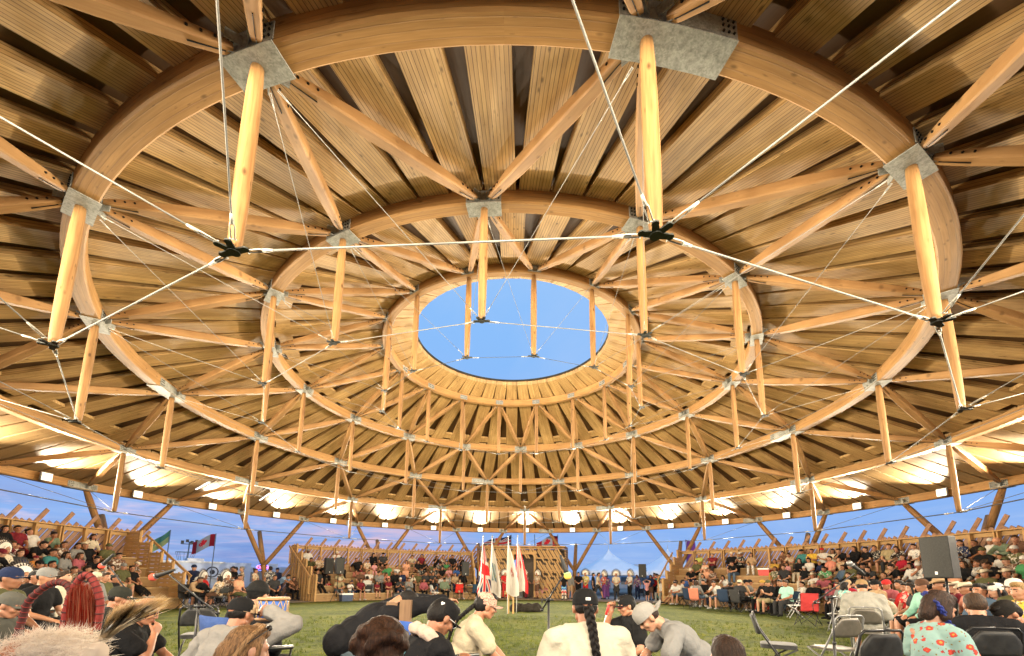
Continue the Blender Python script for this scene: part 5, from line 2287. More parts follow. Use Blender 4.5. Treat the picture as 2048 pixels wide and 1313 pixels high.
# who sits or stands where: section, angle step / row or metres, pose, clothes, hair
SEATED = """
ML -5.771 4 lap white black cap:grey dk
ML -6.378 4 chin black black long:black -
ML -6.483 4 lap charcoal black cap:black big
ML -6.78 4 elbows beige khaki short:brown -
ML -6.875 4 lap maroon black short:black -
ML -6.022 4 chin white grey cap:cream -
ML -5.76 3 elbows olive black short:brown -
ML -5.837 3 lap tan# black short:grey old
ML -6.221 3 side black black bun:black big
ML -6.298 3 dress tan# tan bun:brown f
ML -6.452 3 elbows brown brown curly:black kid
ML -6.375 3 lap pink pink bob:black kid
ML -6.501 2 side green black short:black -
ML -6.582 2 fold white black short:black f
ML -6.703 3 dress peach peach long:brown f
ML -6.82 3 lap black brown long:black f
ML -6.84 2 elbows black# brown cap:black -
ML -5.853 2 chin black black short:black -
ML -5.757 1 stretch charcoal black short:black -
ML -5.944 1 elbows khaki brown hat:cream -
ML -6.174 1 lap brown olive cap:maroon old
ML -6.258 1 fold white grey bun:black big
ML -6.451 1 chin salmon black bun:black f
ML -6.535 1 lap black black cap:grey big
ML -6.703 1 elbows cream# black long:brown f
ML -6.786 1 lap olive tan short:brown f
ML -6.039 3 lap red black short:black -
ML -7.029 4 chin black black long:black f
ML -7.107 4 clap brown# black bob:brown f
ML -7.204 4 lap black black short:black -
ML -7.306 4 chin black black long:black f
ML -6.897 3 clap black brown long:black f
ML -7.051 3 elbows black# brown cap:black -
ML -7.129 3 fold green black bob:black f
ML -7.24 3 chin charcoal black long:brown f
ML -6.974 3 lap olive olive short:brown kid
ML -6.986 2 elbows black# brown short:black -
ML -7.066 2 lap black tan long:black f
ML -7.147 2 clap pink white long:brown f
ML -7.227 2 lap blue navy long:black f
ML -7.286 1 lap black black cap:white -
ML -7.035 1 elbows white red short:black kid
ML -6.869 1 lap charcoal brown short:black -
ML -7.202 1 lap tan navy long:black f
RB 6.23 4 fold lime tan short:white old
RB 6.11 4 fold maroon charcoal short:grey big
RB 5.939 4 lap black black hat:cream big
RB 5.865 4 clap black# black hat:white big
RB 5.776 4 lap tan white# long:brown f
RB 5.523 4 clap brown brown bun:black f
RB 5.449 4 elbows tan# tan bun:brown f
RB 5.375 4 lap teal charcoal cap:black -
RB 5.302 4 clap yellow brown short:black big
RB 6.138 3 lap peach# cream short:white old+f
RB 6.217 3 lap olive black short:brown -
RB 5.868 3 elbows black denim short:black -
RB 5.539 3 fold mustard mustard long:brown f
RB 5.439 3 lap pink pink long:black f+kid
RB 5.346 3 fold black cream long:black f
RB 5.269 3 lap white charcoal bob:black f
RB 6.0 2 elbows brown# brown bun:brown f
RB 6.227 2 elbows black navy hat:cream -
RB 6.081 2 lap peach salmon hat:cream f
RB 5.242 2 lap black cream cap:white f
RB 5.489 2 stretch olive# brown long:brown f
RB 5.408 2 lap charcoal black short:black -
RB 6.253 1 lap blue tan short:black kid
RB 6.078 1 fold grey black bob:black f
RB 5.856 1 chin white denim long:black f
RB 5.228 4 clap white black cap:red big
RB 5.155 4 lap cream black long:black f
RB 5.082 4 chin black charcoal short:black -
RB 5.008 4 clap black black long:brown f+big
RB 4.935 4 lap black brown bun:black f
RB 4.862 4 side black# brown short:black -
RB 4.789 4 lap khaki charcoal short:brown big
RB 4.716 4 chin black# brown long:brown f
RB 4.642 4 lap white# black short:black f
RB 5.192 3 lap navy black short:blond kid
RB 5.114 3 lap salmon brown short:black -
RB 5.037 3 side tan# tan bun:black f
RB 4.96 3 elbows charcoal brown cap:black -
RB 4.662 3 stretch crimson charcoal bob:brown f
RB 4.585 3 chin rose brown short:black kid
RB 5.072 2 elbows green# brown short:black -
RB 4.983 2 stretch denim denim bob:brown f
RB 4.744 2 elbows charcoal black bob:black f
RB 4.666 2 stretch tan tan short:brown f
RB 4.902 2 lap olive black cap:black -
RB 4.512 2 lap white black long:black f
RB 4.928 1 lap red black short:black kid
RB 4.759 1 lap navy black bob:black f
RB 4.675 1 chin black black cap:black -
RB 4.569 4 lap cream cream bald:x old
RB 4.318 4 side black brown bun:brown f
RB 4.244 4 lap white grey cap:white f
RB 4.17 4 elbows sage tan cap:peach -
RB 4.095 4 chin brown tan short:brown -
RB 4.278 3 elbows grey# cream long:brown f
RB 4.392 4 lap navy# navy bob:black f
RB 4.056 2 elbows black black curly:brown -
RB 4.048 3 lap olive# tan cap:white old
RB 4.355 3 lap rose brown short:brown -
RB 4.432 3 fold red# black long:black f
RB 4.125 3 lap white charcoal short:brown kid
RB 4.36 2 stretch brown tan short:black f
RB 4.284 2 lap olive black hat:cream f
RB 4.133 2 lap grey# olive bob:brown f
RB 3.902 2 lap green brown cap:white old
RB 3.824 2 lap charcoal black bob:black f
LB -3.949 4 side white cream bun:black f
LB -3.875 4 stretch maroon maroon short:black -
LB -4.236 4 lap cream black long:black f
LB -3.727 4 lap red black cap:black -
LB -3.626 3 chin black black short:black -
LB -3.856 3 elbows black grey short:black -
LB -3.703 3 elbows maroon# brown bob:brown f
LB -4.16 3 side black charcoal hat:cream -
LB -4.008 3 lap brown# brown bob:brown f
LB -4.084 2 elbows black black bun:black f
LB -3.777 2 lap orange brown cap:maroon kid
LB -3.62 2 lap cream# brown bonnet:x -
LB -4.24 2 lap brown# brown short:black -
LB -3.931 2 lap grey brown long:black f
LB -4.266 1 stretch black black bun:black f
LB -4.017 1 lap white grey cap:cream kid
LB -3.767 1 fold grey black short:black -
LB -3.6 1 lap blue black cap:navy -
LB -3.934 1 chin black black bob:black f
LB -4.182 1 lap olive khaki cap:grey -
LB -3.358 1 lap olive black cap:olive -
LB -3.516 1 chin maroon black short:black -
LB -3.684 1 lap black grey cap:black big
LB -3.851 1 elbows tan# tan bob:brown f
LB -3.357 0 lap grey black short:black kid
LB -3.498 0 lap red black cap:black -
LB -3.684 0 fold charcoal black long:black f
LB -3.833 0 lap brown brown hat:cream old
LB -3.779 3 lap white black short:black kid
LB -3.587 0 chin white blue bob:black f
LB -4.099 1 lap peach tan bun:brown f
LB -3.854 2 lap teal black short:black -
LB -3.54 2 elbows black black cap:maroon big
LB -4.008 2 lap rose brown long:brown f
RB 3.367 0 side white# charcoal hat:cream kid
RB 3.461 0 lap khaki navy hat:cream big+kid
RB 3.598 0 chin brown# charcoal long:brown f
RB 3.754 0 side rose denim long:black f
RB 3.863 0 lap cream denim long:brown f
RB 4.021 0 side maroon navy short:black -
RB 4.163 0 fold navy black cap:grey -
RB 4.255 0 elbows peach denim bun:black f
RB 4.377 0 lap black# black cap:white -
RB 4.528 0 lap charcoal brown cap:black big
RB 4.662 0 fold charcoal charcoal long:black f
RB 4.765 0 chin brown# black cap:olive -
RB 4.893 0 lap rose brown long:black f
RB 5.031 0 lap black tan hat:cream big
RB 5.127 0 fold white# black short:black -
RB 5.258 0 chin khaki denim cap:white big
RB 3.35 1 elbows brown# navy cap:black big+kid
RB 3.541 1 fold black# tan hat:cream -
RB 3.726 1 lap maroon navy long:brown f
RB 3.886 1 fold black denim hat:cream -
RB 3.988 1 lap olive brown hat:cream big
RB 4.168 1 clap peach navy cap:olive big
RB 4.326 1 lap black navy cap:grey -
RB 4.451 1 elbows peach tan cap:olive kid
RB 4.591 1 side charcoal black short:brown big
RB 4.844 1 clap black navy short:brown big
RB 5.012 1 elbows rose denim cap:olive big
RB 5.096 1 side white black hat:cream -
RB 3.286 2 chin maroon brown cap:white -
RB 3.523 2 elbows peach brown bob:brown f
RB 3.746 2 lap grey brown bun:black f
RB 3.98 2 side brown# navy cap:olive big
RB 4.208 2 lap black charcoal long:brown f
RB 4.436 2 chin white# charcoal cap:white big
RB 4.589 2 chin black brown bun:black f
RB 4.823 2 fold charcoal brown cap:black -
RB 3.264 3 chin grey# navy long:brown f
RB 3.51 3 lap charcoal brown bun:black f
RB 3.819 3 lap brown tan bun:black f
RB 3.972 3 lap maroon brown long:black f
RB 4.202 3 lap black brown cap:olive -
RB 4.508 3 side brown# black long:brown f
LB -3.486 4 lap charcoal brown long:black f
LB -3.633 4 fold tan# charcoal cap:olive big
LB -3.801 4 lap black brown long:black f
LB -4.023 4 chin sage navy bun:black f
LB -3.549 3 fold grey# black cap:black -
LB -3.932 3 lap cream tan cap:black kid
LB -4.084 3 lap grey navy bob:black f
LB -4.255 3 lap olive brown cap:olive -
LB -3.46 2 fold charcoal charcoal short:brown kid
LB -3.699 2 lap charcoal black bob:brown f
LB -4.162 2 fold white navy long:brown f+kid
LB -4.324 2 elbows brown# brown hat:cream kid
ML -6.032 0 clap white# denim bob:brown f+kid
ML -6.138 0 lap maroon black long:black f
ML -6.316 0 fold maroon brown short:brown kid
ML -6.44 0 fold maroon tan long:brown f
ML -6.566 0 clap charcoal navy cap:white -
ML -6.664 0 clap grey denim short:black -
ML -6.831 0 lap rose black bob:brown f
ML -6.935 0 lap black denim long:brown f
ML -7.064 0 lap sage black cap:black big
ML -7.24 0 clap cream tan long:brown f
ML -6.367 1 chin grey charcoal short:brown big
ML -6.619 1 side navy brown short:brown big
ML -6.952 1 clap charcoal denim short:brown -
ML -7.119 1 lap grey# black long:brown f+kid
RB 5.443 0 side black tan long:black f
RB 5.668 0 clap denim black long:black f
RB 5.76 0 fold khaki black short:black kid
RB 6.0 0 clap charcoal navy bob:brown f
RB 6.114 0 lap white# black bob:black f
"""
GROUND = """
G 9.05 9.45 lap r white black short:black - f
G 8.53 6.97 elbows o white charcoal bun:black f k
G 8.57 6.41 lap o grey denim bob:brown f p
G 9.28 7.2 lap c black white short:black - f
G 9.32 5.9 chin c white denim short:black - f
G 9.25 5.01 elbows o black black short:black big k
G 9.47 4.34 lap o charcoal black cap:cream big k
G 9.83 4.53 clap r tan green cap:black - k
G 10.27 5.05 clap r grey black cap:black - k
G 10.14 3.7 lap c black black cap:mustard - k
G 10.01 3.1 clap c black khaki cap:olive big w
G 10.62 3.71 chin c brown# khaki bob:brown f f
G 10.52 3.19 lap l black black short:black - f
G 9.98 1.95 lap l mint charcoal short:brown big w
G 9.33 -1.64 lap r shawl# black bob:black f m
G 9.17 -3.0 lap l tan black cap:black - m
G 9.65 -2.75 lap l rose black cap:red - m
G 8.87 -3.84 elbows c cream green short:black kid f
G 9.46 -3.47 lap l red black bob:black f f
G 8.88 -4.3 lap l red# black short:black - f
G 10.04 -0.93 lap c crimson black cap:tan - k
G 10.09 -1.6 lap c black black short:black - k
G 10.39 -2.29 lap c olive black short:black - k
G 10.96 -1.01 lap c navy black long:black f k
G 11.0 0.02 fold c denim tan cap:black - k
G 10.76 0.41 lap c grey black bob:brown f k
G 7.83 -5.71 lap l mintshawl black cap:brown - k
G 7.43 -7.08 lap l denim denim bun:black f k
G 9.61 -4.53 lap c maroon brown hat:cream f k
G 8.83 -5.52 lap c salmon black hat:cream f k
G 7.81 -6.87 lap l rose salmon cap:rose f k
G 7.55 -7.21 lap l pink rose cap:white f k
G 7.36 -7.62 lap l olive olive cap:white old k
G 8.61 -6.38 lap l brown brown short:brown f k
G 8.99 -4.86 lap c black black hat:tan - k
G 6.76 -8.21 lap l yellow# yellow short:blond f k
G 8.28 -5.0 lap c charcoal black long:black f k
G -11.63 9.46 lap c brown black bob:brown f k
G -10.75 10.07 chin c sage# navy bob:brown f f
G -10.06 10.19 lap c red# white bob:brown f+kid f
G -9.48 10.07 elbows c khaki denim hat:cream - f
G -8.96 10.62 lap r navy navy cap:navy kid w
G -8.21 11.07 lap o white olive bun:black big f
G -8.58 11.47 lap r brown black cap:maroon - f
G -7.17 11.91 chin l salmon black bun:black f f
G -6.35 12.64 fold c cream# black short:brown f f
G -13.66 3.86 lap r lime cream short:black - k
G -11.77 3.18 elbows l black black cap:white big k
G -13.19 4.83 lap r red brown bonnet:x - k
G -11.78 4.18 lap c brown# tan bonnet:x - f
G -11.19 4.06 lap r peach olive short:black - f
G -11.07 6.55 lap c charcoal black short:black - k
G -11.23 3.04 lap o tan# brown bob:black f f
G -12.33 2.98 elbows c tan black short:brown - k
G -8.51 -6.1 lap r black grey short:black - k
G -9.69 -3.73 lap r grey grey cap:cream - k
G -10.15 -3.01 lap r olive black short:brown - k
G -6.29 -8.01 lap r black black cap:grey - k
G -5.56 -9.07 lap r olive black cap:navy - k
G -7.86 -6.03 side r cream black short:brown - m
G -11.62 -2.11 lap r charcoal black cap:black - k
G -10.48 -4.55 lap r brown brown bonnet:x - k
G -11.39 -3.07 lap r navy black short:black - k
G -9.65 -5.5 lap r maroon black long:black f k
G -11.42 -1.34 lap r black black bun:black f k
G -2.24 14.83 lap c tan brown bun:brown f f
G -2.38 14.48 lap c black black short:black - f
G 2.35 15.35 lap l salmon pink bun:black f f
G 2.16 15.7 lap l white white bun:black f f
T 3.21 13.0 stand o black starblanket bun:black f -
T 3.74 14.2 stand o grey tan cap:white old -
T 4.33 14.54 hold c black black short:black - -
T 4.81 14.72 hold c gold# red bonnet:x - -
T 5.4 15.21 stand r charcoal black short:black - -
T 5.45 13.93 walk r cream charcoalshorts short:black - -
T 6.03 14.84 hold l red# purple bonnet:x - -
T 6.33 15.46 stand c purple# purple long:black f -
T 6.69 14.18 hold c cream charcoal bonnet:x old -
T 7.59 14.3 hold l white# black bonnet:x - -
T 8.34 15.31 stand c purple# navy bob:black f -
T 8.2 12.74 head o pink black short:black kid -
T 8.92 14.27 hold c navy brown long:black f -
T 9.3 14.67 stand c red black short:black - -
T 9.59 15.1 hold l black black short:black - -
T 9.25 13.63 camera l teal teal bun:black f -
G 8.53 10.88 lap l white grey cap:tan big f
G 8.88 11.12 lap l salmon tan cap:tan old f
G 8.85 9.17 elbows l white denim short:black big f
G 8.81 9.9 stretch l white# tan short:black - f
T 0.65 15.76 hold l teal grey bob:brown f -
T 0.95 14.92 hold r maroon# maroon bonnet:x - -
T 1.66 14.72 hold l tan# brown bonnet:x - -
T -0.74 15.08 hold c brown# brown bonnet:x - -
T -0.44 14.59 hold c red red bonnet:x - -
T -1.0 15.57 stand c red brown short:black - -
T -13.89 5.15 hold c navy navy beanie:navy big -
T -13.32 6.16 bend r whitestripe black cap:black - -
T -13.61 6.97 stand c white grey hat:cream f -
T -13.76 7.87 hold l black black short:black big -
T -12.87 6.95 hold l tan# red short:grey old -
T -14.15 8.21 stand c black black short:black - -
T -12.02 6.59 hold r tan# brown bun:brown f -
T -11.57 7.04 stand o check black short:black big -
T -12.07 8.86 bend r skyblue navy short:black - -
T -12.98 10.26 stand c navy black cap:navy - -
"""
# ------------------------------------------------------------ the crowd
SIT = {
 'lap': dict(hl=(-.12, .30, .19), hr=(.12, .32, .19), lean=(0, 4)),
 'elbows': dict(lean=(0, 30), hunch=.03, hl=(-.03, .52, .20), hr=(.03, .52, .20), head=(0, -14, 0), pl=(-1, .1, -.6), pr=(1, .1, -.6)),
 'fold': dict(hl=(.11, .23, .30), hr=(-.11, .25, .28), lean=(0, -2), pl=(-1, .2, -.8), pr=(1, .2, -.8)),
 'chin': dict(lean=(3, 22), hunch=.02, hr=(.05, .30, .50), hl=(-.05, .40, .18), head=(12, -6, 0), pr=(.5, .8, -1), dr=(-.2, .1, 1)),
 'clap': dict(hl=(-.05, .33, .37), hr=(.05, .33, .37), lean=(0, 2), dl=(.2, .3, 1), dr=(-.2, .3, 1), nl=(1, 0, 0), nr=(-1, 0, 0), head=(8, 0, 0)),
 'side': dict(lean=(14, -6), hr=(.40, -.10, .05), hl=(-.10, .30, .20), head=(18, 0, -8)),
 'stretch': dict(lean=(0, -14), fl=(-.14, .72, -.33), fr=(.10, .76, -.33), hl=(-.10, .25, .18), hr=(.12, .25, .18), head=(-10, 14, 0)),
 'dress': dict(hl=(-.08, .32, .20), hr=(.08, .30, .20), lean=(0, 8), bottom='skirt', head=(-14, 4, 0)),
}
STD = {
 'stand': dict(),
 'hold': dict(hl=(-.07, .25, 1.02), hr=(.07, .27, 1.04), pl=(-1, -.5, -.6), pr=(1, -.5, -.6), head=(10, 8, 0)),
 'walk': dict(fl=(-.10, .30, .08), fr=(.10, -.32, .16), hl=(-.26, -.18, .76), hr=(.22, .26, .86), lean=(0, 6), bottom='shorts'),
 'head': dict(hl=(-.09, -.02, 1.70), hr=(.09, -.02, 1.70), pl=(-1, .1, .2), pr=(1, .1, .2), bottom='shorts'),
 'camera': dict(hl=(-.06, .27, 1.55), hr=(.06, .27, 1.55), pl=(-1, .1, -.4), pr=(1, .1, -.4)),
 'bend': dict(lean=(0, 62), hl=(-.10, .85, .85), hr=(.14, .88, .90), head=(0, -34, 0)),
}
PROTO = {}
rc = random.Random(21)


def proto(pose, build, bottom, sleeve):
    key = (pose, build, bottom, sleeve)
    if key in PROTO:
        return PROTO[key]
    d = dict(SIT.get(pose) or STD[pose])
    d['seat'] = pose in SIT
    d['bottom'] = d.get('bottom', bottom)
    d['sleeve'] = sleeve
    d['bw'] = {'m': 1.0, 'f': .86, 'b': 1.24}[build]
    d['belly'] = {'m': .0, 'f': .0, 'b': .06}[build]
    d['fat'] = {'m': 1.0, 'f': .92, 'b': 1.15}[build]
    PROTO[key] = figure(d, .0165, .019, .007, seed=len(PROTO) * 3.1)
    return PROTO[key]


SKINS = [(.42, .22, .13), (.36, .17, .095), (.30, .14, .075), (.50, .28, .18), (.40, .20, .11)]
HATC = dict(blue='blue')
LABELS = set()
WORD = dict(shawl='teal shawl-draped', mintshawl='mint shawl-draped', starblanket='bright star-blanket', check='dark plaid', whitestripe='white striped', skyblue='light blue', x='')
shortm = None


def shirt_mat(tc):
    if tc == 'whitestripe':
        return M_stripe
    return None


def person(loc, rz, pose, top, bottom, hr, ex, label, group, scale=1.0):
    pr = top.endswith('#')
    tc = top.rstrip('#')
    bprint = bottom.endswith('#')
    bc = bottom.rstrip('#')
    build = 'b' if 'big' in ex else ('f' if ('f' in ex.split('+') or 'kid' in ex) else 'm')
    female = 'f' in ex.split('+')
    h = hash_(loc)
    bt = 'trousers'
    if bc in ('brown', 'tan', 'khaki', 'charcoalshorts') or (h % 3 == 0 and bc in ('black', 'navy', 'denim')):
        bt = 'shorts'
    if bc == top.rstrip('#') and female:
        bt = 'skirt'
    sleeve = 2 if (h % 4 == 0 or tc in ('denim', 'navy', 'shawl', 'mintshawl', 'grey')) else .5
    if top == 'starblanket':
        sleeve = .5
    f = proto(pose, build, bt, sleeve)
    t = empty('person', loc, rz, label, 'person', group)
    s = scale * (.74 if 'kid' in ex else (.95 if build == 'f' else 1.02)) * (1 + .03 * ((h % 7) / 7 - .5))
    t.scale = (s, s, s)
    sk = SKINS[h % 5] if 'dk' not in ex else (.09, .045, .03)
    put('body', f['body'], t, sk)
    tcol = CN.get(tc, (.3, .3, .3))
    put('shirt', f['shirt'], t, tcol, m=(M_stripe if tc == 'whitestripe' else (M_print if pr or tc in ('shawl', 'check') else None)))
    nm = f['bt']
    put(nm, f[nm], t, CN.get('blue' if top == 'x' else bc, (.05, .05, .06)), m=(M_print if bprint else (M_star if bc == 'starblanket' else None)))
    put('shoes', f['shoes'], t, (.5, .5, .48) if h % 3 == 0 else (.02, .02, .02))
    kind, col = hr.split(':')
    HM = f['HM']
    if kind in ('cap', 'hat', 'beanie', 'bonnet'):
        hc_ = HAIRC['grey'] if 'old' in ex else HAIRC['black']
        put('hair', HATS['hair_long' if (female and kind == 'cap' and h % 2) else 'hair_under'], t, hc_, HM)
        if kind == 'bonnet':
            put('feather_headdress', HATS['bonnet'], t, None, HM)
        else:
            put({'cap': 'cap', 'hat': 'hat', 'beanie': 'beanie'}[kind], HATS[{'cap': 'cap', 'hat': 'cowboy', 'beanie': 'beanie'}[kind]], t, CN.get(col, (.1, .1, .1)), HM)
    elif kind != 'bald':
        put('hair', HATS['hair_' + kind], t, HAIRC.get(col, (.02, .02, .02)), HM)
    return t


def hash_(loc):
    return int(abs(loc[0] * 137.3 + loc[1] * 71.7 + loc[2] * 31.1) * 10) % 997


def star(n):
    tc = n.n('ShaderNodeTexCoord').outputs['Object']
    s = n.n('ShaderNodeSeparateXYZ', {0: tc})
    zig = n.math('MULTIPLY', n.math('ABSOLUTE', n.math('SUBTRACT', n.math('FRACT', n.math('MULTIPLY', s.outputs[0], 7.0)), .5)), .16)
    q = n.math('ADD', s.outputs[2], zig)
    col = n.ramp(n.math('MULTIPLY', q, 1.0), [(.0, (.55, .50, .40)), (.30, (.05, .05, .07)), (.38, (.6, .5, .4)), (.50, (.55, .03, .03)), (.62, (.6, .55, .5)), (.70, (.02, .12, .45)), (.80, (.2, .45, .6)), (.88, (.02, .12, .45))], 'CONSTANT')
    out(n, col, .85)


M_star = mat('star_blanket', star)
ROWN = {4: 'top row', 3: 'second row', 2: 'third row', 1: 'fourth row', 0: 'lowest row'}
SECN = {'ML': 'middle bleacher', 'RB': 'right bleacher', 'LB': 'left bleacher'}


def words(top, hr, ex):
    pr = 'patterned ' if top.endswith('#') else ''
    tc = top.rstrip('#')
    w = WORD.get(tc, tc) + ' top'
    if tc in ('shawl', 'mintshawl'):
        w = {'shawl': 'teal fringed shawl', 'mintshawl': 'mint beaded shawl'}[tc]
        pr = ''
    k, c = hr.split(':')
    hw_ = {'cap': '%s cap' % c, 'hat': '%s brimmed hat' % c, 'beanie': 'dark beanie', 'bonnet': 'feather headdress', 'short': 'short %s hair' % c, 'long': 'long %s hair' % c,
           'bun': 'tied %s hair' % c, 'bob': '%s bobbed hair' % c, 'curly': 'curly %s hair' % c, 'bald': 'bald head'}[k]
    return pr + w, hw_


rows = {}
for ln in SEATED.strip().splitlines():
    sec, k, tier, pose, top, bot, hr, ex = ln.split()
    k, tier = float(k), int(tier)
    rows.setdefault((sec, tier), []).append((k, pose, top, bot, hr, ex))
for (sec, tier), lst in rows.items():
    lst.sort(key=lambda q: (proj(cyl(TR[tier] + .28, q[0], TZ[tier] + .5)) or (0,))[0])
    for i, (k, pose, top, bot, hr, ex) in enumerate(lst):
        p = cyl(TR[tier] + .24, k, TZ[tier] + .01)
        w, hw_ = words(top, hr, ex)
        rz = yaw_to(-p.x, -p.y) + R_(rc.uniform(-16, 16))
        person(p, rz, pose, top, bot, hr, ex, '%s person in %s, %s, %s in %s of %s' % ('small' if 'kid' in ex else 'seated', w, hw_, ordn[i], ROWN[tier], SECN[sec]),
               'people seated on the ' + SECN[sec])
gl = []
for ln in GROUND.strip().splitlines():
    q = ln.split()
    gl.append(q)


def zone(x, y):
    p = proj((x, y, 1.0))
    return p[0] if p else 0


def zname(x):
    return 'far left' if x < 280 else 'left gap' if x < 570 else 'middle bleacher front' if x < 945 else 'hut front' if x < 1160 else 'tent gap' if x < 1330 else 'right front' if x < 1620 else 'right corner'


gl.sort(key=lambda q: zone(float(q[1]), float(q[2])))
cnt = {}
for q in gl:
    typ, x, y, pose, fc, top, bot, hr, ex = q[:9]
    seat = q[9] if len(q) > 9 else '-'
    x, y = float(x), float(y)
    c = V((-x, -y, 0)).normalized()
    if fc == 'o':
        c = -c
    elif fc == 'l':
        c = (V((-1, -.25, 0)) + c * .3).normalized()
    elif fc == 'r':
        c = (V((1, -.1, 0)) + c * .3).normalized()
    rz = yaw_to(c.x, c.y) + R_(rc.uniform(-12, 12))
    zn = zname(zone(x, y))
    key = (typ, zn)
    cnt[key] = cnt.get(key, 0) + 1
    w, hw_ = words(top, hr, ex)
    sh = {'far left': 'far left', 'left gap': 'left gap', 'middle bleacher front': 'middle', 'hut front': 'hut front', 'tent gap': 'tent gap', 'right front': 'right front', 'right corner': 'right corner'}[zn]
    if typ == 'T':
        person((x, y, 0), rz, pose, top, bot, hr, ex, 'standing person in %s, %s, %s in the %s' % (w, hw_, ordn[cnt[key] - 1], sh), 'people standing at the arena edge')
    else:
        kid = 'kid' in ex
        person((x, y, .455 if not kid else .45), rz, pose, top, bot, hr, ex, 'chair sitter in %s, %s, %s on %s turf' % (w, hw_, ordn[cnt[key] - 1], sh), 'people on chairs at the arena edge')
        cols = [(.02, .02, .022), (.03, .05, .09), (.25, .03, .03), (.05, .05, .05), (.04, .08, .06)]
        ci = hash_((x, y, 1)) % 5
        cw = ['black', 'navy', 'red', 'charcoal', 'dark green'][ci]
        col = cols[ci]
        if seat == 'p':
            col, cw = (.62, .22, .14), 'salmon pink'
        knd = {'k': 'camp', 'p': 'camp', 'w': 'camp'}.get(seat, 'folding')
        lab = '%s %s chair under the %s %s sitter' % (cw if knd == 'camp' else ('grey metal' if seat == 'm' else 'black'), knd, ordn[cnt[key] - 1], zn)
        chair(seat if seat in 'fkpmw' else 'f', (x, y, 0), rz, lab, col, 'chairs at the arena edge')
chair('W', (10.0, 1.7, 0), 1.2, 'empty white folding chair on the turf before the right bleacher')
chair('W', (-4.45, 11.7, 0), -1.0, 'empty white folding chair before the middle bleacher')
chair('k', (-3.2, 12.5, 0), 3.0, 'empty bright red camp chair before the middle bleacher', (.6, .04, .03))
chair('k', (-2.3, 12.6, 0), 2.6, 'empty dark blue camp chair beside the bright red one', (.03, .07, .12))
chair('k', (8.8, -.8, 0), 2.2, 'red and white camp chair empty by the right bleacher front', (.45, .05, .05))
chair('m', (8.6, -2.4, 0), 1.9, 'empty metal folding chair just left of the grey hoodie sitter')
# ------------------------------------------------------------ near people and things
FGR = None


def near(name_lab, root, rz, pose, sk, top, bottom, hairk=None, hairc=(.012, .009, .008), hat=None, hatc=None, hatM=None, vox=.0075, shirt_m=None, trous_m=None, chairk=None, shoes=(.03, .03, .03), wr=.009):
    pose = dict(pose)
    # root is where the head is; the seat point follows from the pose
    f = figure(pose, vox, vox * 1.25, wr, seed=root[0] * 7 + 3)
    root = V(root) - (Matrix.Rotation(rz, 3, 'Z') @ f['HM'].translation)
    if not pose.get('seat', True):
        root.z = 0.0
    t = empty('person', root, rz, name_lab, 'person')
    put('body', f['body'], t, sk)
    put('shirt', f['shirt'], t, top, m=shirt_m)
    nm = f['bt']
    put(nm, f[nm], t, bottom, m=trous_m)
    put('shoes', f['shoes'], t, shoes)
    HM = f['HM']
    if hairk:
        put('hair', HATS['hair_' + hairk], t, hairc, HM)
    if hat:
        M = HM @ (hatM or Matrix.Identity(4))
        me = HATS[hat]
        put({'cap': 'cap', 'cowboy': 'hat', 'beanie': 'beanie'}[hat], me, t, hatc, M)
    return t, f


def child_mb(mb, name, m, t, col=None, M=None):
    o = mb.build(name, m, t)
    if col:
        o.color = (*col, 1)
    if M is not None:
        o.matrix_local = M
    return o


SK1, SK2, SK3 = (.40, .19, .11), (.34, .155, .085), (.46, .25, .16)


def glasses(HM, t, m, r=.021):
    mb = MB()
    for sx in (-1, 1):
        mb.tube([(sx * .032 + r * 1.05 * math.cos(a), .104, .001 + r * .85 * math.sin(a)) for a in [2 * math.pi * i / 16 for i in range(17)]], .0022, 6)
        mb.tube([(sx * .054, .103, .006), (sx * .076, .06, .008), (sx * .083, -.005, .004)], .0022, 6)
    mb.tube([(-.012, .105, .003), (.012, .105, .003)], .0022, 6)
    child_mb(mb, 'glasses', m, t, M=HM)


# 1 man from behind with a long plait ------------------------------------------------
t, f = near('person from behind in off-white T-shirt and black cap with one long black plait, centre front', (.634, -10.938, 1.066), 0.04,
            dict(lean=(0, 10), bw=1.28, belly=.05, hl=(-.20, .34, .16), hr=(.20, .36, .16), sleeve=.62, loose=.02, head=(0, -2, 0), hunch=.02),
            SK2, (.60, .55, .43), (.03, .03, .035), 'under', hat='cap', hatc=(.014, .014, .015))
HM = f['HM']
T_ = lambda p: HM @ V(p)
P_ = f['P']
mb = braid_mesh([T_((0, -.112, -.005)), T_((0, -.135, -.06)), T_((.01, -.15, -.13)), P_(.012, -.150, .36), P_(.02, -.158, .25), P_(.03, -.160, .10), P_(.035, -.17, .02)], .021)
child_mb(mb, 'plait', M_hair, t, (.012, .009, .008))
mb = MB()
mb.box((0, 0, 0), .032, .004, .018)
child_mb(mb, 'cap_badge', M_white, t, M=HM @ Matrix.Translation((0, -.1165, .045)) @ Matrix.Rotation(R_(6), 4, 'X'))
mb = MB()
mb.box((-.008, 0, 0), .006, .003, .010)
mb.box((.006, 0, -.001), .004, .003, .007)
child_mb(mb, 'badge_mark', M_blk, t, M=HM @ Matrix.Translation((0, -.1190, .045)) @ Matrix.Rotation(R_(6), 4, 'X'))


def text_mesh(txt, size, ext=.001):
    fc = bpy.data.curves.new('lettering', 'FONT')
    fc.body = txt
    fc.size = size
    fc.align_x = 'CENTER'
    fc.extrude = ext
    fo = bpy.data.objects.new('lettering', fc)
    COL.objects.link(fo)
    dg = bpy.context.evaluated_depsgraph_get()
    me = bpy.data.meshes.new_from_object(fo.evaluated_get(dg))
    bpy.data.objects.remove(fo)
    me.materials.clear()
    return me


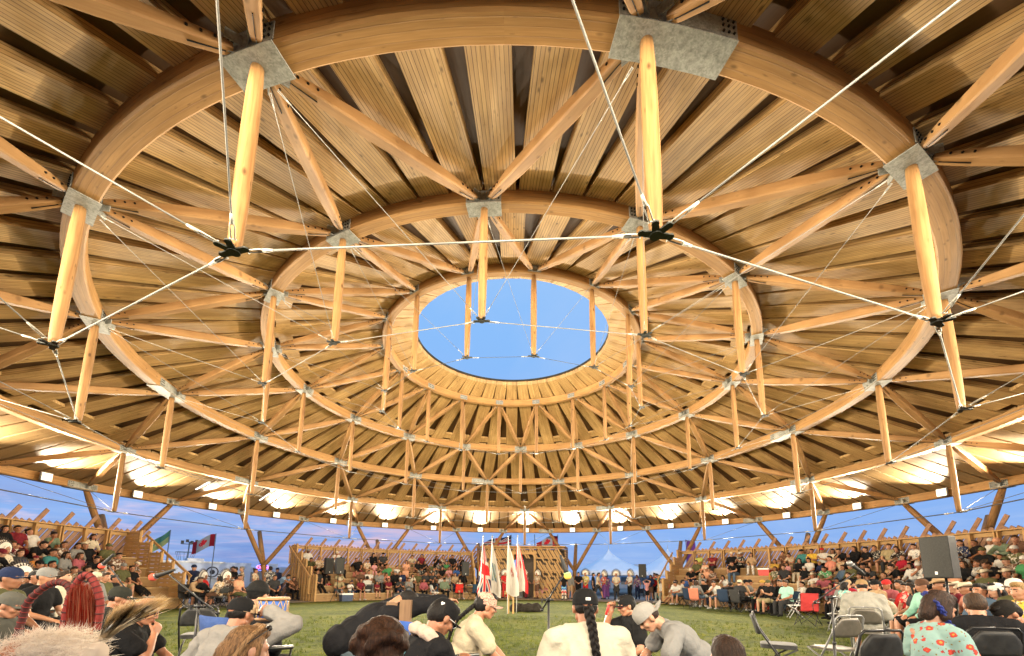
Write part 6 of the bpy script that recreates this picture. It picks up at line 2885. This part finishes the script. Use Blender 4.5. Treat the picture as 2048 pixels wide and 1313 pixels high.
def wrap_text(txt, size, t, shirt_me, origin, xdir, updir, m, name='shirt_print', lift=.006):
    """lay lettering on the cloth surface by dropping each vertex onto it"""
    from mathutils.bvhtree import BVHTree
    bv = BVHTree.FromPolygons([v.co.copy() for v in shirt_me.vertices], [list(p.vertices) for p in shirt_me.polygons])
    me = text_mesh(txt, size)
    bm = bmesh.new()
    bm.from_mesh(me)
    bmesh.ops.triangulate(bm, faces=bm.faces)
    for _ in range(2):
        bmesh.ops.subdivide_edges(bm, edges=[e for e in bm.edges if e.calc_length() > .02], cuts=1)
        bmesh.ops.triangulate(bm, faces=bm.faces)
    xd, ud, o = V(xdir).normalized(), V(updir).normalized(), V(origin)
    nn = xd.cross(ud)
    for v in bm.verts:
        p = o + xd * v.co.x + ud * v.co.y
        hit = bv.ray_cast(p + nn * .4, -nn, .9)
        v.co = (hit[0] + nn * (lift + v.co.z)) if hit[0] else p
    bm.to_mesh(me)
    bm.free()
    me.materials.append(m)
    o_ = bpy.data.objects.new(name, me)
    COL.objects.link(o_)
    o_.parent = t
    return o_


# 2 man in a black top with teal lettering and white glasses -------------------------
t, f = near('person in black cap and black hoodie with blue lettering, white glasses, head bowed', (-.344, -10.88, .985), R_(-58),
            dict(lean=(0, 16), bw=1.22, belly=.06, hunch=.03, hl=(-.10, .36, .34), hr=(.04, .38, .38), sleeve=2, loose=.022, head=(6, 22, 0), fat=1.15),
            SK2, (.016, .016, .018), (.02, .02, .02), 'short', hat='cap', hatc=(.014, .014, .015))
glasses(f['HM'], t, M_white)
b = Blob()
P_ = f['P']
b.chain([P_(-.15, .06, .44), P_(-.12, -.04, .50), P_(0, -.10, .52), P_(.12, -.04, .50), P_(.15, .06, .44), P_(.10, .15, .36)], [.032, .042, .046, .042, .034, .028])
me = b.mesh('hood_lining', .012, 2, .012, 14)
me.materials.append(M_cloth)
put('neck_towel', me, t, (.62, .47, .38))
mt_teal = simple('print_blue', (.14, .38, .46), .7)
Mt = f['Mt']
for j, (txt, s) in enumerate((('EVER', .095), ('CS', .085))):
    wrap_text(txt, s, t, f['shirt'], P_(-.05, -.2, .31 - .10 * j), (1, 0, 0), Mt @ V((0, 0, 1)), mt_teal)
mb = MB()
for sx in (-1, 1):
    mb.ball((sx * .007, 0, 0), (.008, .003, .008), 8, 5)
mb.ball((0, 0, -.008), (.008, .003, .008), 8, 5)
child_mb(mb, 'cap_emblem', M_white, t, M=f['HM'] @ Matrix.Translation((.058, -.088, .06)) @ Matrix.Rotation(R_(35), 4, 'Z'))

# 3 man in camouflage cap --------------------------------------------------------------
def camo(n):
    tc = n.n('ShaderNodeTexCoord').outputs['Object']
    a = n.noise(n.mapv(tc, (30, 30, 42)), 1.0, 2, .5, 2.5)
    out(n, n.ramp(a, [(.0, (.55, .33, .25)), (.46, (.55, .33, .25)), (.47, (.05, .025, .02)), (.53, (.05, .025, .02)), (.54, (.50, .30, .22)), (.62, (.62, .42, .33))], 'CONSTANT'), .85)


t, f = near('person in beige T-shirt and pink camouflage cap with a plait, bent forward sideways', (-.114, -9.766, 1.0), R_(-84),
            dict(lean=(0, 20), bw=1.18, belly=.05, hunch=.02, hl=(-.10, .52, .10), hr=(.10, .50, .06), sleeve=.72, loose=.02, head=(14, -4, 0), fat=1.12, pl=(-1, -.2, -.5), pr=(1, -.2, -.5)),
            SK1, (.52, .44, .31), (.05, .05, .055), 'short', hat='cap', hatc=(.5, .3, .25))
for c in t.children:
    if c.name.startswith('cap'):
        c.material_slots[0].link = 'OBJECT'
        c.material_slots[0].material = mat('camouflage', camo)
HM = f['HM']
P_ = f['P']
T_ = lambda p: HM @ V(p)
child_mb(braid_mesh([T_((0, -.105, -.02)), T_((0, -.15, -.08)), P_(0, -.155, .42), P_(.0, -.17, .30), P_(.0, -.16, .14), P_(0, -.15, .02)], .019), 'plait', M_hair, t, (.012, .009, .008))

# 4 man in the red-brimmed cap with a drum stick -------------------------------------------
t, f = near('person in black T-shirt, glasses and red-underbrimmed black cap, raising a red drum stick', (1.502, -8.632, .95), R_(102),
            dict(lean=(0, 10), bw=1.15, belly=.05, hr=(.06, .30, .66), hl=(-.16, .30, .14), sleeve=.6, loose=.02, head=(-6, 4, 0), pr=(.5, .3, -1), dr=(0, .15, 1), nr=(-1, .4, 0), curl=1.5, fat=1.12),
            SK1, (.015, .015, .016), (.02, .02, .02), 'short', hat='cap', hatc=(.016, .016, .017))
for c in t.children:
    if c.name.startswith('cap'):
        c.data = c.data.copy()
        c.data.materials[1] = simple('red_brim', (.22, .015, .02), .7)
glasses(f['HM'], t, M_blk)
o = wrap_text('TRIBE', .06, t, f['shirt'], f['P'](0, .2, .30), (-1, 0, 0), f['Mt'] @ V((0, 0, 1)), M_white)
me = text_mesh('CHIEF', .030, .001)
me.materials.append(M_whm)
o = bpy.data.objects.new('cap_lettering', me)
COL.objects.link(o)
o.parent = t
o.matrix_local = f['HM'] @ Matrix.Translation((0, .090, .075)) @ Matrix.Rotation(R_(180), 4, 'Z') @ Matrix.Rotation(R_(60), 4, 'X')
w_ = f['arms'][1][2]
ax = (V((.15, .25, -1))).normalized()
st_ = empty('drum_stick', (0, 0, 0), 0, 'drum stick with red grip held in the raised hand of the red-brimmed cap wearer', 'drum stick')
Mw = Matrix.Translation(t.location) @ Matrix.Rotation(R_(102), 4, 'Z')
g0 = Mw @ (w_ + V((-.02, .03, .10)))
axw = Mw.to_3x3() @ ax
mb = MB()
mb.tube([g0, g0 + axw * .15], [.013, .016], 10)
mb.build('grip', worn('red_grip', (.5, .03, .03), .5), st_)
mb = MB()
mb.tube([g0 + axw * .15, g0 + axw * .36], [.006, .006], 8)
mb.build('shaft', M_whm, st_)

# 5 man in the grey cap worn backward, leaning far forward -----------------------------------
t, f = near('person in grey T-shirt and grey cap turned backward, curly hair, leaning far forward', (1.347, -9.998, .93), R_(86),
            dict(lean=(0, 42), bw=1.12, belly=.02, hunch=.05, hl=(-.12, .55, .16), hr=(.12, .55, .12), sleeve=.7, loose=.018, head=(0, 2, 0), pl=(-1, 0, -.5), pr=(1, 0, -.5)),
            SK3, (.24, .24, .235), (.05, .05, .055), 'under', (.035, .018, .012), hat='cap', hatc=(.30, .29, .27), hatM=Matrix.Rotation(R_(180), 4, 'Z') @ Matrix.Translation((0, .004, .004)) @ Matrix.Scale(1.07, 4))

# 6 man in grey hoodie lifting a hand drum -----------------------------------------------------
root6 = (-1.99, -10.48, .96)
t, f = near('person from behind in grey hoodie and black cap lifting a hand drum', root6, R_(-12),
            dict(lean=(0, 10), bw=1.25, belly=.05, hunch=.03, hr=(.14, .30, .74), hl=(-.26, .30, .24), sleeve=2, loose=.028, hood=True, head=(-4, 4, 0), pr=(1, .1, -.3), dr=(-1, .25, .15), nr=(-.3, 1, -.5), curl=.6, fat=1.1),
            SK2, (.27, .26, .245), (.03, .03, .035), 'under', hat='cap', hatc=(.014, .014, .015), wr=.014)
child_mb(cap_hat(brim=False), 'cap_front', [simple('tan_panel', (.5, .34, .2), .8), M_cloth], t, M=f['HM'] @ Matrix.Translation((0, .010, -.004)) @ Matrix.Scale(.985, 4))
dr_ = empty('hand_drum', (-1.95, -10.10, .89), R_(-10), 'round hand drum with blue shell and criss-cross rope lacing, held up by the hoodie wearer', 'drum')
mb = MB()
mb.tube([(0, 0, .0), (0, 0, .17)], .115, 40, sm=True)
mb.build('shell', worn('blue_shell', (.05, .13, .45), .45), dr_)
for z in (.0, .168):
    mb = MB()
    mb.tube([(0, 0, z - .012), (0, 0, z + .014)], .124, 40, sm=True)
    mb.tube([(.126 * math.cos(2 * math.pi * i / 40), .126 * math.sin(2 * math.pi * i / 40), z) for i in range(41)], .007, 6)
    mb.build('rawhide_head', worn('rawhide', (.34, .19, .09), .6, 0, 20, .3), dr_)
mb = MB()
n = 14
for i in range(n):
    for dd in (-1, 1):
        pts = []
        for j in range(6):
            a = 2 * math.pi * (i + dd * j / 5 * 1.0) / n
            pts.append((.121 * math.cos(a), .121 * math.sin(a), .008 + .152 * j / 5))
        mb.tube(pts, .0036, 6)
mb.build('lacing', worn('rope', (.42, .27, .13), .7), dr_)
for i in range(10):
    pass

# 7 head behind the drum -------------------------------------------------------------------------
near('person in black beanie facing away behind the hand drum', (-2.326, -9.691, 1.07), R_(-10), dict(lean=(0, 10), bw=1.15, sleeve=2), SK2, (.02, .02, .022), (.03, .03, .03), 'under', hat='beanie', hatc=(.016, .016, .016), vox=.010)

# 8 woman with long fair hair and sunglasses on her head ---------------------------------------------
t, f = near('person with long fair hair and sunglasses pushed up, at the bottom edge left of centre', (-1.231, -11.629, .875), R_(-38),
            dict(lean=(0, 6), bw=.9, sleeve=.5, head=(0, 6, 0)), SK3, (.3, .3, .3), (.1, .1, .12), 'long', (.28, .15, .065))
mb = MB()
for sx in (-1, 1):
    mb.ball((sx * .030, .062, .118), (.027, .014, .017), 12, 7)
    mb.tube([(sx * .055, .055, .116), (sx * .085, .0, .075), (sx * .090, -.05, .03)], .003, 6)
mb.tube([(-.01, .070, .122), (.01, .070, .122)], .003, 6)
child_mb(mb, 'sunglasses', M_blk, t, M=f['HM'])
b = Blob()
for i in range(7):
    a = R_(-65 + 130 * i / 6)
    b.chain([(math.sin(a) * .05, .03, .128), (math.sin(a) * .089, -.05 + .03 * math.cos(a), .07), (math.sin(a) * .084, -.09, -.06)], [.011, .014, .014])
me = b.mesh('hair', .008, 1, .004, 40)
me.materials.append(M_hair)
put('hair', me, t, (.38, .22, .10), f['HM'])

# 9 brown curly head at the bottom ------------------------------------------------------------------
near('person with short brown curls, seen from behind at the bottom edge', (-.327, -12.339, .95), R_(6), dict(lean=(0, 8), bw=1.0, sleeve=.5), SK3, (.3, .25, .2), (.05, .05, .05), 'curly', (.07, .030, .014))
near('person with dark brown hair, only the crown showing, bottom edge right of the grey cap', (1.286, -11.556, .845), R_(-10), dict(lean=(0, 8), bw=.9, sleeve=.5), SK3, (.05, .05, .05), (.05, .05, .05), 'short', (.05, .025, .014), vox=.011)

# 10 man bending over -------------------------------------------------------------------------------
t, f = near('person in black jacket and jeans bent over with arms on wooden posts', (-.86, -9.82, .99), R_(-62),
            dict(seat=False, pel=(0, 0, .70), lean=(0, 54), bw=1.15, hunch=.03, hl=(-.10, .84, 1.02), hr=(.14, .88, 1.04), sleeve=2, loose=.034, head=(0, 44, 0), fl=(-.12, .02, .07), fr=(.12, .06, .07), pl=(-1, -.3, .6), pr=(1, -.3, .6), nl=(0, 0, -1), nr=(0, 0, -1)),
            SK1, (.014, .014, .016), (.10, .13, .15), 'short', wr=.007)
for x, y, h, lab in ((-.91, -10.08, 1.04, 'left, leaning one of two rough wooden posts under the bent person'), (-.79, -10.10, 1.06, 'right, upright one of two rough wooden posts under the bent person')):
    mb = MB()
    mb.beam((-.06 if 'left' in lab else 0, 0, 0), (0, 0, h), .095, .06, (0, 1, 0))
    o = mb.build('wooden_post', M_oldlog)
    o.location = (x, y, 0)
    tag(o, lab, 'post')

# 11 girl in the floral shirt --------------------------------------------------------------------------
def floral(n):
    tc = n.n('ShaderNodeTexCoord').outputs['Object']
    vo = n.n('ShaderNodeTexVoronoi', {'Vector': n.mapv(tc, (15, 15, 15)), 'Scale': 1.0, 'Randomness': .55})
    d = vo.outputs['Distance']
    ns = n.noise(tc, 60, 2)
    d2 = n.math('ADD', d, n.math('MULTIPLY', n.math('SUBTRACT', ns, .5), .35))
    c = n.ramp(d2, [(.0, (.45, .25, .05)), (.10, (.45, .25, .05)), (.11, (.50, .05, .03)), (.27, (.50, .05, .03)), (.28, (.28, .02, .02)), (.31, (.28, .02, .02)), (.32, (.24, .38, .36))], 'CONSTANT')
    v2 = n.n('ShaderNodeTexVoronoi', {'Vector': n.mapv(tc, (26, 26, 26), (3, 1, 2)), 'Scale': 1.0})
    c = n.mix(n.math('MULTIPLY', n.math('LESS_THAN', v2.outputs['Distance'], .16), n.math('GREATER_THAN', d, .36)), c, (.22, .16, .04))
    out(n, c, .85, bump=n.noise(tc, 7, 3), bs=.5, bd=.03)


t, f = near('person in mint shirt with red flowers, brown hair and a blue plait, bottom right', (3.296, -10.669, 1.077), R_(-80),
            dict(lean=(0, 10), bw=.80, hunch=.03, hl=(-.08, .34, .20), hr=(.10, .34, .18), sleeve=.55, loose=.010, head=(0, 20, 0), hs=.93), SK3, (.4, .6, .55), (.02, .02, .022), 'bob', (.05, .025, .016), shirt_m=mat('floral_print', floral))
HM = f['HM']
P_ = f['P']
child_mb(braid_mesh([HM @ V((-.05, -.10, .06)), HM @ V((.03, -.11, .0)), HM @ V((.075, -.06, -.06)), HM @ V((.085, .0, -.12)), P_(.10, .10, .46), P_(.11, .16, .38)], .015), 'blue_plait', M_hair, t, (.03, .05, .30))

# 12, 13 right edge --------------------------------------------------------------------------------------
near('person with short brown hair in black T-shirt behind the floral shirt', (4.725, -9.539, 1.04), R_(-30), dict(lean=(0, 16), bw=1.3, belly=.04, sleeve=.6, loose=.02, head=(0, 4, 0)), SK3, (.014, .014, .016), (.03, .03, .03), 'short', (.07, .038, .02))
near('person in charcoal T-shirt and dark cap bowing left at the right edge', (4.93, -9.627, .97), R_(78), dict(lean=(0, 20), bw=1.1, hunch=.02, sleeve=.6, loose=.02, head=(0, 16, 0)), SK1, (.035, .035, .037), (.03, .03, .03), 'short', hat='cap', hatc=(.022, .02, .018))
# 14 bald man with glasses -----------------------------------------------------------------------------------
t, f = near('person with shaved head and glasses in black T-shirt, one hand over the mouth', (-3.245, -9.872, .925), R_(-72),
            dict(lean=(0, 14), bw=1.3, belly=.07, hunch=.02, hr=(.03, .30, .50), hl=(-.12, .52, .12), sleeve=.62, loose=.022, head=(-6, 4, 0), pr=(.8, .4, -1), dr=(-.6, .1, 1), nr=(-.6, -.8, 0), curl=.9, fat=1.15),
            SK1, (.014, .014, .015), (.02, .02, .02), None)
glasses(f['HM'], t, M_blk)
near('person in grey flat-sided cap and grey shirt at the far left edge', (-4.733, -9.682, .95), R_(-72), dict(lean=(0, 14), bw=1.2, sleeve=.6, loose=.02, head=(0, 6, 0)), SK1, (.10, .10, .085), (.03, .03, .03), 'under', hat='cap', hatc=(.11, .11, .095))
near('person in black cap behind the pale feather fan on the left', (-4.213, -9.083, 1.0), R_(-60), dict(lean=(0, 12), bw=1.1, sleeve=.6), SK2, (.03, .03, .028), (.03, .03, .03), 'under', hat='cap', hatc=(.03, .032, .026), vox=.010)
# 15 grey hoodie seated on the right -----------------------------------------------------------------------------
t, f = near('person from behind in pale grey hoodie, tan cap and black shorts on a folding chair', (6.092, -6.41, 1.18), R_(-38),
            dict(lean=(0, 12), bw=1.28, belly=.05, hunch=.02, sleeve=2, loose=.03, hood=True, head=(0, 10, 0), bottom='shorts'), SK1, (.33, .32, .28), (.02, .02, .022), 'under', hat='cap', hatc=(.30, .20, .10), vox=.011, shoes=(.6, .58, .55), wr=.014)
chair('m', (t.location.x, t.location.y, 0), R_(-38), 'metal folding chair under the grey hoodie wearer')

# near chairs ------------------------------------------------------------------------------------------------------
NC = [('f', 3.50, -8.25, R_(-118), 'empty black padded folding chair standing side-on on the near turf'), ('m', 4.13, -8.35, R_(12), 'grey metal folding chair by the right microphone stand'),
      ('f', 3.20, -9.95, R_(8), 'black folding chair back at the bottom edge, left of the floral shirt'), ('f', 4.55, -9.65, R_(-12), 'black folding chair back at the right bottom corner'),
      ('f', -4.1, -7.9, R_(25), 'black folding chair behind the bald person on the left')]
for kd, x, y, rz, lab in NC:
    chair(kd, (x, y, 0), rz, lab)
chair('k', (-.50, -10.25, 0), R_(-45), 'blue camp chair between the bent person and the lettered hoodie', (.05, .12, .42))
chair('k', (-2.18, -10.02, 0), R_(-30), 'blue camp chair left of the grey hoodie wearer', (.06, .11, .30))

# 16 dancer with the hair roach and white plume -----------------------------------------------------------------------
def blades(name, specs, mats, parent, seed=1):
    """specs: (root, tip, bend vector, width, material index)"""
    mb = MB()
    for p, q, bd, w, mi0, split in specs:
        p, q = V(p), V(q)
        d = (q - p)
        x = d.cross(V((.3, 1, .2))).normalized()
        prev = None
        n = 4
        pts = [p + d * (i / n) + bd * math.sin(math.pi * .5 * i / n) for i in range(n + 1)]
        for i in range(n):
            w0, w1 = w * (1 - .15 * i), w * (1 - .15 * (i + 1)) if i < n - 1 else w * .12
            b0 = len(mb.v)
            mb.v += [tuple(pts[i] - x * w0), tuple(pts[i] + x * w0), tuple(pts[i + 1] + x * w1), tuple(pts[i + 1] - x * w1)]
            mb.face([b0, b0 + 1, b0 + 2, b0 + 3], None, mi0[i] if hasattr(mi0, '__len__') else mi0, False)
    return mb.build(name, mats, parent)


t, f = near('dancer in white fluffy plume, red hooped headpiece and bristling roach, bottom left corner', (-2.137, -11.832, .84), R_(-50),
            dict(lean=(0, 8), bw=1.15, sleeve=2), SK2, (.25, .18, .13), (.1, .05, .05), 'under', (.015, .012, .01), vox=.010)
rr_ = random.Random(11)
Mr = (Matrix.Translation(t.location) @ Matrix.Rotation(R_(-50), 4, 'Z')).inverted()
L_ = lambda p: Mr @ (CAM + (V(p) - CAM) * 1.38)
# white down over the head and shoulders
sp = []
for i in range(5200):
    u = rr_.random()
    c = V((-1.60 + .33 * u, -12.43 + rr_.uniform(-.06, .06), .965 + .055 * math.sin(u * 2.6) + rr_.uniform(-.05, .045)))
    a, e = rr_.uniform(0, 6.28), rr_.uniform(-.3, 1.5)
    d = V((math.cos(a) * math.cos(e), math.sin(a) * math.cos(e), math.sin(e))) * rr_.uniform(.02, .045)
    sp.append((L_(c), L_(c + d), V((0, 0, -.006)), .0013, 0, 0))
blades('white_plume', sp, [fluff('down_white', (.86, .78, .68))], t)
b = Blob()
for i in range(9):
    u = i / 8
    b.ell(L_((-1.59 + .30 * u, -12.43, .955 + .05 * math.sin(u * 2.6))), (.065, .065, .062))
me = b.mesh('plume_base', .012, 2, .01, 14)
me.materials.append(fluff('down_cream', (.78, .68, .58)))
put('plume_base', me, t)
# roach: long bristles, dark bands, pale tips, fanning up to the right
sp = []
root_ = V((-1.262, -12.40, 1.02))
for i in range(3600):
    u = rr_.random()
    p0 = root_ + V((-.03 + .06 * u, rr_.uniform(-.015, .015), .055 * u - .01))
    ang_ = R_(34 + 40 * (1 - u) + rr_.gauss(0, 4))
    ln = rr_.uniform(.125, .175) * (.75 + .35 * u)
    d = V((math.cos(ang_) * .98, .08 + rr_.uniform(-.12, .12), math.sin(ang_))) * ln
    k = rr_.random()
    ml = [0, 1, 1, 2] if k < .3 else ([0, 0, 1, 0] if k < .6 else ([0, 1, 2, 0] if k < .85 else [0, 0, 2, 2]))
    sp.append((L_(p0), L_(p0 + d), V((0, 0, .004)), .0019, ml, 0))
blades('hair_roach', sp, [fluff('bristle_pale', (.80, .68, .50)), fluff('bristle_dark', (.05, .032, .022)), fluff('bristle_gold', (.68, .48, .22))], t)
# red wrapped hoops
def wrapped(name, ctrl, r, m1, m2, turns):
    pts = []
    n = 60
    for i in range(n + 1):
        s = i / n * (len(ctrl) - 1)
        k = min(int(s), len(ctrl) - 2)
        u = s - k
        p0, p1, p2, p3 = (V(ctrl[max(k - 1, 0)]), V(ctrl[k]), V(ctrl[k + 1]), V(ctrl[min(k + 2, len(ctrl) - 1)]))
        pts.append(L_(.5 * ((2 * p1) + (-p0 + p2) * u + (2 * p0 - 5 * p1 + 4 * p2 - p3) * u * u + (-p0 + 3 * p1 - 3 * p2 + p3) * u ** 3)))
    mb = MB()
    mb.tube(pts, [r * (.94 + .10 * (i % 2)) for i in range(n + 1)], 10)
    o = mb.build(name, m1, t)
    mb = MB()
    for i in range(2, n - 1, 3):
        mb.tube([pts[i], pts[i] + (pts[i + 1] - pts[i]) * .45], r * 1.13, 10)
    mb.build('wrapping', m2, o)


redw = worn('red_wrap', (.20, .022, .018), .75, 0, 40, .4)
drk = worn('dark_wrap', (.07, .02, .018), .8)
wrapped('hoop', [(-1.68, -12.32, 1.0), (-1.67, -12.32, 1.08), (-1.637, -12.336, 1.156), (-1.56, -12.346, 1.215), (-1.50, -12.344, 1.212), (-1.47, -12.34, 1.15)], .016, drk, redw, 20)
wrapped('hoop', [(-1.51, -12.32, 1.04), (-1.50, -12.33, 1.13), (-1.478, -12.34, 1.20), (-1.432, -12.35, 1.249), (-1.395, -12.344, 1.213), (-1.378, -12.331, 1.141), (-1.386, -12.322, 1.05)], .017, redw, drk, 26)
sp = []
for i in range(1500):
    u = rr_.random()
    p0 = V((-1.485 + .10 * u, -12.335, 1.03))
    q0 = V((-1.478 + .085 * u + rr_.uniform(-.004, .004), -12.34 + rr_.uniform(-.02, .02), 1.225 - .16 * (u - .4) ** 2 - rr_.uniform(0, .03)))
    sp.append((L_(p0), L_(q0), V((0, 0, 0)), .0032, 0 if rr_.random() < .7 else 1, 0))
blades('red_hair_crest', sp, [fluff('red_hair', (.42, .05, .03)), fluff('red_hair_pale', (.66, .30, .18))], t)
mb = MB()
mb.tube([L_((-1.29, -12.41, 1.0)), L_((-1.275, -12.41, 1.05)), L_((-1.25, -12.41, 1.08))], .004, 8)
mb.build('roach_spreader', M_whm, t)
